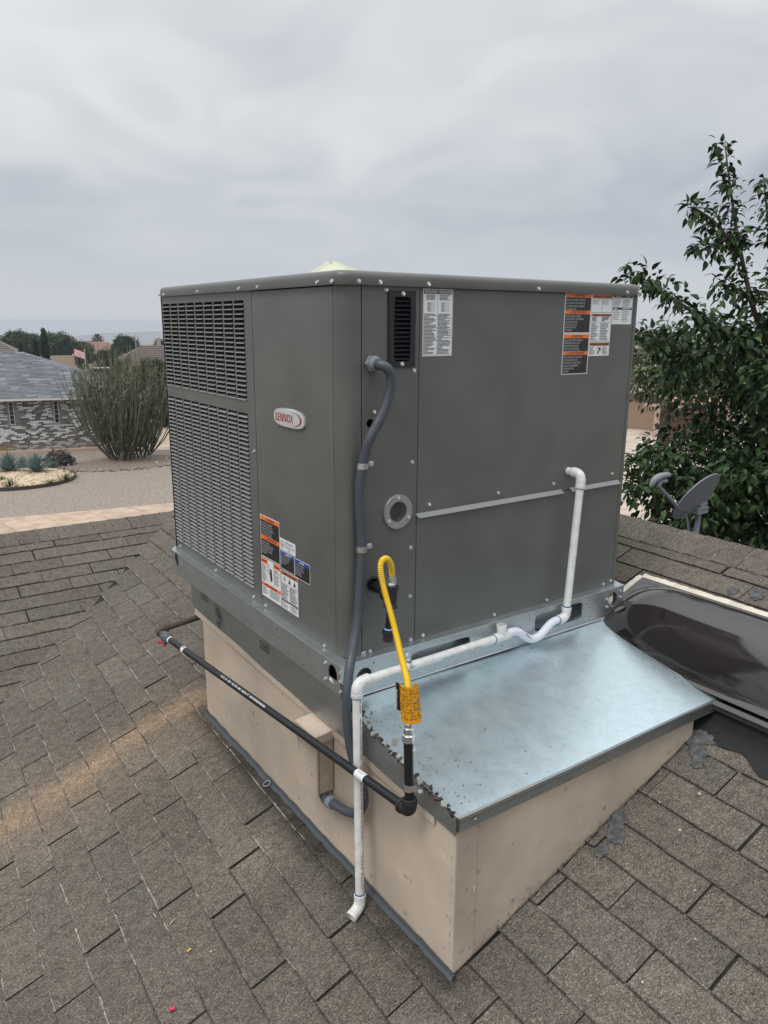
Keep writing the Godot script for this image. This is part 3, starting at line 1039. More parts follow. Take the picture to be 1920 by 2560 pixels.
	# smears of roof cement
	for s in [[0.565, 0.598, 0.085, 0.028, 0.5], [0.476, 0.618, 0.026, 0.020, 0.0]]:
		part("cement_smear", blob(main_pt(s[0], s[1], 0.0096), s[2], s[3], s[4], Vector3(-MS, 1, 0).normalized(), 5), mats.cement, curb)

	# galvanized cap
	var cap := thing("sheet_metal_cap", "bluish galvanized sheet metal cap sloping from the unit over the curb", "metal cap", Vector3(0.5, -0.2, 0.3))
	b = MB.new()
	var pl := func(x: float, z: float) -> float: return -0.111 - 0.141 * z + 0.0016 * sin(x * 7.0 + z * 4.0) + 0.0012 * sin(z * 13.0)
	var nx := 28
	var nz := 14
	for i in nx:
		for j in nz:
			var P := []
			var Q := []
			for q in [[i, j], [i + 1, j], [i + 1, j + 1], [i, j + 1]]:
				var t: float = float(q[1]) / nz
				var z := lerpf(-0.03, 0.568, t)
				var x := lerpf(lerpf(0.006, -0.029, smoothstep(0.1, 0.35, t)), lerpf(1.196, 1.094, t), float(q[0]) / nx)
				var y: float = pl.call(x, z)
				P.append(Vector3(x, y, z))
				var dx: float = (pl.call(x + 0.01, z) - y) / 0.01
				var dz: float = (pl.call(x, z + 0.01) - y) / 0.01
				Q.append(Vector3(-dx, 1, -dz).normalized())
			b.tri(P[0], P[1], P[2], Q[0], Q[1], Q[2])
			b.tri(P[0], P[2], P[3], Q[0], Q[2], Q[3])
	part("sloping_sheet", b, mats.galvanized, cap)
	# front fold with a small hem
	b = MB.new()
	for i in 30:
		var x0 := lerpf(-0.027, 1.094, i / 30.0)
		var x1 := lerpf(-0.027, 1.094, (i + 1) / 30.0)
		var rows0 := []
		var rows1 := []
		for pr in [[0.0, 0.0], [0.004, -0.0045], [0.0055, -0.012], [0.0035, -0.020], [0.006, -0.040], [0.003, -0.042]]:
			rows0.append(Vector3(x0, pl.call(x0, 0.568) + pr[1], 0.568 + pr[0]))
			rows1.append(Vector3(x1, pl.call(x1, 0.568) + pr[1], 0.568 + pr[0]))
		for k in 5:
			var d: Vector3 = rows0[k + 1] - rows0[k]
			var n := Vector3(0, -d.z, d.y)
			n = Vector3(0, absf(d.z) * signf(d.z), -d.y).normalized()
			b.quad(rows0[k], rows1[k], rows1[k + 1], rows0[k + 1], n)
	part("front_fold", b, mats.shaded_galvanized, cap)
	b = MB.new()
	b.lathe(Vector3(0.028, -0.214, 0.5740), F, [Vector2(0.0050, 0), Vector2(0.0040, 0.0012), Vector2(0.0018, 0.0014)], 12)
	b.lathe(Vector3(0.028, -0.214, 0.5742), F, [Vector2(0.0018, 0.0009), Vector2(0, 0.0009)], 8, Color(0.02, 0.02, 0.02))
	part("screw_hole", b, mats.bright_zinc, cap)
	# left sheet under the rail and beside the slope
	b = MB.new()
	var zs := []
	for i in 41: zs.append(lerpf(-1.192, 0.568, i / 40.0))
	var top := func(z: float) -> float:
		if z < 0.05: return -0.055
		return minf(-0.055, pl.call(-0.027, z) + 0.001)
	var bot := func(z: float) -> float: return -0.2275 - 0.0257 * z
	for i in 40:
		var za: float = zs[i]
		var zb: float = zs[i + 1]
		var skew := 0.022
		var f := func(z: float, t: float) -> Vector3:
			var y := lerpf(bot.call(z), top.call(z), t)
			var zz := z + (skew * (1.0 - t) if z < -1.19 else 0.0)
			return Vector3(-0.0305 + 0.0016 * sin(z * 6.0) + 0.001 * sin(z * 15.0), y, zz)
		for k in 3:
			b.quad(f.call(za, k / 3.0), f.call(zb, k / 3.0), f.call(zb, (k + 1) / 3.0), f.call(za, (k + 1) / 3.0), Vector3(-1, 0, 0.02 * cos(za * 6.0)).normalized())
	part("side_sheet", b, mats.shaded_galvanized, cap)
	# stamps, marker strokes, pin holes
	b = MB.new()
	var Z := Vector3(0, 0, 1)
	text(b, "G90", Vector3(-0.0345, -0.128, -1.065), Z, Vector3(0, 1, -0.1).normalized(), L, 0.030, Color(0.03, 0.03, 0.03), false, 0.07, false)
	text(b, "G90", Vector3(-0.0345, -0.142, -0.515), Z, Vector3(0, 1, -0.1).normalized(), L, 0.032, Color(0.03, 0.03, 0.03), false, 0.075, false)
	for s in [[-0.93, -0.105], [-0.905, -0.135], [-0.90, -0.112]]:
		for k in 3:
			b.bar(Vector3(-0.0342, s[1], s[0] + k * 0.012), Vector3(-0.0342, s[1] - 0.045, s[0] + 0.020 + k * 0.012), 0.0004, 0.0028, Vector3.UP, Color(0.03, 0.03, 0.035))
	for s in [[-0.90, -0.175], [-0.885, -0.172], [-0.91, -0.168]]:
		b.bar(Vector3(-0.0342, s[1], s[0]), Vector3(-0.0342, s[1] - 0.022, s[0] + 0.01), 0.0004, 0.004, Vector3.UP, Color(0.03, 0.03, 0.035))
	part("marker_writing", b, mats.ink, cap)
	# ragged tar along the folded edges
	b = MB.new()
	for e in 2:
		for i in 90:
			var t := i / 90.0
			var z := lerpf(0.06, 0.565, t) + rng.randf_range(-0.004, 0.004)
			var x := lerpf(0.004, -0.028, smoothstep(0.0, 0.3, t)) if e == 0 else lerpf(1.186, 1.096, t)
			if e == 1 and rng.randf() < 0.45: continue
			var s := rng.randf_range(0.004, 0.013) * (1.0 if e == 0 else 0.6)
			var y: float = pl.call(x, z)
			var tone := rng.randf()
			var col := Color(0.03, 0.027, 0.025) if tone < 0.55 else (Color(0.075, 0.055, 0.042) if tone < 0.72 else Color(0.34, 0.32, 0.29))
			b.add(lump(s, col), Transform3D(Basis.from_euler(Vector3(rng.randf() * 6, rng.randf() * 6, rng.randf() * 6)), Vector3(x + rng.randf_range(-0.004, 0.007) * (1 if e == 0 else -1), y + rng.randf_range(-0.004, 0.002), z)))
		for k in 5:
			var z := 0.5665
			b.add(lump(0.008, Color(0.03, 0.028, 0.026)), Transform3D(Basis.from_euler(Vector3(k, k * 2, 0)), Vector3(-0.026 if e == 0 else 1.096, -0.196 - k * 0.007, z + 0.004)))
	part("tar_edge", b, mats.stone, cap, "", "stuff")
	b = MB.new()
	for i in 260:
		var near_left := rng.randf() < 0.62
		var z := rng.randf_range(0.08, 0.555)
		var x := absf(rng.randfn(0.0, 0.075)) if near_left else rng.randf_range(0.0, 1.1)
		if rng.randf() < 0.12: x = 1.16 - (z - 0.05) * 0.13 - absf(rng.randfn(0.0, 0.05))
		var s := rng.randf_range(0.0005, 0.0017)
		var y: float = pl.call(x, z) + 0.0009
		var a := rng.randf() * TAU
		var st := rng.randf_range(0.5, 2.2)
		var pts := []
		for k in 5:
			var q := Vector2(cos(TAU * k / 5) * s * st, sin(TAU * k / 5) * s).rotated(a)
			pts.append(Vector3(x + q.x, y - 0.141 * q.y, z + q.y))
		b.poly(pts, Vector3(0, 1, 0.14).normalized(), Color(0.02, 0.019, 0.02) if rng.randf() < 0.8 else Color(0.10, 0.065, 0.045))
	part("tar_specks", b, mats.stone, cap, "", "stuff")
	for s in [[0.004, 0.26, 0.020], [0.020, 0.12, 0.012], [-0.015, 0.345, 0.016]]:
		part("rust_stain", blob(Vector3(s[0], pl.call(s[0], s[1]) + 0.0012, s[1]), s[2], s[2] * 0.4, 0.9, Vector3(0, 1, 0.141).normalized(), 9), mat("rust", 0.20, 0.165, 0.14, 0.9), cap)

func lump(s: float, col: Color) -> MB:
	var b := MB.new()
	var p := [Vector3(1, 0, 0), Vector3(-0.9, 0.1, 0), Vector3(0, 0.7, 0.1), Vector3(0.1, -0.6, 0), Vector3(0, 0.1, 0.8), Vector3(0.1, 0, -0.9)]
	for i in p.size(): p[i] = p[i] * s * rng.randf_range(0.7, 1.2)
	for x in [0, 1]:
		for y in [2, 3]:
			for z in [4, 5]:
				var n: Vector3 = (p[x] + p[y] + p[z]).normalized()
				b.tri(p[x], p[y], p[z], n, n, n, col)
	return b

# an irregular flat patch lying on a surface
func blob(at: Vector3, rx: float, rz: float, turn: float, up: Vector3, seed_: int) -> MB:
	var b := MB.new()
	var r := RandomNumberGenerator.new()
	r.seed = seed_ + roundi(at.x * 1000.0)
	var U := up.cross(Vector3(0, 0, 1)).normalized().rotated(up, turn)
	var V := U.cross(up).normalized()
	var pts := []
	for k in 22:
		var a := TAU * k / 22
		var w := r.randf_range(0.62, 1.15)
		pts.append(at + U * cos(a) * rx * w + V * sin(a) * rz * w)
	for k in 22:
		b.tri(at + up * 0.002, pts[k], pts[(k + 1) % 22], up, up, up)
	return b

# ------------------------------------------------------------------ the unit
func build_unit() -> void:
	var u := thing("rooftop_air_conditioner", "dark grey packaged air conditioner with louvered side and galvanized base rails", "air conditioner", Vector3(0.62, -0.10, -0.71))
	var X := Vector3(1, 0, 0)
	var Y := Vector3(0, 1, 0)
	var Z := Vector3(0, 0, 1)
	var W := 1.2222
	var D := 1.4244
	var TOP := 1.080
	# dark core that shows in seams and openings
	var b := MB.new()
	b.box(Vector3(0.6225, 0.54, -0.7125), Vector3(1.20, 1.07, 1.38))
	part("inner_case", b, mats.inside, u)
	# left face: louvered panel
	louvers(u)
	# left plain panel
	b = MB.new()
	b.box(Vector3(0.009, 0.5385, -0.2995), Vector3(0.018, 1.081, 0.5098), Basis.IDENTITY, Color.WHITE, 0.002)
	part("access_panel", b, mats.unit_paint, u)
	# rounded corner post
	b = MB.new()
	var pts := [Vector2(0.018, -0.0405), Vector2(0.0, -0.0405)]
	for k in 9:
		var a := PI + PI / 2 * k / 8.0
		pts.append(Vector2(0.040 + 0.040 * cos(a), -0.040 - 0.040 * sin(a)))
	pts.append(Vector2(0.0632, 0.0))
	pts.append(Vector2(0.0632, -0.018))
	for i in pts.size() - 1:
		var p: Vector2 = pts[i]
		var q: Vector2 = pts[i + 1]
		var np := Vector3(-1, 0, 0)
		var nq := Vector3(-1, 0, 0)
		if i >= 2 and i < 10:
			np = Vector3(p.x - 0.040, 0, p.y + 0.040).normalized()
			nq = Vector3(q.x - 0.040, 0, q.y + 0.040).normalized()
		elif i == 10:
			np = Z
			nq = Z
		elif i == 0:
			np = Vector3(0, 0, -1)
			nq = np
		elif i == 11:
			np = X
			nq = X
		var A := Vector3(p.x, 0.0, p.y)
		var B := Vector3(q.x, 0.0, q.y)
		b.tri(A, B, B + Y * TOP, np, nq, nq)
		b.tri(A, B + Y * TOP, A + Y * TOP, np, nq, np)
	part("corner_post", b, mats.unit_paint, u)
	# control panel with its openings
	b = MB.new()
	b.plate(Vector3(0, 0, 0), X, Y, Z, 0.0665, 0.2632, -0.004, 0.30, [[0.1056, 0.2206, 0.022, 0.022, 2.0]])
	b.plate(Vector3(0, 0, 0), X, Y, Z, 0.0665, 0.2632, 0.30, 0.58, [[0.1912, 0.4329, 0.036, 0.036, 2.0]])
	b.plate(Vector3(0, 0, 0), X, Y, Z, 0.0665, 0.2632, 0.58, 0.78, [[0.0945, 0.7044, 0.0125, 0.0125, 2.0]])
	b.plate(Vector3(0, 0, 0), X, Y, Z, 0.0665, 0.2632, 0.78, TOP, [[0.200, 0.964, 0.030, 0.090, 9.0]])
	b.quad(Vector3(0.0665, -0.004, 0), Vector3(0.0665, TOP, 0), Vector3(0.0665, TOP, -0.018), Vector3(0.0665, -0.004, -0.018), -X)
	b.quad(Vector3(0.2632, -0.004, 0), Vector3(0.2632, TOP, 0), Vector3(0.2632, TOP, -0.018), Vector3(0.2632, -0.004, -0.018), X)
	part("control_panel", b, mats.unit_paint, u)
	b = MB.new()
	b.box(Vector3((0.2668 + W - 0.0015) / 2, 0.745, -0.009), Vector3(W - 0.0015 - 0.2668, 0.670, 0.018), Basis.IDENTITY, Color.WHITE, 0.0018)
	part("filter_panel", b, mats.unit_paint, u)
	b = MB.new()
	b.box(Vector3((0.2668 + W - 0.0015) / 2, 0.2025, -0.0095), Vector3(W - 0.0015 - 0.2668, 0.411, 0.018), Basis.IDENTITY, Color.WHITE, 0.0018)
	part("blower_panel", b, mats.unit_paint, u)
	b = MB.new()
	b.loft(1.2330, -0.0215, 0.0092, 0.0215, [[-0.001, 0.0], [TOP, 0.0]], 0.007)
	b.box(Vector3(1.2335, 0.54, -0.74), Vector3(0.018, 1.081, 1.37))
	b.box(Vector3(0.62, 0.54, -D + 0.001), Vector3(1.24, 1.081, 0.016))
	part("rear_panel", b, mats.unit_paint, u)
	# lid with a rolled edge
	b = MB.new()
	b.loft(0.6215, -0.7120, 0.6345, 0.7245, [[1.0800, 0.0035], [1.0802, 0.0], [1.1000, 0.0], [1.1070, 0.0012], [1.1130, 0.0050], [1.1168, 0.0115], [1.1185, 0.021], [1.1190, 0.05]], 0.050)
	part("top_cover", b, mats.unit_paint, u)
	# drip lip between the two big panels
	for s in [[0.2605, 0.9010], [0.9435, 1.2075]]:
		b = MB.new()
		var n := Vector3(0, 0.42, 0.9).normalized()
		var A := Vector3(s[0], 0.417, 0.0012)
		var B := Vector3(s[1], 0.417, 0.0012)
		var C := Vector3(s[1] + 0.008, 0.403, 0.0105)
		var Dd := Vector3(s[0] + 0.008, 0.403, 0.0105)
		b.quad(A, B, C, Dd, n)
		b.quad(Dd, C, C + Vector3(0, -0.001, -0.0015), Dd + Vector3(0, -0.001, -0.0015), -Y)
		b.quad(Dd + Vector3(0, -0.001, -0.0015), C + Vector3(0, -0.001, -0.0015), Vector3(s[1], 0.414, 0.0004), Vector3(s[0], 0.414, 0.0004), -n)
		part("drip_lip", b, mats.lit_unit_paint, u)
	# black vent on the control panel
	b = MB.new()
	b.plate(Vector3(0.1992, 0.9640, 0.0062), X, Y, Z, -0.0468, 0.0468, -0.1055, 0.1055, [[0.0005, 0.0, 0.0285, 0.0885, 14.0]], Color.WHITE, 0.006)
	for s in [[-0.0468, 0.0, Vector3(-1, 0, 0)], [0.0468, 0.0, X]]:
		b.quad(Vector3(0.1992 + s[0], 0.8585, 0.0002), Vector3(0.1992 + s[0], 1.0695, 0.0002), Vector3(0.1992 + s[0], 1.0695, 0.0062), Vector3(0.1992 + s[0], 0.8585, 0.0062), s[2])
	b.quad(Vector3(0.1524, 1.0695, 0.0002), Vector3(0.2460, 1.0695, 0.0002), Vector3(0.2460, 1.0695, 0.0062), Vector3(0.1524, 1.0695, 0.0062), Y)
	var vent := part("vent_cover", b, mats.black_plastic, u, "black plastic louvered vent cover on the control panel")
	for k in 14:
		b = MB.new()
		var y := 0.8835 + k * 0.01225
		b.box(Vector3(0.1997, y, 0.0005), Vector3(0.0565, 0.0012, 0.0118), Basis.from_euler(Vector3(0.62, 0, 0)), Color(1.6, 1.6, 1.6))
		part("slat", b, mats.black_plastic, vent)
	# flue outlet with wire mesh
	b = MB.new()
	var fc := Vector3(0.1912, 0.4329, 0.0)
	b.lathe(fc, Z, [Vector2(0.0525, 0.0), Vector2(0.0525, 0.0065), Vector2(0.0515, 0.0085), Vector2(0.0480, 0.0085), Vector2(0.0318, 0.0080), Vector2(0.0310, 0.0060), Vector2(0.0310, -0.02)], 48)
	var flue := part("flue_outlet", b, mat("flue_steel", 0.44, 0.435, 0.42, 0.45, 0.75, {"tex": texes["spangle"], "scale": 6.0}), u, "round steel flue outlet with wire screen")
	b = MB.new()
	for k in range(-6, 7):
		var o := k * 0.0049
		var hl := sqrt(maxf(0.031 * 0.031 - o * o, 0.0))
		if hl < 0.004: continue
		b.tube(PackedVector3Array([fc + Vector3(o, -hl, 0.0030), fc + Vector3(o, hl, 0.0030)]), 0.00034, 5, Color(0.5, 0.5, 0.5))
		b.tube(PackedVector3Array([fc + Vector3(-hl, o, 0.0036), fc + Vector3(hl, o, 0.0036)]), 0.00034, 5, Color(0.5, 0.5, 0.5))
	part("wire_screen", b, mats.bright_zinc, flue)
	# base rails
	rails(u)
	badge(u)
	stickers(u)
	# screws
	var sb := MB.new()
	sb.lathe(Vector3.ZERO, Vector3.FORWARD * -1.0, [Vector2(0.0066, 0.0), Vector2(0.0064, 0.0009), Vector2(0.0052, 0.0012)], 14)
	sb.lathe(Vector3.ZERO, Vector3.FORWARD * -1.0, [Vector2(0.0047, 0.0010), Vector2(0.0047, 0.0042), Vector2(0.0040, 0.0049), Vector2(0.0026, 0.0049), Vector2(0.0018, 0.0036), Vector2(0.0, 0.0036)], 6, Color.WHITE, true)
	var sm := sb.mesh()
	sm.surface_set_material(0, mats.screw)
	var toL := Basis(Z, Y, -X)       # screw axis +z turned to -x
	var front := [[0.1477, 1.0697], [0.2477, 0.8472], [0.1080, 0.7355], [0.2449, 0.5774], [0.2441, 0.3118], [0.2443, 0.1535], [0.2491, 0.006], [0.2984, 0.010], [0.6064, 0.012], [0.0942, 0.006], [0.8613, 0.4411], [1.1711, 0.4438], [1.1711, 0.013], [1.2131, 0.018], [0.8621, 0.012], [0.6006, 0.4400], [0.3130, 0.4386]]
	for p in front: place("screw", sm, Transform3D(Basis.from_euler(Vector3(0, 0, p[0] * 9.0)), Vector3(p[0], p[1], 0.0)), u)
	for p in [[0.2009, 1.0605], [0.1994, 0.8672]]: place("screw", sm, Transform3D(Basis.IDENTITY, Vector3(p[0], p[1], 0.0063)), u)
	for x in [0.0494, 0.1186, 0.2851, 0.7254, 1.1610, 1.2290]: place("screw", sm, Transform3D(Basis.from_euler(Vector3(0, 0, x * 7.0)), Vector3(x, 1.0890, 0.0125)), u)
	for z in [-1.4051, -1.3515, -0.9838, -0.6172, -0.4774, -0.1005, -0.0225]: place("screw", sm, Transform3D(toL * Basis.from_euler(Vector3(0, 0, z * 7.0)), Vector3(-0.0130, 1.0885, z)), u)
	for p in [[0.5527, -0.5717], [0.0168, -1.3779], [0.0151, -0.9715], [0.0120, -0.6197], [0.0100, -0.5204], [0.0080, -0.1106]]: place("screw", sm, Transform3D(toL, Vector3(0.0, p[0], p[1])), u)
	for p in [[-0.0181, -0.0491], [-0.0706, -0.049], [-0.0149, 0.040], [-0.0431, 0.040], [-0.0756, 0.040]]: place("screw", sm, Transform3D(toL, Vector3(-0.0352, p[0], p[1])), u)
	for a in [1.6, 3.75, 5.75]: place("screw", sm, Transform3D(Basis.IDENTITY, fc + Vector3(cos(a) * 0.0425, sin(a) * 0.0425, 0.0083)), u)
	for p in [[1.1560, -0.036], [1.1600, -0.068], [1.2330, -0.018], [1.2350, -0.043], [1.2390, -0.074]]: place("screw", sm, Transform3D(Basis.IDENTITY, Vector3(p[0], p[1], 0.0352)), u)

func louvers(u: Node3D) -> void:
	var b := MB.new()
	var X := Vector3(-1, 0, 0)
	var p := 0.0158
	# openings: nine columns, two grilles
	var cols := []
	for k in 9: cols.append([-1.4085 + k * 0.0893, -1.4085 + k * 0.0893 + 0.0790])
	var g := [[0.7200, 21], [0.0440, 40]]
	var th := 0.0035
	var ys := [[-0.004, 0.0440], [0.0440 + 40 * p, 0.7200], [0.7200 + 21 * p, 1.080]]
	for y in ys:
		b.box(Vector3(th / 2, (y[0] + y[1]) / 2, -0.9910), Vector3(th, y[1] - y[0], 0.8664))
	var edges := [[-1.4244, cols[0][0]]]
	for k in 8: edges.append([cols[k][1], cols[k + 1][0]])
	edges.append([cols[8][1], -0.5578])
	for q in g:
		for e in edges:
			b.box(Vector3(th / 2, q[0] + q[1] * p / 2, (e[0] + e[1]) / 2), Vector3(th, q[1] * p, e[1] - e[0]))
	# the turned-in edge at the far corner
	b.box(Vector3(0.010, 0.54, -1.4262), Vector3(0.02, 1.08, 0.004))
	b.box(Vector3(0.010, 0.538, -0.5570), Vector3(0.02, 1.082, 0.0018))
	var panel := part("louvered_panel", b, mats.unit_paint, u, "louvered panel with a short upper and a tall lower grille")
	# one formed louver, shared by all
	var lb := MB.new()
	var w := 0.0395
	var rows := [Vector2(0.0005, 0.0), Vector2(-0.0040, 0.0009), Vector2(-0.0046, 0.0020), Vector2(-0.0030, 0.0032), Vector2(0.0030, 0.0048), Vector2(0.0115, 0.0076)]
	for i in rows.size() - 1:
		var q0: Vector2 = rows[i]
		var q1: Vector2 = rows[i + 1]
		var d := q1 - q0
		var n := Vector3(-d.y, d.x, 0).normalized()
		if n.x > 0 and n.y < 0: n = -n
		var s0 := w - (0.0 if i < 2 else 0.0)
		lb.quad(Vector3(q0.x, q0.y, -s0), Vector3(q0.x, q0.y, s0), Vector3(q1.x, q1.y, s0), Vector3(q1.x, q1.y, -s0), n)
	var lm := lb.mesh()
	lm.surface_set_material(0, mats.lit_unit_paint)
	var spots := []
	for q in g:
		for r in q[1]:
			for c in cols:
				spots.append(Vector3(0.0, q[0] + r * p, (c[0] + c[1]) / 2))
	spots.sort_custom(func(a, c): return a.distance_to(EYE) < c.distance_to(EYE))
	var rest := MB.new()
	for i in spots.size():
		if i < 298:
			place("louver", lm, Transform3D(Basis.IDENTITY, spots[i]), panel)
		else:
			rest.add(lb, Transform3D(Basis.IDENTITY, spots[i]))
	part("louvers", rest, mats.lit_unit_paint, panel, "", "stuff")

func rails(u: Node3D) -> void:
	var X := Vector3(1, 0, 0)
	var Y := Vector3(0, 1, 0)
	var Z := Vector3(0, 0, 1)
	# left rail
	var b := MB.new()
	var O := Vector3(-0.035, 0, 0)
	b.plate(O, Z, Y, -X, -1.392, 0.0365, -0.0950, 0.0015, [[-1.335, -0.0300, 0.0235, 0.0310, 2.0], [-0.0075, -0.0400, 0.0262, 0.0305, 2.0]])
	b.quad(Vector3(-0.035, 0.0015, -1.392), Vector3(-0.035, 0.0015, 0.0365), Vector3(0.006, 0.0005, 0.0365), Vector3(0.006, 0.0005, -1.392), Y)
	b.tube(PackedVector3Array([Vector3(-0.0342, 0.0008, -1.392), Vector3(-0.0342, 0.0008, 0.0365)]), 0.0011, 6)
	b.quad(Vector3(-0.035, -0.095, -1.392), Vector3(-0.035, 0.0015, -1.392), Vector3(0.02, 0.0015, -1.410), Vector3(0.02, -0.095, -1.410), -Z)
	# turned-up end tab
	b.quad(Vector3(-0.035, 0.0015, -1.392), Vector3(-0.012, 0.0035, -1.425), Vector3(0.02, 0.0035, -1.425), Vector3(0.004, 0.0015, -1.392), Y)
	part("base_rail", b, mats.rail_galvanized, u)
	# right rail with lifting slots
	b = MB.new()
	O = Vector3(0, 0, 0.035)
	b.plate(O, X, Y, Z, -0.0335, 1.2520, -0.1085, 0.0015, [[0.0507, -0.055, 0.0285, 0.0300, 2.0], [0.3480, -0.0500, 0.1210, 0.0285, 9.0], [0.8950, -0.0490, 0.1230, 0.0325, 9.0], [1.1912, -0.0450, 0.0250, 0.0300, 2.0]])
	b.quad(Vector3(-0.0335, 0.0015, 0.035), Vector3(1.252, 0.0015, 0.035), Vector3(1.252, 0.0005, -0.006), Vector3(-0.0335, 0.0005, -0.006), Y)
	b.tube(PackedVector3Array([Vector3(-0.034, 0.0008, 0.0342), Vector3(1.252, 0.0008, 0.0342)]), 0.0012, 6)
	# bottom lip turned out
	b.quad(Vector3(-0.0335, -0.1085, 0.035), Vector3(1.252, -0.1085, 0.035), Vector3(1.262, -0.1110, 0.040), Vector3(-0.0335, -0.1110, 0.040), Vector3(0, 0.6, 0.8))
	b.quad(Vector3(1.252, -0.1085, 0.035), Vector3(1.252, 0.0015, 0.035), Vector3(1.262, 0.006, -0.02), Vector3(1.262, -0.1085, -0.02), X)
	b.quad(Vector3(1.2, 0.0020, -0.03), Vector3(1.262, 0.0060, -0.03), Vector3(1.252, 0.0022, 0.034), Vector3(1.2, 0.0022, 0.034), Y)
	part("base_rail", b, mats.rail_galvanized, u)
	# inner web seen through the slots
	b = MB.new()
	b.box(Vector3(0.62, -0.052, -0.012), Vector3(1.16, 0.09, 0.004), Basis.IDENTITY, Color(0.8, 0.8, 0.8))
	b.box(Vector3(0.012, -0.05, -0.70), Vector3(0.004, 0.09, 1.3), Basis.IDENTITY, Color(0.8, 0.8, 0.8))
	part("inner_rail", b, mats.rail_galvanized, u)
	# small bent tab under the corner post seam
	b = MB.new()
	b.box(Vector3(0.0700, -0.0005, 0.0015), Vector3(0.017, 0.022, 0.003), Basis.IDENTITY, Color.WHITE, 0.0008)
	part("corner_tab", b, mats.rail_galvanized, u)
	# pin holes
	b = MB.new()
	for p in [[-0.0009, -0.8002], [-0.0313, -0.80], [-0.06, -0.80], [-0.0356, -0.67], [-0.0185, -0.3745], [-0.0402, -0.3899], [-0.0411, -0.3602], [-0.0762, -0.3605], [-0.017, -0.2802], [-0.0421, -0.2797], [-0.0713, -0.2795], [-0.0084, -0.2041], [-0.0131, -0.1854], [-0.0424, -0.1866], [-0.0725, -0.1861], [-0.0349, -0.9269], [-0.046, -1.25]]:
		b.lathe(Vector3(-0.0353, p[0] - 0.006, p[1]), -X, [Vector2(0.0026, 0.0), Vector2(0.0, 0.0002)], 8)
	for p in [[0.085, -0.017], [0.63, -0.020], [0.70, -0.045], [1.04, -0.03], [1.06, -0.05], [1.065, -0.085], [0.615, -0.093], [1.225, -0.012]]:
		b.lathe(Vector3(p[0], p[1], 0.0353), Z, [Vector2(0.0028, 0.0), Vector2(0.0, 0.0002)], 8)
	part("pin_holes", b, mats.inside, u)

func badge(u: Node3D) -> void:
	var L := Vector3(-1, 0, 0)
	var Z := Vector3(0, 0, 1)
	var Y := Vector3(0, 1, 0)
	var b := MB.new()
	var mid := Vector3(0.0, 0.6935, -0.3035)
	var ring := func(k: float, d: float) -> Array:
		var out := []
		for i in 48:
			var a := TAU * i / 48
			var e := 3.6
			var r := pow(pow(absf(cos(a)) / 0.1010, e) + pow(absf(sin(a)) / 0.0262, e), -1.0 / e)
			var x := cos(a) * r
			var y := sin(a) * r * (1.0 + 0.10 * cos(x * 15.0))
			out.append(mid + Z * x * k + Y * y * k + L * d)
		return out
	var rows := [[1.0, 0.0], [1.0, 0.0055], [0.985, 0.0075], [0.95, 0.0085], [0.6, 0.0098], [0.0, 0.0100]]
	for i in rows.size() - 1:
		var A: Array = ring.call(rows[i][0], rows[i][1])
		var B: Array = ring.call(rows[i + 1][0], rows[i + 1][1])
		for k in 48:
			var l := (k + 1) % 48
			var out: Vector3 = (A[k] - mid)
			out.x = 0
			out = out.normalized()
			var n: Vector3 = (out * (rows[i + 1][1] - rows[i][1]) + L * (rows[i][0] - rows[i + 1][0]) * 0.05).normalized()
			b.quad(A[k], A[l], B[l], B[k], n)
	var bd := part("badge", b, mats.badge, u, "silver oval maker's badge with red lettering")
	b = MB.new()
	var red := Color(0.33, 0.012, 0.022)
	text(b, "LENNOX", mid + Vector3(-0.0103, -0.0125, -0.083), Z, Y, L, 0.0250, red, false, 0.118)
	# red swoosh sweeping round the right-hand end
	var prev := []
	for i in 30:
		var t := i / 29.0
		var a := lerpf(1.95, -2.05, t)
		var w := 0.0001 + 0.0085 * pow(sin(t * PI), 0.8)
		var ox := 0.040 + cos(a) * 0.047
		var oy := sin(a) * 0.0205
		var ix := 0.040 + cos(a) * (0.047 - w)
		var iy := sin(a) * (0.0205 - w * 0.25)
		var r := [mid + Vector3(-0.0102, oy, ox), mid + Vector3(-0.0102, iy, ix)]
		if i > 0: b.quad(prev[0], r[0], r[1], prev[1], L, red)
		prev = r
	part("lettering", b, mats.ink, bd)

# ------------------------------------------------------------------ stickers
class Card:
	var b := MB.new()
	var o: Vector3
	var uu: Vector3
	var nn: Vector3
	var w: float
	var h: float
	func _init(at: Vector3, along: Vector3, face: Vector3, wide: float, high: float) -> void:
		o = at; uu = along; nn = face; w = wide; h = high
	func pt(x: float, y: float, lift: float) -> Vector3:      # x, y in 0..1 from the lower left
		return o + uu * x * w + Vector3.UP * y * h + nn * lift
	func rect(x0: float, y0: float, x1: float, y1: float, col: Color, lift: float) -> void:
		b.quad(pt(x0, y0, lift), pt(x1, y0, lift), pt(x1, y1, lift), pt(x0, y1, lift), nn, col)

func sticker(u: Node3D, label: String, left: bool, a0: float, a1: float, y0: float, y1: float, edge: Color) -> Card:
	var c: Card
	if left: c = Card.new(Vector3(0, y0, a0), Vector3(0, 0, 1), Vector3(-1, 0, 0), a1 - a0, y1 - y0)
	else: c = Card.new(Vector3(a0, y0, 0), Vector3(1, 0, 0), Vector3(0, 0, 1), a1 - a0, y1 - y0)
	c.rect(0, 0, 1, 1, edge, 0.0007)
	c.b.set_meta("label", label)
	return c

func put(u: Node3D, c: Card) -> void:
	part("warning_sticker", c.b, mats.label, u, c.b.get_meta("label"))

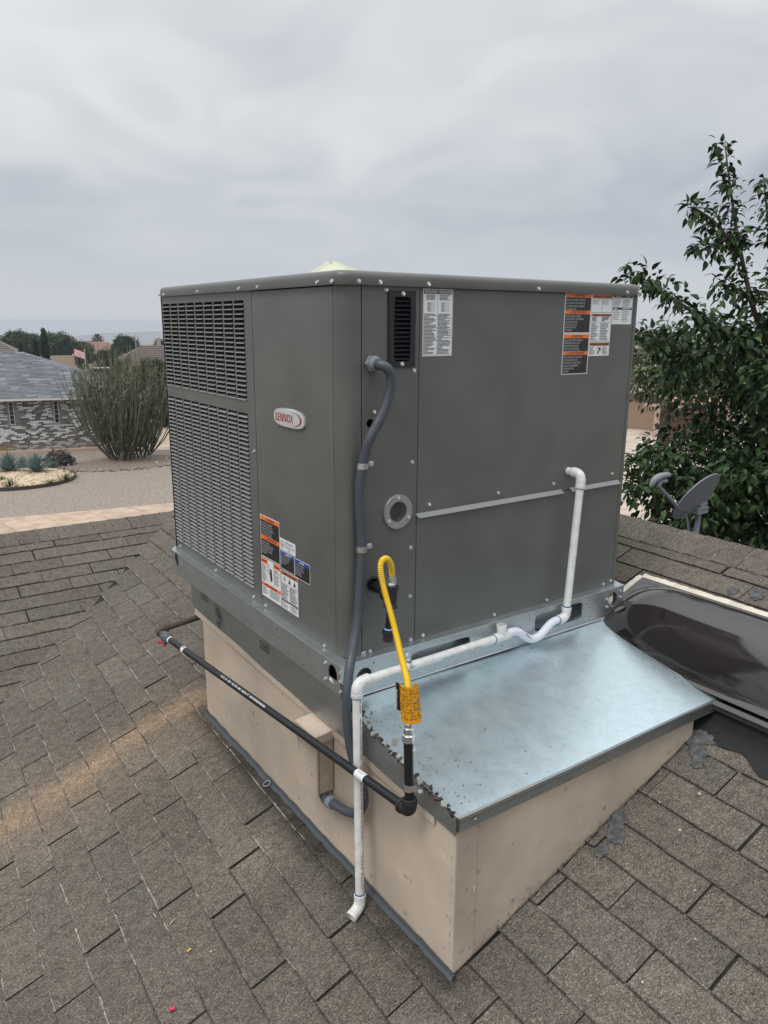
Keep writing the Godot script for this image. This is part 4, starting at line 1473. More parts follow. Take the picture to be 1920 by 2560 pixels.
# lines of small print too fine to read: short dark dashes in rows
func fine_print(c: Card, x0: float, x1: float, y0: float, y1: float, rows: int, col: Color, full := 0.9, weight := 0.5, lift := 0.0012) -> void:
	for r in rows:
		var y := lerpf(y1, y0, (r + 0.5) / rows)
		var hh := (y1 - y0) / rows * weight * 0.5
		var x := x0
		var stop := lerpf(x0, x1, full * rng.randf_range(0.72, 1.06))
		if rng.randf() < 0.12: stop = lerpf(x0, x1, rng.randf_range(0.3, 0.6))
		stop = minf(stop, x1)
		while x < stop:
			var e := minf(x + rng.randf_range(0.04, 0.13) * (x1 - x0) * 1.6, stop)
			c.rect(x, y - hh, e, y + hh, col, lift)
			x = e + 0.022 * (x1 - x0)

func lines(c: Card, x: float, top: float, pitch: float, cap: float, rows: Array, col: Color, squeeze: float) -> void:
	for i in rows.size():
		var g := letters(rows[i], true)
		var wide: float = g[1] * cap * c.h * squeeze
		text(c.b, rows[i], c.pt(x, top - pitch * i, 0.0014), c.uu, Vector3.UP, c.nn, cap * c.h, col, false, wide)

func triangle(c: Card, x: float, y: float, s: float, col: Color) -> void:
	var A := c.pt(x, y, 0.0014)
	c.b.tri(A, A + c.uu * s, A + c.uu * s * 0.5 + Vector3.UP * s * 0.9, c.nn, c.nn, c.nn, col)

func stickers(u: Node3D) -> void:
	var white := Color(0.72, 0.74, 0.76)
	var black := Color(0.016, 0.016, 0.019)
	var ink := Color(0.03, 0.03, 0.035)
	var orange := Color(0.80, 0.175, 0.03)
	var dull := Color(0.42, 0.12, 0.055)
	var grey := Color(0.34, 0.36, 0.38)
	var blue := Color(0.022, 0.075, 0.36)
	var c: Card
	# right face, upper right group
	var en := [["RISK OF FIRE. DISPOSE OF PROPERLY", "IN ACCORDANCE WITH FEDERAL OR", "LOCAL REGULATIONS. FLAMMABLE", "REFRIGERANT USED."],
		["RISK OF FIRE DUE TO FLAMMABLE", "REFRIGERANT USED. FOLLOW", "HANDLING INSTRUCTIONS", "CAREFULLY IN COMPLIANCE", "WITH NATIONAL REGULATIONS."]]
	var fr := [["RISQUE D'INCENDIE. ÉLIMINER", "CORRECTEMENT ET CONFORMÉMENT", "AUX RÉGLEMENTATIONS", "FÉDÉRALES OU LOCALES.", "RÉFRIGÉRANT UTILISÉ", "INFLAMMABLE."],
		["RISQUE D'INCENDIE DÛ AU RÉFRIGÉRANT", "UTILISÉ INFLAMMABLE. SUIVRE", "ATTENTIVEMENT LES INSTRUCTIONS DE", "MANIPULATION CONFORMÉMENT", "AUX RÉGLEMENTATIONS", "NATIONALES."]]
	var box := [[0.8635, 0.9940, 0.9512, 1.0818], [0.8650, 0.9940, 0.8150, 0.9503]]
	for i in 2:
		c = sticker(u, ["upper orange and black warning sticker on the filter panel", "lower orange and black warning sticker on the filter panel"][i], false, box[i][0], box[i][1], box[i][2], box[i][3], white)
		c.rect(0.025, 0.02, 0.975, 0.98, black, 0.0010)
		c.rect(0.025, 0.885, 0.975, 0.98, orange, 0.0012)
		c.rect(0.025, 0.475, 0.975, 0.565, orange, 0.0012)
		triangle(c, 0.29, 0.902, 0.0075, ink)
		text(c.b, "WARNING", c.pt(0.38, 0.902, 0.0014), c.uu, Vector3.UP, c.nn, 0.0082, ink, false, 0.047)
		triangle(c, 0.18, 0.492, 0.0075, ink)
		text(c.b, "AVERTISSEMENT", c.pt(0.26, 0.492, 0.0014), c.uu, Vector3.UP, c.nn, 0.0082, ink, false, 0.076)
		lines(c, 0.045, 0.80 if i == 0 else 0.81, 0.076 if i == 0 else 0.068, 0.047, en[i], grey, 0.62)
		lines(c, 0.045, 0.400, 0.069, 0.046, fr[i], grey, 0.60 if i == 0 else 0.54)
		put(u, c)
	c = sticker(u, "white warning sticker with a falling figure beside the orange pair", false, 0.9950, 1.1010, 0.8742, 1.0816, white)
	c.rect(0.02, 0.925, 0.98, 0.985, Color(0.62, 0.16, 0.075), 0.0010)
	c.rect(0.02, 0.640, 0.98, 0.680, dull, 0.0010)
	c.rect(0.02, 0.165, 0.98, 0.220, dull, 0.0010)
	for y in [0.937, 0.648, 0.176]:
		text(c.b, "WARNING", c.pt(0.08, y, 0.0014), c.uu, Vector3.UP, c.nn, 0.0058, ink, false, 0.036)
		triangle(c, 0.45, y, 0.006, ink)
		text(c.b, "AVERTISSEMENT", c.pt(0.53, y, 0.0014), c.uu, Vector3.UP, c.nn, 0.0058, ink, false, 0.045)
	for r in [[0.71, 0.93], [0.24, 0.545], [0.02, 0.165]]: c.rect(0.485, r[0], 0.495, r[1], ink, 0.0010)
	c.rect(0.02, 0.700, 0.98, 0.705, ink, 0.0010)
	c.rect(0.02, 0.545, 0.98, 0.549, ink, 0.0010)
	c.rect(0.02, 0.235, 0.98, 0.239, ink, 0.0010)
	fine_print(c, 0.04, 0.47, 0.83, 0.915, 5, Color(0.2, 0.2, 0.2), 0.8, 0.35)
	fine_print(c, 0.51, 0.96, 0.83, 0.915, 5, Color(0.2, 0.2, 0.2), 0.8, 0.35)
	fine_print(c, 0.06, 0.36, 0.56, 0.635, 4, ink, 0.95, 0.6)
	fine_print(c, 0.52, 0.96, 0.56, 0.635, 4, ink, 0.85, 0.6)
	fine_print(c, 0.04, 0.46, 0.25, 0.535, 11, ink, 0.85, 0.45)
	fine_print(c, 0.51, 0.96, 0.25, 0.535, 11, ink, 0.85, 0.45)
	fine_print(c, 0.03, 0.33, 0.02, 0.155, 7, ink, 0.9, 0.42)
	fine_print(c, 0.66, 0.97, 0.02, 0.155, 7, ink, 0.9, 0.42)
	c.rect(0.37, 0.02, 0.375, 0.16, ink, 0.0010)
	# the little falling figure
	for s in [[0.44, 0.035, 0.50, 0.085, 0.004], [0.50, 0.085, 0.54, 0.125, 0.006], [0.54, 0.125, 0.60, 0.085, 0.003], [0.53, 0.12, 0.42, 0.135, 0.003], [0.50, 0.085, 0.43, 0.055, 0.003]]:
		var A := c.pt(s[0], s[1], 0.0013)
		var B := c.pt(s[2], s[3], 0.0013)
		var d: Vector3 = (B - A).normalized().cross(c.nn) * s[4] * 0.5
		c.b.quad(A - d, A + d, B + d, B - d, c.nn, ink)
	c.rect(0.535, 0.130, 0.565, 0.146, ink, 0.0013)
	put(u, c)
	c = sticker(u, "white filter sticker nearest the right edge of the panel", false, 1.1035, 1.2090, 0.9812, 1.0806, white)
	c.rect(0.02, 0.90, 0.98, 0.985, ink, 0.0010)
	c.rect(0.02, 0.495, 0.98, 0.575, ink, 0.0010)
	text(c.b, "FILTER", c.pt(0.14, 0.915, 0.0014), c.uu, Vector3.UP, c.nn, 0.0055, white, false, 0.024)
	text(c.b, "FILTRE", c.pt(0.62, 0.915, 0.0014), c.uu, Vector3.UP, c.nn, 0.0055, white, false, 0.024)
	c.rect(0.47, 0.02, 0.475, 0.98, white, 0.0012)
	fine_print(c, 0.08, 0.44, 0.505, 0.565, 1, white, 1.0, 0.5, 0.0014)
	fine_print(c, 0.51, 0.94, 0.505, 0.565, 1, white, 1.0, 0.5, 0.0014)
	fine_print(c, 0.04, 0.45, 0.60, 0.88, 7, Color(0.1, 0.1, 0.1), 0.85, 0.35)
	fine_print(c, 0.50, 0.96, 0.60, 0.88, 7, Color(0.1, 0.1, 0.1), 0.85, 0.35)
	fine_print(c, 0.04, 0.45, 0.14, 0.48, 6, Color(0.1, 0.1, 0.1), 0.8, 0.3)
	fine_print(c, 0.50, 0.96, 0.08, 0.48, 7, Color(0.1, 0.1, 0.1), 0.8, 0.3)
	put(u, c)
	# installation sheet
	c = sticker(u, "tall white installation sticker beside the black vent", false, 0.2755, 0.3865, 0.8872, 1.0777, white)
	c.rect(0.02, 0.925, 0.98, 0.985, ink, 0.0010)
	text(c.b, "INSTALLATION", c.pt(0.045, 0.938, 0.0014), c.uu, Vector3.UP, c.nn, 0.0073, white, false, 0.046)
	text(c.b, "INSTALLATION", c.pt(0.515, 0.938, 0.0014), c.uu, Vector3.UP, c.nn, 0.0073, white, false, 0.050)
	c.rect(0.473, 0.02, 0.479, 0.93, ink, 0.0010)
	for r in [[0.02, 0.014, 0.98, 0.018], [0.02, 0.02, 0.026, 0.98], [0.972, 0.02, 0.978, 0.98]]: c.rect(r[0], r[1], r[2], r[3], ink, 0.0010)
	fine_print(c, 0.10, 0.42, 0.835, 0.915, 4, ink, 0.95, 0.55)
	fine_print(c, 0.54, 0.93, 0.835, 0.915, 4, ink, 0.95, 0.55)
	for g in [[0.14, 0.36], [0.60, 0.84]]:
		for k in 8: c.rect(g[0], 0.665 + k * 0.0195, g[1], 0.667 + k * 0.0195, ink, 0.0010)
		for x in [g[0], lerpf(g[0], g[1], 0.55), g[1]]: c.rect(x, 0.665, x + 0.006, 0.8035, ink, 0.0011)
		fine_print(c, g[0] + 0.03, g[0] + 0.10, 0.668, 0.80, 7, ink, 1.0, 0.4)
	fine_print(c, 0.035, 0.455, 0.03, 0.64, 30, ink, 0.95, 0.52)
	fine_print(c, 0.495, 0.955, 0.03, 0.64, 31, ink, 0.95, 0.52)
	put(u, c)
	# left face group
	c = sticker(u, "tall orange and black warning sticker by the louvered panel", true, -0.5455, -0.4000, 0.1890, 0.3393, white)
	c.rect(0.02, 0.02, 0.98, 0.98, black, 0.0010)
	c.rect(0.02, 0.885, 0.98, 0.98, orange, 0.0012)
	c.rect(0.02, 0.430, 0.98, 0.525, orange, 0.0012)
	triangle(c, 0.30, 0.90, 0.008, ink)
	text(c.b, "WARNING", c.pt(0.40, 0.903, 0.0014), c.uu, Vector3.UP, c.nn, 0.0085, ink, false, 0.050)
	triangle(c, 0.25, 0.447, 0.008, ink)
	text(c.b, "AVERTISSEMENT", c.pt(0.33, 0.450, 0.0014), c.uu, Vector3.UP, c.nn, 0.0085, ink, false, 0.075)
	lines(c, 0.05, 0.80, 0.066, 0.044, ["RISK OF FIRE. FLAMMABLE", "REFRIGERANT USED. TO BE", "REPAIRED ONLY BY TRAINED", "SERVICE PERSONNEL. DO", "NOT PUNCTURE TUBING."], grey, 0.74)
	lines(c, 0.05, 0.345, 0.062, 0.042, ["RISQUE D'INCENDIE.", "RÉFRIGÉRANT INFLAMMABLE", "UTILISÉ. RÉPARATION PAR", "DU PERSONNEL QUALIFIÉ", "SEULEMENT."], grey, 0.74)
	put(u, c)
	c = sticker(u, "white refrigerant safety sticker with a flame diamond", true, -0.3985, -0.2895, 0.2485, 0.2895, white)
	var dm := [c.pt(0.02, 0.50, 0.0011), c.pt(0.15, 0.12, 0.0011), c.pt(0.28, 0.50, 0.0011), c.pt(0.15, 0.88, 0.0011)]
	var di := [c.pt(0.05, 0.50, 0.0013), c.pt(0.15, 0.20, 0.0013), c.pt(0.25, 0.50, 0.0013), c.pt(0.15, 0.80, 0.0013)]
	c.b.poly(dm, c.nn, Color(0.5, 0.03, 0.03))
	c.b.poly(di, c.nn, white)
	c.b.poly([c.pt(0.12, 0.38, 0.0015), c.pt(0.15, 0.33, 0.0015), c.pt(0.18, 0.40, 0.0015), c.pt(0.17, 0.52, 0.0015), c.pt(0.145, 0.66, 0.0015), c.pt(0.12, 0.50, 0.0015)], c.nn, ink)
	text(c.b, "Refrigerant", c.pt(0.33, 0.66, 0.0014), c.uu, Vector3.UP, c.nn, 0.0085, Color(0.25, 0.26, 0.28), false, 0.058, false)
	text(c.b, "Safety Group", c.pt(0.30, 0.36, 0.0014), c.uu, Vector3.UP, c.nn, 0.0085, Color(0.25, 0.26, 0.28), false, 0.066, false)
	text(c.b, "A2L", c.pt(0.52, 0.08, 0.0014), c.uu, Vector3.UP, c.nn, 0.0085, Color(0.25, 0.26, 0.28), false, 0.018, false)
	put(u, c)
	var notes := [[-0.3955, -0.2985, 0.1832, 0.2462, "NOTICE", ["LEAK DETECTION SYSTEM", "INSTALLED. UNIT MUST", "BE POWERED EXCEPT", "FOR SERVICE."]], [-0.2975, -0.1965, 0.1790, 0.2442, "AVIS", ["SYSTÈME DE DÉTECTION", "DE FUITES INSTALLÉ.", "L'APPAREIL DOIT ÊTRE", "ALIMENTÉ SAUF", "POUR ENTRETIEN."]]]
	for i in 2:
		var q: Array = notes[i]
		c = sticker(u, ["blue topped black notice sticker, left of its pair", "blue topped black notice sticker, right of its pair"][i], true, q[0], q[1], q[2], q[3], white)
		c.rect(0.02, 0.03, 0.98, 0.97, black, 0.0010)
		c.rect(0.02, 0.80, 0.98, 0.97, blue, 0.0012)
		triangle(c, 0.32, 0.82, 0.007, white)
		text(c.b, q[4], c.pt(0.43, 0.82, 0.0014), c.uu, Vector3.UP, c.nn, 0.0072, white, false, 0.032 if i == 0 else 0.020)
		lines(c, 0.05, 0.67, 0.125, 0.088, q[5], grey, 0.66)
		put(u, c)
	c = sticker(u, "white electric shock sticker with a hand and orange bars", true, -0.5475, -0.4010, 0.0430, 0.1855, white)
	c.rect(0.015, 0.86, 0.33, 0.985, orange, 0.0010)
	c.rect(0.66, 0.86, 0.985, 0.985, orange, 0.0010)
	c.rect(0.015, 0.275, 0.985, 0.365, orange, 0.0010)
	text(c.b, "WARNING", c.pt(0.05, 0.90, 0.0014), c.uu, Vector3.UP, c.nn, 0.006, ink, false, 0.036)
	text(c.b, "WARNING", c.pt(0.70, 0.90, 0.0014), c.uu, Vector3.UP, c.nn, 0.006, ink, false, 0.036)
	text(c.b, "WARNING  AVERTISSEMENT", c.pt(0.15, 0.297, 0.0014), c.uu, Vector3.UP, c.nn, 0.0065, ink, false, 0.095)
	for x in [0.335, 0.650]: c.rect(x, 0.38, x + 0.006, 0.985, ink, 0.0010)
	fine_print(c, 0.03, 0.32, 0.40, 0.84, 13, ink, 0.92, 0.4)
	fine_print(c, 0.67, 0.97, 0.45, 0.84, 12, ink, 0.92, 0.4)
	fine_print(c, 0.03, 0.38, 0.06, 0.26, 7, ink, 0.95, 0.4)
	fine_print(c, 0.43, 0.97, 0.06, 0.26, 7, ink, 0.95, 0.4)
	# pointing hand and bolt
	c.b.poly([c.pt(0.45, 0.70, 0.0012), c.pt(0.56, 0.72, 0.0012), c.pt(0.58, 0.55, 0.0012), c.pt(0.53, 0.46, 0.0012), c.pt(0.47, 0.50, 0.0012)], c.nn, ink)
	for k in 4: c.rect(0.455 + k * 0.028, 0.68, 0.473 + k * 0.028, 0.78 + 0.02 * (k % 2), ink, 0.0012)
	for s in [[0.37, 0.88, 0.42, 0.76], [0.42, 0.76, 0.39, 0.72], [0.39, 0.72, 0.45, 0.64]]:
		var A := c.pt(s[0], s[1], 0.0012)
		var B := c.pt(s[2], s[3], 0.0012)
		var d := (B - A).normalized().cross(c.nn) * 0.0016
		c.b.quad(A - d, A + d, B + d, B - d, c.nn, ink)
	put(u, c)
	c = sticker(u, "white sticker with three hazard pictures and fine print", true, -0.3985, -0.2775, 0.0430, 0.1790, white)
	c.rect(0.015, 0.885, 0.985, 0.985, dull, 0.0010)
	text(c.b, "WARNING  AVERTISSEMENT", c.pt(0.10, 0.905, 0.0014), c.uu, Vector3.UP, c.nn, 0.006, ink, false, 0.095)
	for k in 3:
		var mid := c.pt(0.22 + k * 0.29, 0.785, 0.0012)
		if k == 0:
			for a in 16:
				var d0 := (c.uu * cos(TAU * a / 16) + Vector3.UP * sin(TAU * a / 16))
				var d1 := (c.uu * cos(TAU * (a + 1) / 16) + Vector3.UP * sin(TAU * (a + 1) / 16))
				c.b.quad(mid + d0 * 0.009, mid + d1 * 0.009, mid + d1 * 0.0075, mid + d0 * 0.0075, c.nn, Color(0.5, 0.05, 0.05))
			c.rect(0.20, 0.755, 0.24, 0.815, ink, 0.0012)
		else:
			c.b.poly([mid - c.uu * 0.009 - Vector3.UP * 0.008, mid + c.uu * 0.009 - Vector3.UP * 0.008, mid + c.uu * 0.004 + Vector3.UP * 0.002, mid + c.uu * 0.001 + Vector3.UP * 0.010, mid - c.uu * 0.003 + Vector3.UP * 0.001], c.nn, ink)
	for r in [[0.02, 0.675, 0.98, 0.680], [0.50, 0.24, 0.506, 0.675], [0.02, 0.02, 0.026, 0.88], [0.974, 0.02, 0.98, 0.88]]: c.rect(r[0], r[1], r[2], r[3], ink, 0.0010)
	c.rect(0.02, 0.205, 0.98, 0.245, ink, 0.0010)
	fine_print(c, 0.04, 0.48, 0.26, 0.66, 17, ink, 0.95, 0.45)
	fine_print(c, 0.525, 0.965, 0.26, 0.66, 17, ink, 0.95, 0.45)
	fine_print(c, 0.04, 0.46, 0.03, 0.19, 5, ink, 0.9, 0.35)
	fine_print(c, 0.53, 0.96, 0.03, 0.19, 5, ink, 0.9, 0.35)
	put(u, c)

# ------------------------------------------------------------------ pipes and conduit
func strap(called: String, label: String, at: Vector3, axis: Vector3, rad: float, foot: Vector3, wall: Vector3, group := "", reach := 0.0) -> void:
	# a one-hole strap: band round the pipe, foot screwed to the wall on the foot side
	var t := thing(called, label, "pipe strap", at, group)
	var b := MB.new()
	var side := (foot - wall * foot.dot(wall)).normalized()
	var w := 0.0085
	var prev := []
	var pts := []
	for k in 15:
		var a := lerpf(-PI * 0.5 - 0.5, PI * 0.5 + 0.1, k / 14.0)
		pts.append(at + (-side) * 0.0 + wall * cos(a) * (rad + 0.0012) + side * sin(a) * (rad + 0.0012))
	var e: Vector3 = pts[-1]
	pts.append(at + side * (rad + 0.004) - wall * (rad - 0.004))
	pts.append(at + side * (rad + 0.009) - wall * (rad - 0.0025))
	pts.append(at + side * (rad + 0.024) - wall * (rad - 0.0025))
	for i in pts.size():
		var p: Vector3 = pts[i]
		var d: Vector3 = (pts[mini(i + 1, pts.size() - 1)] - pts[maxi(i - 1, 0)]).normalized()
		var n := d.cross(axis).normalized()
		if n.dot(p - at) < 0 and i < 15: n = -n
		if i >= 15 and n.dot(wall) < 0: n = -n
		var r := [p - axis * w, p + axis * w, n]
		if i > 0:
			b.tri(prev[0], r[0], r[1], prev[2], r[2], r[2])
			b.tri(prev[0], r[1], prev[1], prev[2], r[2], prev[2])
			b.quad(prev[0], r[0], r[0] - r[2] * 0.0014, prev[0] - prev[2] * 0.0014, -axis)
			b.quad(prev[1], r[1], r[1] - r[2] * 0.0014, prev[1] - prev[2] * 0.0014, axis)
			# raised rib along the band
			b.quad(prev[0].lerp(prev[1], 0.35) + prev[2] * 0.001, r[0].lerp(r[1], 0.35) + r[2] * 0.001, r[0].lerp(r[1], 0.65) + r[2] * 0.001, prev[0].lerp(prev[1], 0.65) + prev[2] * 0.001, r[2])
		prev = r
	# rounded eyelet end
	b.lathe(at + side * (rad + 0.022) - wall * (rad - 0.0027), wall, [Vector2(0.0085, -0.001), Vector2(0.0085, 0.0006), Vector2(0.006, 0.0012), Vector2(0.0, 0.0012)], 16)
	part("band", b, mats.bright_zinc, t)
	b = MB.new()
	b.lathe(at + side * (rad + 0.019) - wall * (rad - 0.0035), wall, [Vector2(0.0060, 0.0), Vector2(0.0060, 0.0018), Vector2(0.0045, 0.0045), Vector2(0.002, 0.0045), Vector2(0.0, 0.0038)], 6, Color.WHITE, true)
	if reach > 0.0: b.lathe(at + side * (rad + 0.019) - wall * (rad - 0.0035), -wall, [Vector2(0.0040, 0.0), Vector2(0.0040, reach), Vector2(0.0, reach)], 10)
	part("screw", b, mats.screw, t)

func hexnut(b: MB, at: Vector3, axis: Vector3, r: float, l: float, col := Color.WHITE) -> void:
	b.lathe(at, axis, [Vector2(r * 0.80, 0.0), Vector2(r, l * 0.14), Vector2(r, l * 0.86), Vector2(r * 0.80, l), Vector2(0.0, l)], 6, col, true)

func build_pipes() -> void:
	var X := Vector3(1, 0, 0)
	var Y := Vector3(0, 1, 0)
	var Z := Vector3(0, 0, 1)
	# --- grey flexible conduit
	var cd := thing("flexible_conduit", "grey flexible electrical conduit running down the unit's corner to the beige box", "conduit", Vector3(0.05, 0.5, 0.03))
	var path := spline([Vector3(0.098, 0.8715, 0.024), Vector3(0.102, 0.8690, 0.044), Vector3(0.1135, 0.8610, 0.055), Vector3(0.1255, 0.8390, 0.055), Vector3(0.1268, 0.8070, 0.052), Vector3(0.1185, 0.7690, 0.049), Vector3(0.1030, 0.7340, 0.047), Vector3(0.0825, 0.6990, 0.045), Vector3(0.0620, 0.6600, 0.040), Vector3(0.0530, 0.6000, 0.028), Vector3(0.0445, 0.5300, 0.0225), Vector3(0.0455, 0.4600, 0.0215), Vector3(0.0500, 0.3900, 0.0215), Vector3(0.0505, 0.3300, 0.0225), Vector3(0.0395, 0.2150, 0.027), Vector3(0.0260, 0.1250, 0.036), Vector3(-0.0030, 0.0560, 0.056), Vector3(-0.0310, 0.0050, 0.080), Vector3(-0.0500, -0.0500, 0.099), Vector3(-0.0560, -0.1100, 0.1035), Vector3(-0.0550, -0.1600, 0.110), Vector3(-0.0520, -0.2150, 0.119), Vector3(-0.0500, -0.2650, 0.140), Vector3(-0.0480, -0.3050, 0.170), Vector3(-0.0480, -0.3500, 0.184), Vector3(-0.0490, -0.3900, 0.172), Vector3(-0.0495, -0.4200, 0.140), Vector3(-0.0500, -0.4430, 0.092), Vector3(-0.0500, -0.4560, 0.042), Vector3(-0.0500, -0.4660, 0.000)], 10)
	path = even(path, 0.003)
	var radii := []
	for i in path.size(): radii.append(0.0142 + 0.00022 * sin(i * 2.1) + 0.00012 * sin(i * 0.31))
	var b := MB.new()
	b.tube(path, radii, 20)
	part("hose", b, mats.conduit, cd)
	b = MB.new()
	hexnut(b, Vector3(0.098, 0.8715, 0.0005), Z, 0.0245, 0.014)
	b.lathe(Vector3(0.098, 0.8715, 0.014), Vector3(0.1, -0.08, 1).normalized(), [Vector2(0.0195, 0.0), Vector2(0.0200, 0.004), Vector2(0.0185, 0.014), Vector2(0.0150, 0.0155)], 20)
	part("connector", b, mats.fitting_grey, cd)
	b = MB.new()
	b.lathe(Vector3(-0.0500, -0.4630, 0.012), Vector3(0, -0.22, -1).normalized(), [Vector2(0.0145, 0.0), Vector2(0.0195, 0.001), Vector2(0.0200, 0.012), Vector2(0.0190, 0.024), Vector2(0.014, 0.026)], 10, Color.WHITE, true)
	part("compression_nut", b, mats.fitting_grey, cd)
	b = MB.new()
	b.tube(spline([Vector3(-0.050, -0.4680, -0.006), Vector3(-0.050, -0.4735, -0.024), Vector3(-0.050, -0.468, -0.040), Vector3(-0.050, -0.440, -0.050)], 6), 0.0152, 16)
	part("elbow", b, mats.conduit, cd)
	strap("conduit_strap", "upper zinc strap holding the grey conduit to the unit's corner", Vector3(0.0525, 0.590, 0.0265), Vector3(0.1, 1, 0.07).normalized(), 0.0145, X, Z, "straps on the grey conduit")
	strap("conduit_strap", "lower zinc strap holding the grey conduit beside the yellow hose", Vector3(0.0502, 0.345, 0.0225), Vector3(0, 1, 0), 0.0145, X, Z, "straps on the grey conduit")

	# --- beige electrical box on the curb
	var bx := thing("disconnect_box", "beige painted electrical disconnect box fixed to the side of the curb", "electrical box", Vector3(-0.02, -0.45, -0.092))
	b = MB.new()
	b.box(Vector3(-0.0208, -0.346, -0.0895), Vector3(0.0026, 0.198, 0.1225), Basis.IDENTITY, Color(0.16, 0.10, 0.09))
	b.box(Vector3(-0.0475, -0.348, -0.090), Vector3(0.055, 0.200, 0.118), Basis.IDENTITY, Color(0.90, 0.87, 0.84), 0.002)
	part("housing", b, mats.curb_paint, bx)
	b = MB.new()
	b.box(Vector3(-0.0790, -0.3515, -0.0920), Vector3(0.012, 0.204, 0.126), Basis.IDENTITY, Color(1.05, 1.05, 1.05), 0.003)
	b.box(Vector3(-0.0735, -0.3500, -0.0905), Vector3(0.0016, 0.2005, 0.1205), Basis.IDENTITY, Color(0.22, 0.18, 0.15))  # dark sheet stands in for the gap shadow behind the cover
	part("cover", b, mats.curb_paint, bx)
	b = MB.new()
	b.box(Vector3(-0.0535, -0.2420, -0.0905), Vector3(0.071, 0.009, 0.131), Basis.from_euler(Vector3(0, 0, 0.10)), Color(0.98, 0.96, 0.97), 0.003)
	b.box(Vector3(-0.0875, -0.2560, -0.0905), Vector3(0.004, 0.026, 0.131), Basis.IDENTITY, Color(0.97, 0.95, 0.94), 0.0015)
	b.box(Vector3(-0.0540, -0.2560, -0.0270), Vector3(0.064, 0.026, 0.004), Basis.IDENTITY, Color(0.94, 0.92, 0.90), 0.0015)
	part("hood", b, mats.curb_paint, bx)
	b = MB.new()
	var kc := Vector3(-0.0480, -0.405, -0.0308)
	b.lathe(kc, Z, [Vector2(0.0165, 0.0), Vector2(0.0160, 0.0010), Vector2(0.0140, 0.0010), Vector2(0.0135, 0.0002), Vector2(0.0110, 0.0002), Vector2(0.0105, 0.0012), Vector2(0.0, 0.0014)], 24, Color(0.93, 0.91, 0.89))
	part("knockout", b, mats.curb_paint, bx)
	b = MB.new()
	# pressed handle shape on the cover
	b.tube(spline([Vector3(-0.0852, -0.288, -0.140), Vector3(-0.0858, -0.312, -0.139), Vector3(-0.0860, -0.336, -0.128), Vector3(-0.0860, -0.352, -0.108), Vector3(-0.0855, -0.362, -0.088)], 5), 0.0022, 6, Color(0.86, 0.84, 0.82))
	b.tube(spline([Vector3(-0.0858, -0.446, -0.128), Vector3(-0.0880, -0.4485, -0.122), Vector3(-0.0880, -0.4500, -0.112), Vector3(-0.0858, -0.4495, -0.106)], 4), 0.0018, 6, Color(0.9, 0.85, 0.8))
	part("latch", b, mats.curb_paint, bx)

	# --- white drain line
	var dr := thing("condensate_drain", "white plastic drain pipe with trap from the unit down past the curb", "drain pipe", Vector3(0.4, 0.0, 0.07))
	var R := 0.0134
	var Rf := 0.0168
	var pe := Vector3(0.9290, 0.4790, 0.060)
	b = MB.new()
	b.tube(PackedVector3Array([Vector3(0.9330, 0.4790, -0.03), Vector3(0.9322, 0.4790, 0.032)]), R, 20)
	part("stub", b, mats.pvc, dr)
	b = MB.new()
	elbow(b, Vector3(0.9322, 0.4790, 0.024), Vector3(0.9305, 0.4790, 0.0620), Vector3(0.9285, 0.4290, 0.0620), Rf, 0.028)
	part("elbow", b, mats.pvc, dr)
	b = MB.new()
	b.tube(PackedVector3Array([Vector3(0.9285, 0.440, 0.062), Vector3(0.9015, -0.010, 0.062)]), R, 20)
	part("riser", b, mats.pvc, dr)
	b = MB.new()
	elbow(b, Vector3(0.9015, -0.004, 0.062), Vector3(0.8995, -0.0435, 0.062), Vector3(0.8600, -0.0445, 0.062), Rf, 0.025)
	part("elbow", b, mats.pvc, dr)
	b = MB.new()
	b.tube(spline([Vector3(0.876, -0.0445, 0.062), Vector3(0.850, -0.0440, 0.062), Vector3(0.824, -0.0490, 0.062), Vector3(0.797, -0.0660, 0.062), Vector3(0.766, -0.0850, 0.062), Vector3(0.728, -0.0860, 0.062), Vector3(0.690, -0.0630, 0.062), Vector3(0.662, -0.0430, 0.062), Vector3(0.634, -0.0370, 0.062), Vector3(0.606, -0.0380, 0.0625)], 6), R * 1.06, 20)
	var trap := part("trap", b, mats.pvc_trap, dr)
	b = MB.new()
	for k in 9:
		var x := 0.692 + k * 0.0026
		var y := -0.0625 - (0.712 - x) * -0.75 - 0.009
		b.box(Vector3(x, -0.0870 + (0.713 - x) * 0.85 + 0.014, 0.0768 - 0.0004 * k), Vector3(0.0012 if k % 2 == 0 else 0.0006, 0.012, 0.0012), Basis.from_euler(Vector3(-0.5, 0, 0.7)), Color(0.05, 0.045, 0.04))
	part("price_code", b, mats.ink, trap)
	b = MB.new()
	var tc := Vector3(0.5840, -0.0415, 0.0630)
	var ta := Vector3(1, 0.0, -0.10).normalized()
	b.lathe(tc - ta * 0.037, ta, [Vector2(R, 0.0), Vector2(Rf, 0.0005), Vector2(Rf, 0.020), Vector2(Rf * 0.95, 0.024), Vector2(Rf * 0.95, 0.050), Vector2(Rf, 0.054), Vector2(Rf, 0.0735), Vector2(R, 0.074)], 24)
	b.lathe(tc, Vector3.UP, [Vector2(Rf * 0.95, 0.0), Vector2(Rf * 0.97, 0.018), Vector2(Rf, 0.022), Vector2(Rf, 0.0415), Vector2(R, 0.042), Vector2(R, 0.018), Vector2(0.0, 0.018)], 24)
	var tee := part("tee", b, mats.pvc, dr)
	var h0 := tc - ta * 0.030
	var h1 := Vector3(-0.0360, 0.0105, 0.1640)
	b = MB.new()
	b.tube(PackedVector3Array([h0, h1]), R, 20)
	var hp := part("horizontal_run", b, mats.pvc, dr)
	b = MB.new()
	var ha := (h0 - h1).normalized()
	var hf := (EYE - (h0 + h1) * 0.5)
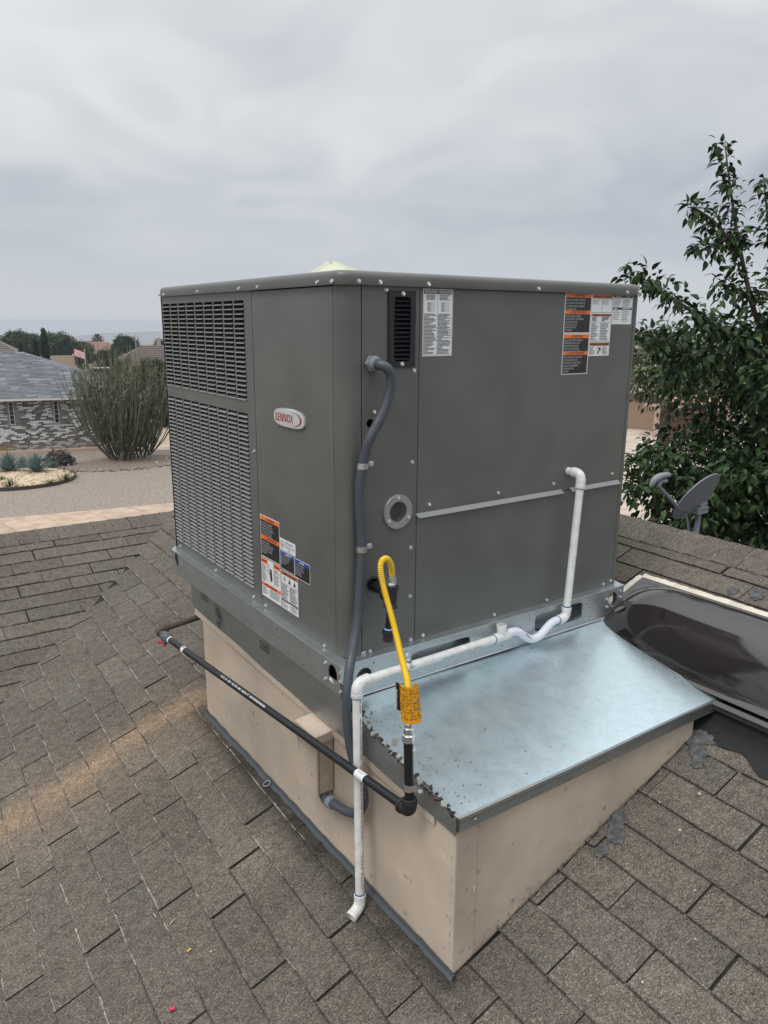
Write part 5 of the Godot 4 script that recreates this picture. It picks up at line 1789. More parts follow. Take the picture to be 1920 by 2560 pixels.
	hf = (hf - ha * hf.dot(ha)).normalized()
	var low := hf.rotated(ha, 0.85)
	text_on_pipe(b, "CHARLOTTE PIPE", h1 + ha * 0.32, ha, low, R, 0.0065, Color(0.12, 0.10, 0.10), 0.20, false)
	text_on_pipe(b, "3/4 IN. PVC SCH 40", h1 + ha * 0.06, ha, low, R, 0.0042, Color(0.2, 0.18, 0.18), 0.12, false)
	part("printing", b, mats.ink, hp)
	b = MB.new()
	elbow(b, h1 + ha * 0.016, Vector3(-0.0609, 0.0118, 0.1682), Vector3(-0.0611, -0.0290, 0.1690), Rf, 0.027)
	part("elbow", b, mats.pvc, dr)
	var d0 := Vector3(-0.0611, -0.0200, 0.1688)
	var d1 := Vector3(-0.0845, -0.6360, 0.2170)
	b = MB.new()
	b.tube(PackedVector3Array([d0, d1]), R, 20)
	var dp := part("downpipe", b, mats.pvc, dr)
	b = MB.new()
	var ax := (d0 - d1).normalized()
	var fc := EYE - (d0 + d1) * 0.5
	fc = (fc - ax * fc.dot(ax)).normalized()
	var side := fc.rotated(ax, 0.72)
	var red := Color(0.30, 0.06, 0.05)
	# read from below upwards
	text_on_pipe(b, "OTTE PIPE-", d1 + ax * 0.028, ax, side, R, 0.0085, red, 0.115, false)
	text_on_pipe(b, "3/4 IN. PVC SCH 40 PR 480 PSI @ 73F NSF-PW ASTM D1785", d1 + ax * 0.185, ax, side, R, 0.0048, red, 0.225)
	text_on_pipe(b, "D2665 ULTRA 1120 CELL CLASS 12454", d1 + ax * 0.425, ax, side, R, 0.0048, red, 0.125)
	text_on_pipe(b, "MADE IN U.S.A.  17/26", d1 + ax * 0.565, ax, side, R, 0.0055, red, 0.090)
	part("printing", b, mats.ink, dp)
	b = MB.new()
	elbow(b, d1 + ax * 0.006, Vector3(-0.0858, -0.6690, 0.2195), Vector3(-0.1225, -0.6830, 0.2285), Rf, 0.022, true)
	part("outlet_elbow", b, mats.pvc, dr)
	# blue primer at the joints
	b = MB.new()
	for q in [[Vector3(0.9322, 0.4790, 0.0225), Z, R], [Vector3(0.9287, 0.4285, 0.062), Y, R], [Vector3(0.9020, -0.0015, 0.062), Y, R], [Vector3(0.8590, -0.0445, 0.062), X, R * 1.06], [tc - ta * 0.0372, ta, R], [h1 + ha * 0.0165, ha, R], [Vector3(-0.0612, -0.0300, 0.1692), Y, R], [d1 + ax * 0.0075, ax, R]]:
		var a: Vector3 = q[1]
		b.tube(PackedVector3Array([q[0] - a * 0.0026, q[0] - a * 0.0010, q[0] + a * 0.0010, q[0] + a * 0.0026]), [q[2] + 0.0008, q[2] + 0.0022, q[2] + 0.0020, q[2] + 0.0003], 18, Color.WHITE, false)
	b.add(MB.new(), Transform3D.IDENTITY)
	part("primer_ring", b, mats.primer, dr)
	b = MB.new()
	b.quad(Vector3(-0.0765, -0.0260, 0.1780), Vector3(-0.0710, -0.0140, 0.1825), Vector3(-0.0660, -0.0230, 0.1862), Vector3(-0.0680, -0.0280, 0.1850), (Vector3(-0.6, 0.1, 0.7)).normalized())
	part("primer_smear", b, mats.dope, dr)
	strap("drain_strap", "zinc strap holding the white drain pipe to the galvanized rail", h1.lerp(h0, 0.305), ha, R + 0.0004, Y, Vector3(0.1, 0, 1).normalized())

	# --- gas line
	var gs := thing("gas_pipe", "black steel gas pipe running along the curb with a red handled valve", "gas pipe", Vector3(-0.06, -0.3, 0.0))
	var g0 := Vector3(-0.0830, -0.2205, 0.4180)
	var gv := Vector3(-0.1850, -0.2630, -1.0350)
	var ge := Vector3(-0.1872, -0.2705, -1.1700)
	b = MB.new()
	b.tube(PackedVector3Array([g0, gv]), 0.0122, 18)
	var run := part("long_run", b, mats.black_pipe, gs)
	b = MB.new()
	var gx := (g0 - gv).normalized()
	var gf := EYE - (g0 + gv) * 0.5
	gf = (gf - gx * gf.dot(gx)).normalized()
	text_on_pipe(b, "1/2 X 10' SCH 40 A53 F HONGNAN", gv + gx * 0.46, gx, gf.rotated(gx, -0.1), 0.0122, 0.0070, Color(0.62, 0.63, 0.65), 0.31)
	part("printing", b, mats.ink, run)
	for s in [[0.125, 0.022], [1.262, 0.040]]:
		b = MB.new()
		var p: Vector3 = gv + gx * s[0]
		var rows := 9
		for k in rows:
			var a0 := lerpf(-1.9, 1.3, float(k) / rows)
			var a1 := lerpf(-1.9, 1.3, float(k + 1) / rows)
			var n0 := gf.rotated(gx, a0)
			var n1 := gf.rotated(gx, a1)
			var rr := 0.0127
			b.tri(p + n0 * rr, p + n1 * rr, p + n1 * rr + gx * s[1], n0, n1, n1, Color(0.70, 0.72, 0.74))
			b.tri(p + n0 * rr, p + n1 * rr + gx * s[1], p + n0 * rr + gx * s[1], n0, n1, n0, Color(0.70, 0.72, 0.74))
		for k in 5:
			text_on_pipe(b, "1", p + gx * (s[1] * (0.2 + 0.14 * k)), gx, gf.rotated(gx, -0.5 + 0.2 * (k % 2)), 0.0129, 0.006, Color(0.08, 0.08, 0.10))
		part("paper_sticker", b, mats.label, run)
	b = MB.new()
	var br1 := Vector3(0.10, -0.2480, -1.1950)
	b.tube(PackedVector3Array([ge + gx * 0.015, gv - gx * 0.05]), 0.0128, 16)
	b.tube(PackedVector3Array([ge + Vector3(0.015, 0.003, 0), br1]), 0.0128, 16)
	b.tube(spline([br1, br1 + Vector3(0.03, 0.0, 0.0), br1 + Vector3(0.04, -0.03, 0.0), br1 + Vector3(0.04, -0.38, 0.0)], 5), 0.0128, 14)
	part("brown_run", b, mats.brown_pipe, gs, "brown painted pipe coming out of the roof")
	b = MB.new()
	elbow(b, ge + Vector3(0.034, 0.006, 0), ge, ge + gx * 0.036, 0.0172, 0.014)
	for q in [[ge + Vector3(0.028, 0.005, 0), Vector3(1, 0.17, 0).normalized()], [ge + gx * 0.029, gx]]:
		b.lathe(q[0], q[1], [Vector2(0.0172, 0), Vector2(0.0205, 0.001), Vector2(0.0205, 0.009), Vector2(0.013, 0.010)], 16)
	part("brown_elbow", b, mats.brown_pipe, gs)
	b = MB.new()
	hexnut(b, gv - gx * 0.062, gx, 0.0205, 0.018)
	b.lathe(gv - gx * 0.046, gx, [Vector2(0.017, 0), Vector2(0.0215, 0.006), Vector2(0.0225, 0.018), Vector2(0.0215, 0.030), Vector2(0.017, 0.036)], 16)
	hexnut(b, gv - gx * 0.014, gx, 0.0195, 0.016)
	b.lathe(gv - gx * 0.028, Vector3(-0.55, -0.83, 0).normalized(), [Vector2(0.012, 0.0), Vector2(0.012, 0.024), Vector2(0.0, 0.026)], 14)
	part("valve_body", b, mat("valve_grey", 0.10, 0.112, 0.125, 0.45, 0.3), gs)
	b = MB.new()
	var vh := gv - gx * 0.028 + Vector3(-0.55, -0.83, 0).normalized() * 0.028
	b.box(vh - gx * 0.010, Vector3(0.016, 0.007, 0.058), Basis(Vector3(0.83, -0.55, 0), Vector3(-0.55, -0.83, 0), Vector3(0, 0, 1)), Color.WHITE, 0.002)
	b.box(vh - gx * 0.038 + Vector3(-0.004, -0.004, 0), Vector3(0.015, 0.006, 0.020), Basis(Vector3(0.83, -0.55, 0), Vector3(-0.55, -0.83, 0), Vector3(0, 0, 1)), Color(1.3, 6, 6), 0.002)
	part("valve_handle", b, mats.red_handle, gs, "red valve handle")
	b = MB.new()
	b.tube(PackedVector3Array([gv + gx * 0.0005, gv + gx * 0.002, gv + gx * 0.006, gv + gx * 0.008]), [0.013, 0.0150, 0.0145, 0.0125], 16, Color.WHITE, false)
	part("thread_tape", b, mat("white_tape", 0.72, 0.73, 0.72, 0.6), gs)
	# elbow and riser at the near end
	var re := Vector3(-0.0800, -0.2170, 0.4440)
	var rt := Vector3(-0.0780, -0.0300, 0.4320)
	var rx := (rt - re).normalized()
	b = MB.new()
	elbow(b, g0 - gx * 0.006, re + Vector3(0, -0.005, 0.003), re + rx * 0.030, 0.0182, 0.020)
	b.lathe(re + rx * 0.014, rx, [Vector2(0.018, 0), Vector2(0.0210, 0.001), Vector2(0.0210, 0.009), Vector2(0.0130, 0.0105)], 18)
	b.lathe(g0 + gx * 0.004, -gx, [Vector2(0.018, 0), Vector2(0.0210, 0.001), Vector2(0.0210, 0.009), Vector2(0.0130, 0.0105)], 18)
	part("near_elbow", b, mats.cast_iron, gs)
	b = MB.new()
	b.tube(PackedVector3Array([re + rx * 0.018, rt]), 0.0122, 18)
	part("riser", b, mats.black_pipe, gs)
	b = MB.new()
	b.tube(PackedVector3Array([re + rx * 0.0245, re + rx * 0.026, re + rx * 0.029]), [0.0128, 0.0150, 0.0124], 16, Color.WHITE, false)
	b.tube(PackedVector3Array([g0 - gx * 0.0055, g0 - gx * 0.008, g0 - gx * 0.012]), [0.0128, 0.0150, 0.0124], 16, Color.WHITE, false)
	part("pipe_dope", b, mats.dope, gs)
	b = MB.new()
	text(b, "A", Vector3(-0.0765, -0.052, 0.4480), Vector3(0.8, 0, 0.6), Y, Vector3(-0.6, 0, 0.8), 0.010, Color(0.7, 0.72, 0.73))
	part("white_mark", b, mats.ink, gs)
	strap("gas_strap", "zinc strap fixing the black gas riser to the metal cap", re + rx * 0.062, rx, 0.0126, Z, -X)

	# --- gas manifold at the unit
	var gm := thing("gas_manifold", "black pipe tee with capped drip leg coming out of the unit", "pipe fitting", Vector3(0.1, 0.2, 0.05))
	b = MB.new()
	b.tube(PackedVector3Array([Vector3(0.1030, 0.2180, -0.05), Vector3(0.1000, 0.2160, 0.0900)]), 0.0125, 16)
	b.lathe(Vector3(0.1035, 0.2185, 0.018), Z, [Vector2(0.0125, 0), Vector2(0.0175, 0.001), Vector2(0.0185, 0.010), Vector2(0.0165, 0.026), Vector2(0.0125, 0.028)], 16)
	part("nipple", b, mats.black_pipe, gm)
	b = MB.new()
	b.lathe(Vector3(0.1056, 0.2206, 0.0006), Z, [Vector2(0.0215, -0.004), Vector2(0.0235, 0.0), Vector2(0.0235, 0.0022), Vector2(0.0200, 0.0030), Vector2(0.0165, 0.0020), Vector2(0.0165, -0.01)], 24)
	part("grommet", b, mats.black_plastic, gm)
	var t1 := Vector3(0.0865, 0.1000, 0.1080)
	var t2 := Vector3(0.0995, 0.2480, 0.1050)
	var td := (t2 - t1).normalized()
	var tm := Vector3(0.0975, 0.2150, 0.1055)
	b = MB.new()
	b.lathe(tm - td * 0.034, td, [Vector2(0.0125, 0), Vector2(0.0205, 0.001), Vector2(0.0205, 0.010), Vector2(0.0172, 0.013), Vector2(0.0172, 0.053), Vector2(0.0205, 0.056), Vector2(0.0205, 0.066), Vector2(0.0125, 0.068)], 20)
	b.lathe(tm, -Z, [Vector2(0.0168, 0.0), Vector2(0.0168, 0.020), Vector2(0.0205, 0.022), Vector2(0.0205, 0.031), Vector2(0.0125, 0.032)], 20)
	part("tee", b, mats.cast_iron, gm)
	b = MB.new()
	b.tube(PackedVector3Array([tm - td * 0.030, t1 + td * 0.012]), 0.0108, 16)
	part("drip_leg", b, mats.black_pipe, gm)
	b = MB.new()
	b.lathe(t1 - td * 0.020, td, [Vector2(0.0, 0.0), Vector2(0.0135, 0.0), Vector2(0.0150, 0.003), Vector2(0.0155, 0.022), Vector2(0.0180, 0.024), Vector2(0.0180, 0.034), Vector2(0.0110, 0.036)], 18)
	part("drip_cap", b, mats.cast_iron, gm)
	b = MB.new()
	for q in [tm - td * 0.0360, t1 + td * 0.0165]:
		b.tube(PackedVector3Array([q - td * 0.002, q, q + td * 0.003]), [0.0112, 0.0138, 0.0110], 16, Color.WHITE, false)
	part("pipe_dope", b, mats.dope, gm)

	# --- yellow flexible connector
	var hs := thing("gas_connector", "yellow corrugated flexible gas connector with hex fittings and orange tag", "gas hose", Vector3(0.02, 0.15, 0.25))
	var raw := spline([Vector3(0.1000, 0.2760, 0.1050), Vector3(0.0975, 0.2920, 0.108), Vector3(0.0890, 0.3130, 0.116), Vector3(0.0740, 0.3330, 0.126), Vector3(0.0560, 0.3450, 0.137), Vector3(0.0370, 0.3455, 0.147), Vector3(0.0265, 0.3350, 0.154), Vector3(0.0235, 0.3180, 0.160), Vector3(0.0258, 0.2880, 0.166), Vector3(0.0255, 0.2497, 0.185), Vector3(0.0212, 0.2086, 0.215), Vector3(0.0115, 0.1715, 0.250), Vector3(-0.0096, 0.1400, 0.300), Vector3(-0.0290, 0.1180, 0.345), Vector3(-0.0500, 0.1050, 0.387), Vector3(-0.0680, 0.0900, 0.415), Vector3(-0.0770, 0.0640, 0.4275), Vector3(-0.0780, 0.0180, 0.4300)], 12)
	path = even(raw, 0.00095)
	radii = []
	for i in path.size():
		radii.append(0.0079 + 0.0011 * sin(TAU * i / 5.0))
	b = MB.new()
	b.tube(path, radii, 14)
	part("corrugated_hose", b, mats.hose_yellow, hs)
	b = MB.new()
	var hx := Vector3(0.02, 1, 0).normalized()
	b.lathe(t2 - td * 0.004, td, [Vector2(0.012, 0.0), Vector2(0.0128, 0.001), Vector2(0.0128, 0.010), Vector2(0.011, 0.012)], 18)
	hexnut(b, t2 + td * 0.006, td, 0.0128, 0.014)
	b.lathe(t2 + td * 0.020, td, [Vector2(0.0118, 0.0), Vector2(0.0122, 0.001), Vector2(0.0120, 0.010), Vector2(0.0090, 0.011)], 18)
	part("upper_fitting", b, mats.bright_zinc, hs)
	b = MB.new()
	b.tube(PackedVector3Array([t2 - td * 0.006, t2 - td * 0.003, t2 + td * 0.001]), [0.0124, 0.0162, 0.0130], 16, Color.WHITE, false)
	part("pipe_dope", b, mats.dope, hs)
	b = MB.new()
	var lf := Vector3(-0.0780, -0.0300, 0.4320)
	hexnut(b, lf - Y * 0.004, Y, 0.0162, 0.024)
	b.lathe(lf + Y * 0.019, Y, [Vector2(0.0130, 0.0), Vector2(0.0122, 0.003), Vector2(0.0122, 0.008)], 16)
	hexnut(b, lf + Y * 0.022, Y, 0.0132, 0.015)
	b.lathe(lf + Y * 0.036, Y, [Vector2(0.0120, 0.0), Vector2(0.0105, 0.002), Vector2(0.0105, 0.012), Vector2(0.0085, 0.013)], 16)
	part("lower_fitting", b, mats.bright_zinc, hs)
	# the tag, bent round the hose
	b = MB.new()
	var R0 := Vector3(0.80, 0, 0.60)
	var F0 := Vector3(-0.60, 0, 0.80)
	var base := Vector3(-0.0780, 0.0150, 0.4290)
	var prof := [Vector2(-0.0275, -0.010), Vector2(-0.0215, -0.004), Vector2(-0.0150, 0.004), Vector2(-0.0085, 0.0095), Vector2(0.0, 0.0118), Vector2(0.0085, 0.0105), Vector2(0.0160, 0.0085), Vector2(0.0225, 0.0040), Vector2(0.0245, -0.0040), Vector2(0.0200, -0.0110), Vector2(0.0120, -0.0140)]
	var orange := Color(0.72, 0.33, 0.012)
	var rows := 8
	var at := func(i: int, t: float) -> Vector3:
		var q: Vector2 = prof[i]
		var flare := 1.0 + 0.28 * t * smoothstep(3.0, 8.0, float(i))
		var top := lerpf(0.1080, 0.0990, i / 10.0) + (0.004 if i > 6 else 0.0)
		var bottom := 0.0040 + 0.0045 * absf(i - 4.0) / 4.0
		return base + R0 * (q.x * flare + 0.004 * t) + F0 * q.y + Y * lerpf(top, bottom, t)
	for i in prof.size() - 1:
		for k in rows:
			var A: Vector3 = at.call(i, float(k) / rows)
			var B: Vector3 = at.call(i + 1, float(k) / rows)
			var C: Vector3 = at.call(i + 1, float(k + 1) / rows)
			var Dd: Vector3 = at.call(i, float(k + 1) / rows)
			var n := (B - A).cross(Dd - A).normalized()
			if n.dot(F0 * 0.7 + R0 * prof[i].x * 40.0) < 0: n = -n
			if i == 0:
				if k < 6:
					var o := -R0 * 0.004
					b.quad(A + o, B, C, Dd + o, n, Color(0.012, 0.011, 0.012))
			else:
				b.quad(A, B, C, Dd, n, orange)
				b.quad(A - n * 0.0004, B - n * 0.0004, C - n * 0.0004, Dd - n * 0.0004, -n, Color(0.55, 0.26, 0.02))
	var tagm := part("warning_tag", b, mats.tag, hs, "orange printed tag curled round the hose")
	b = MB.new()
	# fine print running up the tag, and two small marks
	for i in range(1, 8):
		for k in 3:
			for s in 10:
				if rng.randf() < 0.2: continue
				var t0 := lerpf(0.06, 0.92, s / 10.0)
				var t1b := t0 + rng.randf_range(0.03, 0.075)
				var f := 0.2 + 0.3 * k
				var A: Vector3 = at.call(i, t0).lerp(at.call(i + 1, t0), f)
				var B: Vector3 = at.call(i, t0).lerp(at.call(i + 1, t0), f + 0.14)
				var C: Vector3 = at.call(i, t1b).lerp(at.call(i + 1, t1b), f + 0.14)
				var Dd: Vector3 = at.call(i, t1b).lerp(at.call(i + 1, t1b), f)
				var n := (B - A).cross(Dd - A).normalized()
				if n.dot(F0 * 0.7 + R0 * prof[i].x * 40.0) < 0: n = -n
				b.quad(A + n * 0.0006, B + n * 0.0006, C + n * 0.0006, Dd + n * 0.0006, n, Color(0.06, 0.04, 0.02))
	for t in [0.38, 0.56]:
		var p: Vector3 = at.call(6, t)
		b.lathe(p + (F0 + R0 * 0.3) * 0.0008, (F0 + R0 * 0.35).normalized(), [Vector2(0.0034, 0.0), Vector2(0.0, 0.0002)], 12, Color(0.22, 0.26, 0.36))
	var bl: Vector3 = at.call(0, 0.35) - R0 * 0.0015
	text(b, "CAUTION", at.call(0, 0.70) - R0 * 0.0005 + F0 * 0.0022 - R0 * 0.002, Y, -R0, F0, 0.0040, Color(0.6, 0.6, 0.6), false, 0.05)
	part("printing", b, mats.ink, tagm)

# swept elbow between two legs; open shows the hollow end
func elbow(b: MB, a: Vector3, mid: Vector3, c: Vector3, r: float, bend: float, open := false) -> void:
	var da := (a - mid).normalized()
	var dc := (c - mid).normalized()
	var k := minf(bend, minf(a.distance_to(mid), c.distance_to(mid)) * 0.98)
	var pts := [a]
	for i in 9:
		var t := i / 8.0
		var p := mid + da * k * (1 - t) * (1 - t) + dc * k * t * t
		pts.append(p)
	pts.append(c)
	var path := PackedVector3Array(pts)
	b.tube(path, r, 22, Color.WHITE, not open)
	# socket rims
	for e in [[a, da], [c, dc]]:
		var q: Vector3 = e[0]
		var d: Vector3 = e[1]
		b.lathe(q - d * 0.012, d, [Vector2(r, 0), Vector2(r * 1.05, 0.002), Vector2(r * 1.05, 0.0115), Vector2(r * 1.0, 0.0125), Vector2(r * 0.80, 0.0126)], 22)
	if open:
		b.lathe(c, -dc, [Vector2(r * 0.82, 0.0), Vector2(r * 0.80, 0.018), Vector2(r * 0.66, 0.019), Vector2(r * 0.64, 0.045), Vector2(0.0, 0.046)], 22, Color(0.85, 0.85, 0.85))
		b.lathe(a, -da, [Vector2(r, 0.0), Vector2(0.0, 0.0005)], 22)

# ------------------------------------------------------------------ skylight, debris, dish
func build_skylight() -> void:
	var N := Vector3(-MS, 1, 0).normalized()
	var t := thing("skylight", "bronze acrylic dome skylight in a pale edged frame beside the unit", "skylight", main_pt(1.3, 0.6))
	var x0 := 1.065
	var x1 := 1.500
	var z0 := -0.045
	var z1 := 1.30
	var P := func(x: float, z: float, h: float) -> Vector3: return main_pt(x, z, h)
	# upstand
	var b := MB.new()
	var cs := [[x0, z0], [x1, z0], [x1, z1], [x0, z1]]
	for i in 4:
		var a: Array = cs[i]
		var c: Array = cs[(i + 1) % 4]
		var mid: Vector3 = P.call((x0 + x1) / 2, (z0 + z1) / 2, 0.0)
		var A: Vector3 = P.call(a[0], a[1], -0.005)
		var B: Vector3 = P.call(c[0], c[1], -0.005)
		var n := ((A + B) * 0.5 - mid)
		n = (n - N * n.dot(N)).normalized()
		var inn := -n * 0.004
		b.quad(A + inn, B + inn, B + inn + N * 0.060, A + inn + N * 0.060, n, Color(0.35, 0.35, 0.35))
		# moulded rails round the frame
		for k in 4:
			var h := 0.046 + k * 0.0075
			var off := 0.006 + 0.004 * (k % 2)
			b.quad(A + n * off + N * h, B + n * off + N * h, B + n * off + N * (h + 0.0068), A + n * off + N * (h + 0.0068), n)
			b.quad(A + n * off + N * (h + 0.0068), B + n * off + N * (h + 0.0068), B - n * 0.01 + N * (h + 0.0070), A - n * 0.01 + N * (h + 0.0070), N)
	part("frame", b, mats.bronze_frame, t)
	# pale weathered sealant along the upper and left edges
	b = MB.new()
	for e in [[x1 + 0.004, z0, x1 + 0.004, z1], [x0, z0 - 0.005, x1, z0 - 0.005]]:
		var A := Vector2(e[0], e[1])
		var B := Vector2(e[2], e[3])
		var d := (B - A).normalized()
		var side := Vector2(-d.y, d.x)
		var nseg := 46
		for i in nseg:
			var p := A.lerp(B, float(i) / nseg)
			var q := A.lerp(B, float(i + 1) / nseg)
			var w0 := 0.013 + rng.randf_range(-0.003, 0.0025)
			var w1 := 0.013 + rng.randf_range(-0.003, 0.0025)
			var s := 1.0
			var c0: Vector3 = P.call(p.x + side.x * w0, p.y + side.y * w0, 0.0775)
			var c1: Vector3 = P.call(q.x + side.x * w1, q.y + side.y * w1, 0.0775)
			var c2: Vector3 = P.call(q.x - side.x * w1, q.y - side.y * w1, 0.0785)
			var c3: Vector3 = P.call(p.x - side.x * w0, p.y - side.y * w0, 0.0785)
			b.quad(c0, c1, c2, c3, N, Color.WHITE * rng.randf_range(0.82, 1.05))
			b.quad(c0, c1, c1 - N * 0.022, c0 - N * 0.022, Vector3(side.x, 0.2, side.y).normalized(), Color(0.75, 0.72, 0.68))
	part("pale_edging", b, mats.cream_trim, t, "cream weathered edging strip")
	# dome
	b = MB.new()
	var nx := 40
	var nz := 60
	var m := 0.016
	var hh := func(s: float, q: float) -> float:
		# flat flange, a crisp step, then a soft bulge
		var ex := minf(s, 1.0 - s) * (x1 - x0)
		var ez := minf(q, 1.0 - q) * (z1 - z0)
		var e := minf(ex, ez)
		var flange := 0.028
		var ss := clampf((ex - flange) / 0.19, 0.0, 1.0)
		var qq := clampf((ez - flange) / 0.30, 0.0, 1.0)
		var fs := 1.0 - pow(1.0 - ss, 2.3)
		var fq := 1.0 - pow(1.0 - qq, 2.3)
		return 0.080 + 0.118 * fs * fq + 0.004 * smoothstep(flange - 0.004, flange, e)
	for i in nx:
		for j in nz:
			var V := []
			var Q := []
			for q in [[i, j], [i + 1, j], [i + 1, j + 1], [i, j + 1]]:
				var s: float = float(q[0]) / nx
				var w: float = float(q[1]) / nz
				# denser rows near the edges
				s = 0.5 - 0.5 * cos(PI * s)
				w = 0.5 - 0.5 * cos(PI * w)
				var x := lerpf(x0 + m, x1 - m * 0.5, s)
				var z := lerpf(z0 + m * 0.5, z1 - m, w)
				V.append(P.call(x, z, hh.call(s, w)))
				var e := 0.004
				var dx: Vector3 = P.call(x + e * (x1 - x0), z, hh.call(s + e, w)) - P.call(x - e * (x1 - x0), z, hh.call(s - e, w))
				var dz: Vector3 = P.call(x, z + e * (z1 - z0), hh.call(s, w + e)) - P.call(x, z - e * (z1 - z0), hh.call(s, w - e))
				var n := dz.cross(dx).normalized()
				if n.y < 0: n = -n
				Q.append(n)
			b.tri(V[0], V[1], V[2], Q[0], Q[1], Q[2])
			b.tri(V[0], V[2], V[3], Q[0], Q[2], Q[3])
	part("dome", b, mats.acrylic, t)
	# tar and cement flashing at the foot
	b = MB.new()
	var prev := []
	for i in 60:
		var z := lerpf(0.42, 1.35, i / 59.0)
		var w := 0.105 + 0.018 * sin(z * 17.0) + 0.012 * sin(z * 41.0)
		var r := [P.call(x0 + 0.003, z, 0.030), P.call(x0 - 0.012, z, 0.0125), P.call(x0 - w, z, 0.0096)]
		if i > 0:
			b.quad(prev[0], r[0], r[1], prev[1], Vector3(-0.9, 0.4, 0).normalized())
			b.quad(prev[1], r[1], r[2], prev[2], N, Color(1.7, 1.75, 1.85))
		prev = r
	part("tar_flashing", b, mats.tar, t)
	b = MB.new()
	for s in [[1.665, 0.335, 0.055, 0.030, 0.5], [1.645, 0.255, 0.030, 0.022, 0.2], [0.915, 0.615, 0.055, 0.030, 0.9], [0.965, 0.585, 0.045, 0.05, 0.2], [0.875, 0.64, 0.022, 0.02, 0.2]]:
		part("cement_smear", blob(P.call(s[0], s[1], 0.0098), s[2], s[3], s[4], N, 31), mats.cement, t)

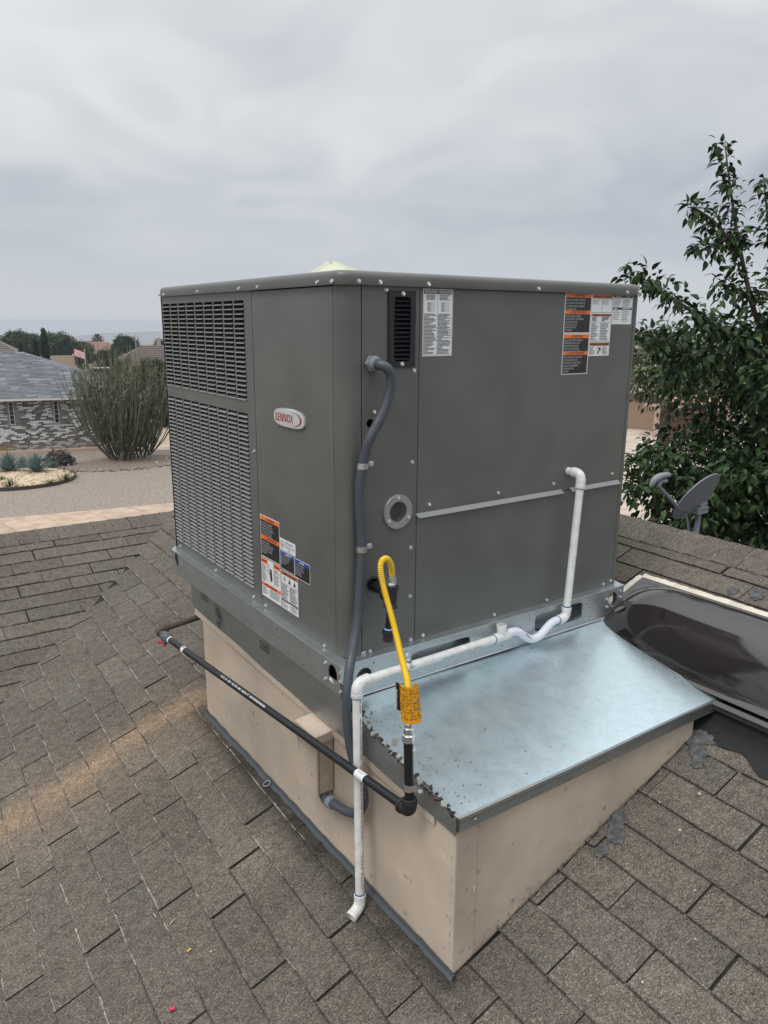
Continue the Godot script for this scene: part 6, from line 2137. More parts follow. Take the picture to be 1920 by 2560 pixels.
func build_debris() -> void:
	var N := Vector3(-MS, 1, 0).normalized()
	var U := Vector3(1, MS, 0).normalized()
	var Z := Vector3(0, 0, 1)
	var p := main_pt(-0.596, 0.056, 0.014)
	var t := thing("wire_connector", "small red plastic cap lying on the shingles in the foreground", "plastic cap", p)
	var b := MB.new()
	var ax := (U * 0.85 + Z * 0.52).normalized()
	b.lathe(p - ax * 0.009, ax, [Vector2(0.0, 0.0), Vector2(0.0035, 0.0005), Vector2(0.0044, 0.003), Vector2(0.0044, 0.012), Vector2(0.0050, 0.0125), Vector2(0.0050, 0.018), Vector2(0.0, 0.0182)], 14)
	part("cap", b, mat("red_plastic", 0.62, 0.03, 0.09, 0.35), t)
	p = main_pt(-0.496, -0.078, 0.0125)
	t = thing("yellow_offcut", "small yellow strip lying on the shingles above the red cap", "scrap", p)
	b = MB.new()
	b.bar(p - (U * 0.5 - Z * 0.8) * -0.007, p + (U * 0.5 - Z * 0.8) * -0.007 , 0.003, 0.0022, N, Color.WHITE, 0.0006)
	b.bar(p - (U * 0.9 + Z * 0.3) * 0.008, p + (U * 0.9 + Z * 0.3) * 0.008, 0.0032, 0.0022, N, Color.WHITE, 0.0006)
	part("strip", b, mat("yellow_plastic", 0.66, 0.50, 0.06, 0.5), t)
	p = main_pt(-0.040, -0.471, 0.0155)
	t = thing("locknut", "grey conduit locknut lying at the foot of the curb", "locknut", p)
	b = MB.new()
	var ring := PackedVector3Array()
	for k in 25: ring.append(p + (U * cos(TAU * k / 24) + Z * sin(TAU * k / 24)) * (0.0125 if k % 3 else 0.0137))
	b.tube(ring, 0.0024, 8, Color.WHITE, false)
	part("ring", b, mats.fitting_grey, t)
	# pale pebbles and scraps
	var peb := [[0.787, 0.71, 0.007, 0], [0.657, 0.74, 0.0062, 0], [0.270, 0.922, 0.0062, 0], [0.534, 0.875, 0.0050, 0], [0.700, 0.642, 0.0045, 0], [-0.834, -0.728, 0.007, 1], [-0.531, -0.286, 0.006, 1], [-0.499, -0.215, 0.006, 1], [-0.238, -0.639, 0.006, 1], [-0.300, -0.485, 0.005, 0], [-0.333, -0.520, 0.005, 0], [-0.66, -1.42, 0.005, 0], [0.43, 0.95, 0.004, 0], [-0.45, -0.02, 0.004, 0]]
	var where := ["below the skylight's dark flashing", "left of the largest pebble", "nearest the bottom edge", "by the second course line", "close to the curb's front", "", "", "", "", "left of the locknut", "beside its twin left of the locknut", "far up the left slope", "low on the right slope", "near the yellow strip"]
	for i in peb.size():
		var q: Array = peb[i]
		p = main_pt(q[0], q[1], 0.0115)
		b = MB.new()
		if q[3] == 0:
			b.add(lump(q[2], Color(0.60, 0.53, 0.42)), Transform3D(Basis.from_euler(Vector3(i, i * 2, 0)), p))
			t = thing("pebble", "pale pebble lying on the shingles " + where[i], "pebble", p, "pale pebbles on the roof")
			part("stone", b, mats.stone, t)
		else:
			b.bar(p - (U * cos(i * 1.3) + Z * sin(i * 1.3)) * 0.010, p + (U * cos(i * 1.3) + Z * sin(i * 1.3)) * 0.010, 0.0022, 0.0018, N, Color(0.55, 0.47, 0.37), 0.0005)
			t = thing("twig", ["short pale twig on the far left shingles", "short pale twig in the middle of the left slope", "short pale twig beside another on the left slope", "short pale twig near the foot of the curb"][i - 5], "twig", p, "dry twigs on the roof")
			part("stick", b, mats.stone, t)
	# peaked protective film on top of the unit
	p = Vector3(0.16, 1.119, -0.16)
	t = thing("plastic_film", "pale yellow peaked scrap of film on top of the unit", "plastic film", p)
	b = MB.new()
	var ridge_pts := [Vector3(0.085, 1.1560, -0.210), Vector3(0.118, 1.1575, -0.225)]
	var foot := [Vector3(0.02, 1.1195, -0.16), Vector3(0.10, 1.1195, -0.11), Vector3(0.20, 1.1195, -0.16), Vector3(0.245, 1.1195, -0.24), Vector3(0.16, 1.1195, -0.33), Vector3(0.05, 1.1195, -0.28)]
	for i in 6:
		var A: Vector3 = foot[i]
		var B: Vector3 = foot[(i + 1) % 6]
		var ra: Vector3 = ridge_pts[0] if i in [0, 4, 5] else ridge_pts[1]
		var rb: Vector3 = ridge_pts[0] if i in [5, 3, 4] else ridge_pts[1]
		var n := (B - A).cross(ra - A).normalized()
		if n.y < 0: n = -n
		b.tri(A, B, rb, n, n, (n + Vector3.UP).normalized())
		if ra != rb: b.tri(A, rb, ra, n, (n + Vector3.UP).normalized(), (n + Vector3.UP).normalized())
	part("sheet", b, mats.film, t)

func build_dish() -> void:
	var t := thing("satellite_dish", "grey satellite dish on a bent mast behind the roof ridge", "satellite dish", Vector3(3.63, -0.6, -1.21))
	# the view is edge on: the dish leans back with its open face up and to the left
	var low := Vector3(3.46, -0.290, -1.262)
	var tip := Vector3(3.80, -0.072, -1.163)
	var along := (tip - low).normalized()
	var across := Vector3(0.545, 0.0, 0.839).cross(along).cross(along).normalized()
	var w := (Vector3(-1.1, 1.0, 1.8) - low).normalized()
	var e1 := (w - along * w.dot(along)).normalized()
	var e2 := along.cross(e1)
	if e2.y < 0: e2 = -e2
	var n := (e2 * 0.95 - e1 * 0.33).normalized()      # open face up and away, its underside towards us
	across = along.cross(n).normalized()
	var mid := (low + tip) * 0.5
	var rl := low.distance_to(tip) * 0.5
	var rw := rl * 0.92
	var b := MB.new()
	var rings := 8
	var sec := 36
	var P := func(i: int, k: int, off: float) -> Vector3:
		var r := float(i) / rings
		var a := TAU * k / sec
		return mid + along * cos(a) * rl * r + across * sin(a) * rw * r + n * (0.055 * (r * r - 1.0) + off)
	for side in [0.0, -0.006]:
		for i in rings:
			for k in sec:
				var A: Vector3 = P.call(i, k, side)
				var B: Vector3 = P.call(i + 1, k, side)
				var C: Vector3 = P.call(i + 1, k + 1, side)
				var D: Vector3 = P.call(i, k + 1, side)
				var nn := (n if side == 0.0 else -n)
				b.tri(A, B, C, nn, nn, nn)
				if i > 0: b.tri(A, C, D, nn, nn, nn)
	var rim := PackedVector3Array()
	for k in sec + 1: rim.append(P.call(rings, k, -0.003))
	b.tube(rim, 0.0060, 8, Color(1.7, 1.7, 1.7), false)
	part("reflector", b, mats.dish_grey, t)
	var foot := Vector3(3.60, -0.60, -1.20)
	var top := Vector3(3.655, -0.30, -1.195)
	b = MB.new()
	b.tube(spline([foot, Vector3(3.61, -0.53, -1.20), Vector3(3.645, -0.46, -1.197), Vector3(3.655, -0.38, -1.195), top], 5), 0.019, 14, Color(1.25, 1.25, 1.25))
	part("mast", b, mats.dish_grey, t)
	for s in [[Vector3(3.650, -0.46, -1.19), Vector3(3.76, -0.66, -1.20)], [Vector3(3.650, -0.46, -1.19), Vector3(3.68, -0.66, -1.05)]]:
		b = MB.new()
		b.tube(PackedVector3Array([s[0], s[1]]), 0.009, 8, Color(1.3, 1.3, 1.3))
		part("brace", b, mats.dish_grey, t)
	b = MB.new()
	b.box(Vector3(3.655, -0.275, -1.195), Vector3(0.115, 0.05, 0.075), Basis.IDENTITY, Color(1.15, 1.15, 1.15), 0.004)
	b.box(Vector3(3.665, -0.232, -1.195), Vector3(0.085, 0.055, 0.06), Basis.from_euler(Vector3(0, 0, 0.5)), Color(1.1, 1.1, 1.1), 0.004)
	b.box(Vector3(3.655, -0.195, -1.198), Vector3(0.12, 0.03, 0.05), Basis.from_euler(Vector3(0, 0, 0.62)), Color(1.35, 1.35, 1.35), 0.004)
	for k in 4: b.lathe(Vector3(3.62 + k * 0.025, -0.262, -1.155), Vector3(0, 0, 1), [Vector2(0.006, 0), Vector2(0.006, 0.006), Vector2(0, 0.007)], 6, Color(2.2, 2.2, 2.2), true)
	part("bracket", b, mats.dish_grey, t)
	b = MB.new()
	var elb := Vector3(3.15, -0.045, -1.185)
	b.tube(PackedVector3Array([Vector3(3.60, -0.285, -1.215), Vector3(3.46, -0.245, -1.225), elb]), 0.0125, 12, Color(1.2, 1.2, 1.2))
	part("feed_arm", b, mats.dish_grey, t)
	b = MB.new()
	var lp := spline([Vector3(3.075, -0.045, -1.19), Vector3(3.105, 0.000, -1.185), Vector3(3.160, 0.022, -1.175), Vector3(3.235, 0.025, -1.16)], 5)
	b.tube(lp, [0.008, 0.012, 0.016, 0.019, 0.021, 0.022, 0.023, 0.023, 0.023, 0.023, 0.022, 0.021, 0.020, 0.018, 0.014, 0.008], 12, Color(1.9, 1.9, 1.95))
	b.tube(PackedVector3Array([Vector3(3.145, -0.045, -1.18), Vector3(3.165, -0.015, -1.175), Vector3(3.205, -0.012, -1.165)]), 0.013, 10, Color(2.4, 2.4, 2.4))
	part("receiver_head", b, mats.dish_grey, t)
	b = MB.new()
	b.tube(spline([Vector3(3.53, -0.285, -1.22), Vector3(3.56, -0.36, -1.215), Vector3(3.575, -0.46, -1.205), Vector3(3.575, -0.62, -1.20)], 5), 0.004, 6, Color(1.6, 1.5, 1.3))
	b.tube(spline([Vector3(3.54, -0.290, -1.22), Vector3(3.575, -0.38, -1.21), Vector3(3.600, -0.48, -1.205), Vector3(3.61, -0.62, -1.20)], 5), 0.004, 6, Color(1.6, 1.5, 1.3))
	part("cable", b, mats.dish_grey, t)

# ------------------------------------------------------------------ trees and plants near by
func leaf_mesh(tint: Color) -> MB:
	var b := MB.new()
	# an oval leaf with a drawn-out drooping tip, folded along its midrib; it points along +x
	var st := [Vector3(0, 0, 0), Vector3(0.22, 0.035, 0.24), Vector3(0.48, 0.03, 0.27), Vector3(0.76, -0.04, 0.15), Vector3(1.0, -0.17, 0.0)]
	for s in [1.0, -1.0]:
		for i in 4:
			var a: Vector3 = st[i]
			var c: Vector3 = st[i + 1]
			var m0 := Vector3(a.x, a.y, 0)
			var m1 := Vector3(c.x, c.y, 0)
			var e0 := Vector3(a.x, a.y + 0.30 * a.z - 0.02, a.z * s)
			var e1 := Vector3(c.x, c.y + 0.30 * c.z - 0.02, c.z * s)
			var n := (m1 - m0).cross(e0 + e1 - m0 - m1 + Vector3(0, 0, 0.001 * s)).normalized()
			if n.y < 0: n = -n
			var t2 := Color(tint.r * 0.9, tint.g * 0.9, tint.b * 0.9)
			if i > 0: b.tri(m0, e0, e1, n, n, n, tint, t2, t2)
			if i < 3: b.tri(m0, e1, m1, n, n, n, tint, t2, tint)
			elif i == 3: b.tri(m0, e0, m1, n, n, n, tint, t2, tint)
	return b

func leaf_at(p: Vector3, out: Vector3, size: float) -> Transform3D:
	var x := (out * rng.randf_range(0.5, 1.0) + Vector3(rng.randf_range(-0.5, 0.5), rng.randf_range(-0.95, 0.0), rng.randf_range(-0.5, 0.5))).normalized()
	var up := (Vector3.UP + Vector3(rng.randf_range(-0.7, 0.7), 0, rng.randf_range(-0.7, 0.7))).normalized()
	var z := x.cross(up).normalized()
	var y := z.cross(x)
	return Transform3D(Basis(x * size, y * size, z * size * rng.randf_range(0.72, 1.05)), p)

func twig_leaves(xfs: Array, path: PackedVector3Array, step: float, spread: float, size: float) -> void:
	for i in path.size() - 1:
		var d := (path[i + 1] - path[i])
		var l := d.length()
		var k := 0.0
		while k < l:
			var p := path[i] + d * (k / l)
			var side := Vector3(rng.randfn(), rng.randfn(0.1, 0.8), rng.randfn())
			side = (side - d.normalized() * side.dot(d.normalized())).normalized()
			var r := rng.randf() * spread
			xfs.append(leaf_at(p + side * r, (side + d.normalized() * 0.5).normalized(), size * rng.randf_range(0.6, 1.2)))
			k += step * rng.randf_range(0.6, 1.4)

func build_tree() -> void:
	var t := thing("leafy_tree", "tall dark green broadleaf tree rising behind the roof ridge beside the dish", "tree", Vector3(5.95, -5.3, -1.6))
	var limbs := [
		[Vector3(5.86, 0.20, -1.75), Vector3(5.52, 1.00, -2.00), Vector3(5.32, 1.60, -2.12), Vector3(5.20, 2.10, -2.20), Vector3(5.19, 2.47, -2.29)],
		[Vector3(5.90, 0.30, -1.70), Vector3(5.72, 1.20, -1.92), Vector3(5.58, 1.85, -2.05), Vector3(5.54, 2.22, -2.12)],
		[Vector3(5.32, 1.55, -2.12), Vector3(5.10, 1.78, -2.20), Vector3(4.93, 1.90, -2.28), Vector3(4.80, 1.93, -2.32)],
		[Vector3(5.28, 1.75, -2.14), Vector3(5.05, 1.62, -2.22), Vector3(4.92, 1.58, -2.27)],
		[Vector3(5.60, 0.50, -1.90), Vector3(5.26, 0.85, -2.00), Vector3(4.83, 1.04, -2.11), Vector3(4.39, 1.25, -2.21), Vector3(4.06, 1.36, -2.31)],
		[Vector3(5.55, 0.35, -1.90), Vector3(4.95, 0.72, -2.25), Vector3(4.60, 0.86, -2.36), Vector3(4.36, 0.92, -2.40)],
		[Vector3(5.45, 1.15, -2.00), Vector3(5.25, 1.30, -2.12), Vector3(5.08, 1.30, -2.20)],
		[Vector3(5.60, -0.10, -1.80), Vector3(4.97, -0.13, -2.08), Vector3(4.65, -0.13, -2.22), Vector3(4.42, -0.22, -2.33)],
		[Vector3(5.60, -0.20, -1.75), Vector3(5.00, -0.32, -2.00), Vector3(4.56, -0.36, -2.18), Vector3(4.22, -0.36, -2.22)],
		[Vector3(5.65, -0.40, -1.70), Vector3(5.10, -0.62, -1.95), Vector3(4.70, -0.72, -2.05)],
		[Vector3(5.90, 0.10, -1.60), Vector3(6.20, 0.90, -1.70), Vector3(6.35, 1.60, -1.80)],
		[Vector3(5.90, -0.10, -1.60), Vector3(6.00, 0.60, -1.30), Vector3(6.00, 1.20, -1.10)],
		[Vector3(5.80, 0.10, -1.75), Vector3(5.68, 1.05, -1.75), Vector3(5.72, 1.60, -1.70)]]
	var b := MB.new()
	b.tube(spline([Vector3(5.95, -5.4, -1.6), Vector3(5.90, -3.6, -1.62), Vector3(5.95, -2.0, -1.65), Vector3(5.88, -0.6, -1.70), Vector3(5.88, 0.35, -1.72)], 4), [0.17, 0.16, 0.155, 0.15, 0.148, 0.145, 0.14, 0.135, 0.13, 0.125, 0.12, 0.115, 0.11, 0.10, 0.09, 0.08, 0.07], 12)
	part("trunk", b, mats.bark, t)
	var xfs := []
	for i in limbs.size():
		var path := spline(limbs[i], 5)
		var rr := []
		for k in path.size(): rr.append(lerpf(0.030 if i in [0, 1, 4] else 0.020, 0.003, float(k) / (path.size() - 1)))
		b = MB.new()
		b.tube(path, rr, 7)
		part("branch", b, mats.bark, t)
		var long_: bool = i < 4 or i == 6
		twig_leaves(xfs, path, 0.0085 if long_ else 0.0060, 0.11 if long_ else 0.125, 0.086)
		# side twigs
		for k in range(3, path.size() - 1, 2 if i < 9 else 1):
			var d := (Vector3(rng.randfn(), rng.randf_range(-0.6, 0.5), rng.randfn())).normalized()
			var l := rng.randf_range(0.12, 0.30) * (0.75 if long_ else 1.25) * (1.0 - 0.5 * float(k) / path.size())
			var tw := spline([path[k], path[k] + d * l * 0.5 + Vector3.UP * 0.02, path[k] + d * l + Vector3.DOWN * l * 0.25], 4)
			b = MB.new()
			b.tube(tw, 0.0035, 5)
			part("twig", b, mats.bark, t)
			twig_leaves(xfs, tw, 0.0105, 0.07, 0.085)
	# the dense body of the crown, in clumps
	for c in 520:
		var q := Vector3(rng.randfn(0, 0.62), rng.randfn(0, 0.60), rng.randfn(0, 0.62))
		q = q.limit_length(1.0)
		var p := Vector3(5.72, 0.02, -1.72) + Vector3(q.x * 1.12, q.y * 1.15, q.z * 1.15)
		if p.x < 4.75 and rng.randf() < 0.5: continue
		if p.x < 5.30 and p.y > -0.06 and p.y < 0.46: continue      # an open place between the lower and middle boughs
		for k in 26:
			var o := Vector3(rng.randfn(), rng.randfn(), rng.randfn()) * 0.085
			xfs.append(leaf_at(p + o, o.normalized(), rng.randf_range(0.065, 0.10)))
	for c in 260:    # skirt behind the ridge
		var p := Vector3(rng.randf_range(4.55, 6.6), rng.randf_range(-1.6, -0.15), rng.randf_range(-2.6, -0.9))
		for k in 24:
			var o := Vector3(rng.randfn(), rng.randfn(), rng.randfn()) * 0.09
			xfs.append(leaf_at(p + o, o.normalized(), rng.randf_range(0.065, 0.10)))
	var greens := [Color(0.028, 0.062, 0.023), Color(0.040, 0.078, 0.025), Color(0.054, 0.096, 0.030), Color(0.033, 0.064, 0.030)]
	var lm := []
	for g in greens:
		var m := leaf_mesh(g).mesh()
		m.surface_set_material(0, mats.leaf)
		lm.append(m)
	# the leaves that show largest stand alone: the nearest ones in view at the edge of the crown
	var order := []
	for i in xfs.size():
		var px := to_pixel(xfs[i].origin)
		if px.x > 1500 and px.x < 1915 and px.y > 300 and px.y < 1400: order.append([px.z / (xfs[i].basis.x.length()), i])
	order.sort_custom(func(a, c): return a[0] < c[0])
	var single := {}
	for k in mini(290, order.size()): single[order[k][1]] = true
	var rest := []
	var cols := []
	for i in xfs.size():
		if single.has(i): place("leaf", lm[i % 4], xfs[i], t)
		else:
			rest.append(xfs[i])
			var g: Color = greens[rng.randi() % 4]
			cols.append(g * rng.randf_range(0.45, 1.3))
	var plain := leaf_mesh(Color.WHITE).mesh()
	plain.surface_set_material(0, mats.leaf)
	scatter("leaves", plain, rest, cols, t)
	# a fresh yellow-green sprig
	var young := []
	twig_leaves(young, spline([Vector3(5.02, -0.34, -1.90), Vector3(4.92, -0.30, -1.86), Vector3(4.84, -0.30, -1.84), Vector3(4.78, -0.36, -1.84)], 4), 0.010, 0.055, 0.085)
	var ym := leaf_mesh(Color(0.12, 0.19, 0.028)).mesh()
	ym.surface_set_material(0, mats.leaf)
	for x in young: place("young_leaf", ym, x, t)

	# a paler tree farther off, between the unit and the big tree
	t = thing("olive_tree", "paler olive green tree showing between the unit and the dark tree", "tree", Vector3(10.6, -5.3, -6.4))
	b = MB.new()
	b.tube(spline([Vector3(10.6, -5.4, -6.4), Vector3(10.6, -3.0, -6.4), Vector3(10.55, -0.4, -6.35)], 5), 0.10, 10)
	part("trunk", b, mats.bark, t)
	xfs = []
	cols = []
	for c in 260:
		var q := Vector3(rng.randfn(0, 0.5), rng.randfn(0, 0.5), rng.randfn(0, 0.5)).limit_length(1.0)
		var p := Vector3(10.75, 0.30, -6.55) + Vector3(q.x * 1.25, q.y * 0.62, q.z * 1.25)
		for k in 15:
			var o := Vector3(rng.randfn(), rng.randfn(), rng.randfn()) * 0.11
			xfs.append(leaf_at(p + o, o.normalized(), rng.randf_range(0.09, 0.13)))
			cols.append(Color(0.10, 0.13, 0.058) * rng.randf_range(0.65, 1.3))
	scatter("leaves", plain, xfs, cols, t)

func build_yard() -> void:
	# many-stemmed desert shrub
	var c0 := Vector3(8.75, -5.3, -33.7)
	var t := thing("stemmy_shrub", "big grey green shrub of many upright bare stems beside the brick house", "shrub", c0)
	var rest := MB.new()
	for i in 320:
		var a := rng.randf() * TAU
		var f := sqrt(rng.randf())
		var d := Vector3(cos(a), 0, sin(a) * 0.9)
		var h := rng.randf_range(3.5, 5.5) * (1.0 - 0.20 * f * f)
		var reach := f * rng.randf_range(1.5, 2.45)
		var base := c0 + d * f * 0.38 + (Vector3(0.85, 0, -0.15) if rng.randf() < 0.25 else Vector3.ZERO)
		var start := rng.randf_range(0.0, 0.15) if i < 110 else rng.randf_range(0.15, 0.62)
		var pts := PackedVector3Array()
		var rr := []
		var cols := []
		for k in 6:
			var s := lerpf(start, 1.0, k / 5.0)
			var w := lerpf(pow(s, 0.7), 1.0 - exp(-2.6 * s), 0.6)
			pts.append(base + d * reach * w + Vector3(0, h * s, 0) + Vector3(0.06 * sin(i + s * 5.0), 0, 0.06 * cos(i * 1.7 + s * 4.0)))
			rr.append(lerpf(0.034, 0.010, s) * rng.randf_range(0.9, 1.1))
			var g := lerpf(0.75, 1.2, s) * (0.85 + 0.3 * float(i % 7) / 6.0)
			cols.append(Color(0.125, 0.128, 0.092).lerp(Color(0.150, 0.160, 0.108), s) * g)
		if i < 46:
			var b := MB.new()
			b.tube(pts, rr, 5, Color.WHITE, false, cols)
			part("stem", b, mats.far_leaf, t)
		else:
			rest.tube(pts, rr, 4, Color.WHITE, false, cols)
	part("stems", rest, mats.far_leaf, t, "", "stuff")
	var fuzz := []
	var fuzz_c := []
	for k in 1300:
		var a := rng.randf() * TAU
		var f := sqrt(rng.randf())
		var s := pow(rng.randf(), 0.75)
		var w := lerpf(pow(s, 0.7), 1.0 - exp(-2.6 * s), 0.6)
		var h := 4.9 * (1.0 - 0.22 * f * f) * rng.randf_range(0.85, 1.05)
		if s < 0.22: continue
		var p := c0 + Vector3(0.35, 0, 0) + Vector3(cos(a), 0, sin(a) * 0.9) * f * (2.25 * w + 0.2) + Vector3(0, h * s, 0)
		fuzz.append(Transform3D(Basis.from_euler(Vector3(rng.randf() * 0.5, rng.randf() * 6.0, rng.randf() * 0.5)) * Basis.from_scale(Vector3(0.07, 0.20, 0.07) * rng.randf_range(0.6, 1.3)), p))
		fuzz_c.append(Color(0.160, 0.172, 0.115) * rng.randf_range(0.6, 1.25))
	scatter("fine_twigs", clump_mesh(77), fuzz, fuzz_c, t)
	# purple-brown gravel patch and broken rock edging round it
	var g := MB.new()
	var ctr := Vector3(8.9, -5.288, -33.1)
	for k in 40:
		var A := ctr + Vector3(cos(TAU * k / 40) * 2.7, 0, sin(TAU * k / 40) * 1.75)
		var B := ctr + Vector3(cos(TAU * (k + 1) / 40) * 2.7, 0, sin(TAU * (k + 1) / 40) * 1.75)
		g.tri(ctr + Vector3(0, 0.05, 0), A, B, Vector3.UP, Vector3.UP, Vector3.UP, Color(0.80, 0.74, 0.74))
	var st := part("shrub_bed", g, mats.gravel, self, "purple brown gravel bed under the big stemmy shrub")
	st.set_meta("kind", "structure")
	var edge := MB.new()
	for k in 150:
		var a := rng.randf_range(-0.2, PI + 0.3)
		var p := ctr + Vector3(cos(a) * 2.75 * rng.randf_range(0.96, 1.12), 0.03, sin(a) * 1.8 * rng.randf_range(0.96, 1.14))
		edge.add(lump(rng.randf_range(0.05, 0.12), Color(0.24, 0.19, 0.16) * rng.randf_range(0.7, 1.6)), Transform3D(Basis.from_euler(Vector3(k, k * 2, k * 3)), p))
	for k in 60:
		var p := Vector3(11.2 + rng.randfn() * 0.6, -5.26, -32.2 + rng.randfn() * 0.7)
		edge.add(lump(rng.randf_range(0.05, 0.11), Color(0.36, 0.30, 0.26) * rng.randf_range(0.7, 1.6)), Transform3D(Basis.from_euler(Vector3(k, k * 2, k * 3)), p))
	var eo := part("broken_rocks", edge, mats.stone, self, "broken rock edging along the big shrub's bed")
	eo.set_meta("kind", "stuff")
	# raised bed of tan stone
	var bc := Vector3(3.95, -5.29, -31.35)
	var bed := thing("stone_bed", "raised oval bed of tan stones holding the blue agaves", "garden bed", bc)
	var m := MB.new()
	var ring := []
	for r in 6:
		var row := []
		for k in 48:
			var a := TAU * k / 48
			var q := r / 5.0
			row.append(bc + Vector3(cos(a) * 2.1 * q, 0.30 * sqrt(maxf(0.0, 1.0 - q * q * 0.92)) - (0.12 if r == 5 else 0.0), sin(a) * 1.95 * q))
		ring.append(row)
	for r in 5:
		for k in 48:
			var l := (k + 1) % 48
			m.quad(ring[r][k], ring[r + 1][k], ring[r + 1][l], ring[r][l], Vector3.UP, Color(0.55, 0.44, 0.32))
	part("mound", m, mats.stone, bed)
	m = MB.new()
	for k in 1500:
		var a := rng.randf() * TAU
		var q := sqrt(rng.randf())
		var p := bc + Vector3(cos(a) * 2.05 * q, 0.30 * sqrt(maxf(0.0, 1.0 - q * q * 0.92)), sin(a) * 1.9 * q)
		m.add(lump(rng.randf_range(0.03, 0.07), Color(0.62, 0.50, 0.36) * rng.randf_range(0.55, 1.25)), Transform3D(Basis.from_euler(Vector3(k, k * 2, k * 3)), p))
	part("stones", m, mats.stone, bed, "", "stuff")
	m = MB.new()
	for k in 64:
		var a := TAU * k / 64
		var p := bc + Vector3(cos(a) * 2.12, 0.05, sin(a) * 1.97)
		var q := bc + Vector3(cos(a + TAU / 64) * 2.12, 0.05, sin(a + TAU / 64) * 1.97)
		m.bar(p, q, 0.05, 0.16, Vector3.UP, Color(0.06, 0.05, 0.042))
	part("edging", m, mats.stone, bed)
	# agaves
	var lb := MB.new()
	var prof := [Vector3(0.0, 0.06, 0.0), Vector3(0.35, 0.075, 0.05), Vector3(0.75, 0.045, 0.09), Vector3(1.0, 0.004, 0.10)]
	for s in [-1.0, 1.0]:
		for k in 3:
			var a: Vector3 = prof[k]
			var c: Vector3 = prof[k + 1]
			var n := Vector3(-0.1, 1, -0.5 * s).normalized()
			lb.quad(Vector3(a.x, a.z, 0), Vector3(a.x, a.z + a.y * 0.35, a.y * s), Vector3(c.x, c.z + c.y * 0.35, c.y * s), Vector3(c.x, c.z, 0), n)
	var agave_mat := mat("agave", 0.125, 0.185, 0.178, 0.7)
	var am := lb.mesh()
	am.surface_set_material(0, agave_mat)
	var spots := [[Vector3(3.72, -5.12, -32.2), 0.98, "big blue agave at the left edge of the photo in the stone bed"], [Vector3(4.62, -5.06, -31.35), 0.92, "round blue agave in the middle of the tan stone bed"], [Vector3(4.45, -5.22, -33.4), 0.62, "small blue agave behind the round one at the bed's back"], [Vector3(5.45, -5.25, -32.7), 0.48, "lowest bluish agave at the right behind the round one"]]
	for s in spots:
		t = thing("agave", s[2], "agave", s[0], "blue agaves in the stone bed")
		for i in 96:
			var a := i * 2.39996
			var el := lerpf(-0.12, 1.45, pow(i / 95.0, 0.72))
			var d := Vector3(cos(a) * cos(el), sin(el), sin(a) * cos(el))
			var z := d.cross(Vector3.UP).normalized()
			var y := z.cross(d)
			var l: float = s[1] * rng.randf_range(0.85, 1.08)
			place("leaf", am, Transform3D(Basis(d * l * 0.86, y * l, z * l * 0.55), s[0] + Vector3(0, 0.05, 0)), t)
	# grey shrub
	var shrub_at := Vector3(6.05, -5.3, -34.1)
	t = thing("grey_shrub", "low rounded grey shrub on the gravel behind the stone bed", "shrub", shrub_at)
	var xfs := []
	var cols := []
	var clump := clump_mesh(41)
	for k in 130:
		var d := Vector3(rng.randfn(), absf(rng.randfn()) * 0.8, rng.randfn()).normalized()
		xfs.append(Transform3D(Basis.from_euler(Vector3(rng.randf() * 6, rng.randf() * 6, 0)) * rng.randf_range(0.10, 0.20), shrub_at + Vector3(d.x * 0.55, 0.08 + d.y * 0.52, d.z * 0.55) * rng.randf_range(0.6, 1.1)))
		cols.append(Color(0.155, 0.155, 0.130) * rng.randf_range(0.6, 1.3))
	scatter("foliage", clump, xfs, cols, t)
	# tufts along the bed's near edge
	var tufts := [[Vector3(3.35, -5.15, -29.75), 0.34, "pale green tuft at the near left of the stone bed"], [Vector3(4.75, -5.22, -29.55), 0.24, "small dark tuft at the near middle of the stone bed"], [Vector3(5.45, -5.20, -29.95), 0.36, "grassy tuft at the near right end of the stone bed"], [Vector3(3.20, -5.05, -30.6), 0.20, "little green tuft among the stones on the left"]]
	for s in tufts:
		t = thing("grass_tuft", s[2], "plant", s[0], "tufts round the stone bed")
		var b := MB.new()
		for k in 90:
			var a := rng.randf() * TAU
			var d := Vector3(cos(a), 0, sin(a)) * rng.randf()
			var p: Vector3 = s[0] + d * s[1] * 0.9
			var tip: Vector3 = p + Vector3(d.x * 0.2, s[1] * rng.randf_range(0.5, 1.1), d.z * 0.2)
			var w := Vector3(-sin(a), 0, cos(a)) * 0.012
			b.tri(p - w, p + w, tip, Vector3.UP, Vector3.UP, Vector3.UP, Color(0.12, 0.14, 0.075) * rng.randf_range(0.6, 1.5))
		part("blades", b, mats.far_leaf, t, "", "stuff")

# a handful of small leaf faces, unit size
func clump_mesh(seed_: int) -> ArrayMesh:
	var r := RandomNumberGenerator.new()
	r.seed = seed_
	var b := MB.new()
	for k in 26:
		var p := Vector3(r.randfn(), r.randfn(), r.randfn()) * 0.5
		var x := Vector3(r.randfn(), r.randfn(), r.randfn()).normalized() * 0.34
		var y := Vector3(r.randfn(), r.randfn(), r.randfn()).normalized() * 0.22
		var n := (p.normalized() + Vector3.UP * 0.6).normalized()
		var g := r.randf_range(0.7, 1.25)
		b.tri(p - x, p + y, p + x, n, n, n, Color(g, g, g))
		b.tri(p - x, p + x, p - y, n, n, n, Color(g, g, g))
	var m := b.mesh()
	m.surface_set_material(0, mats.far_leaf)
	return m

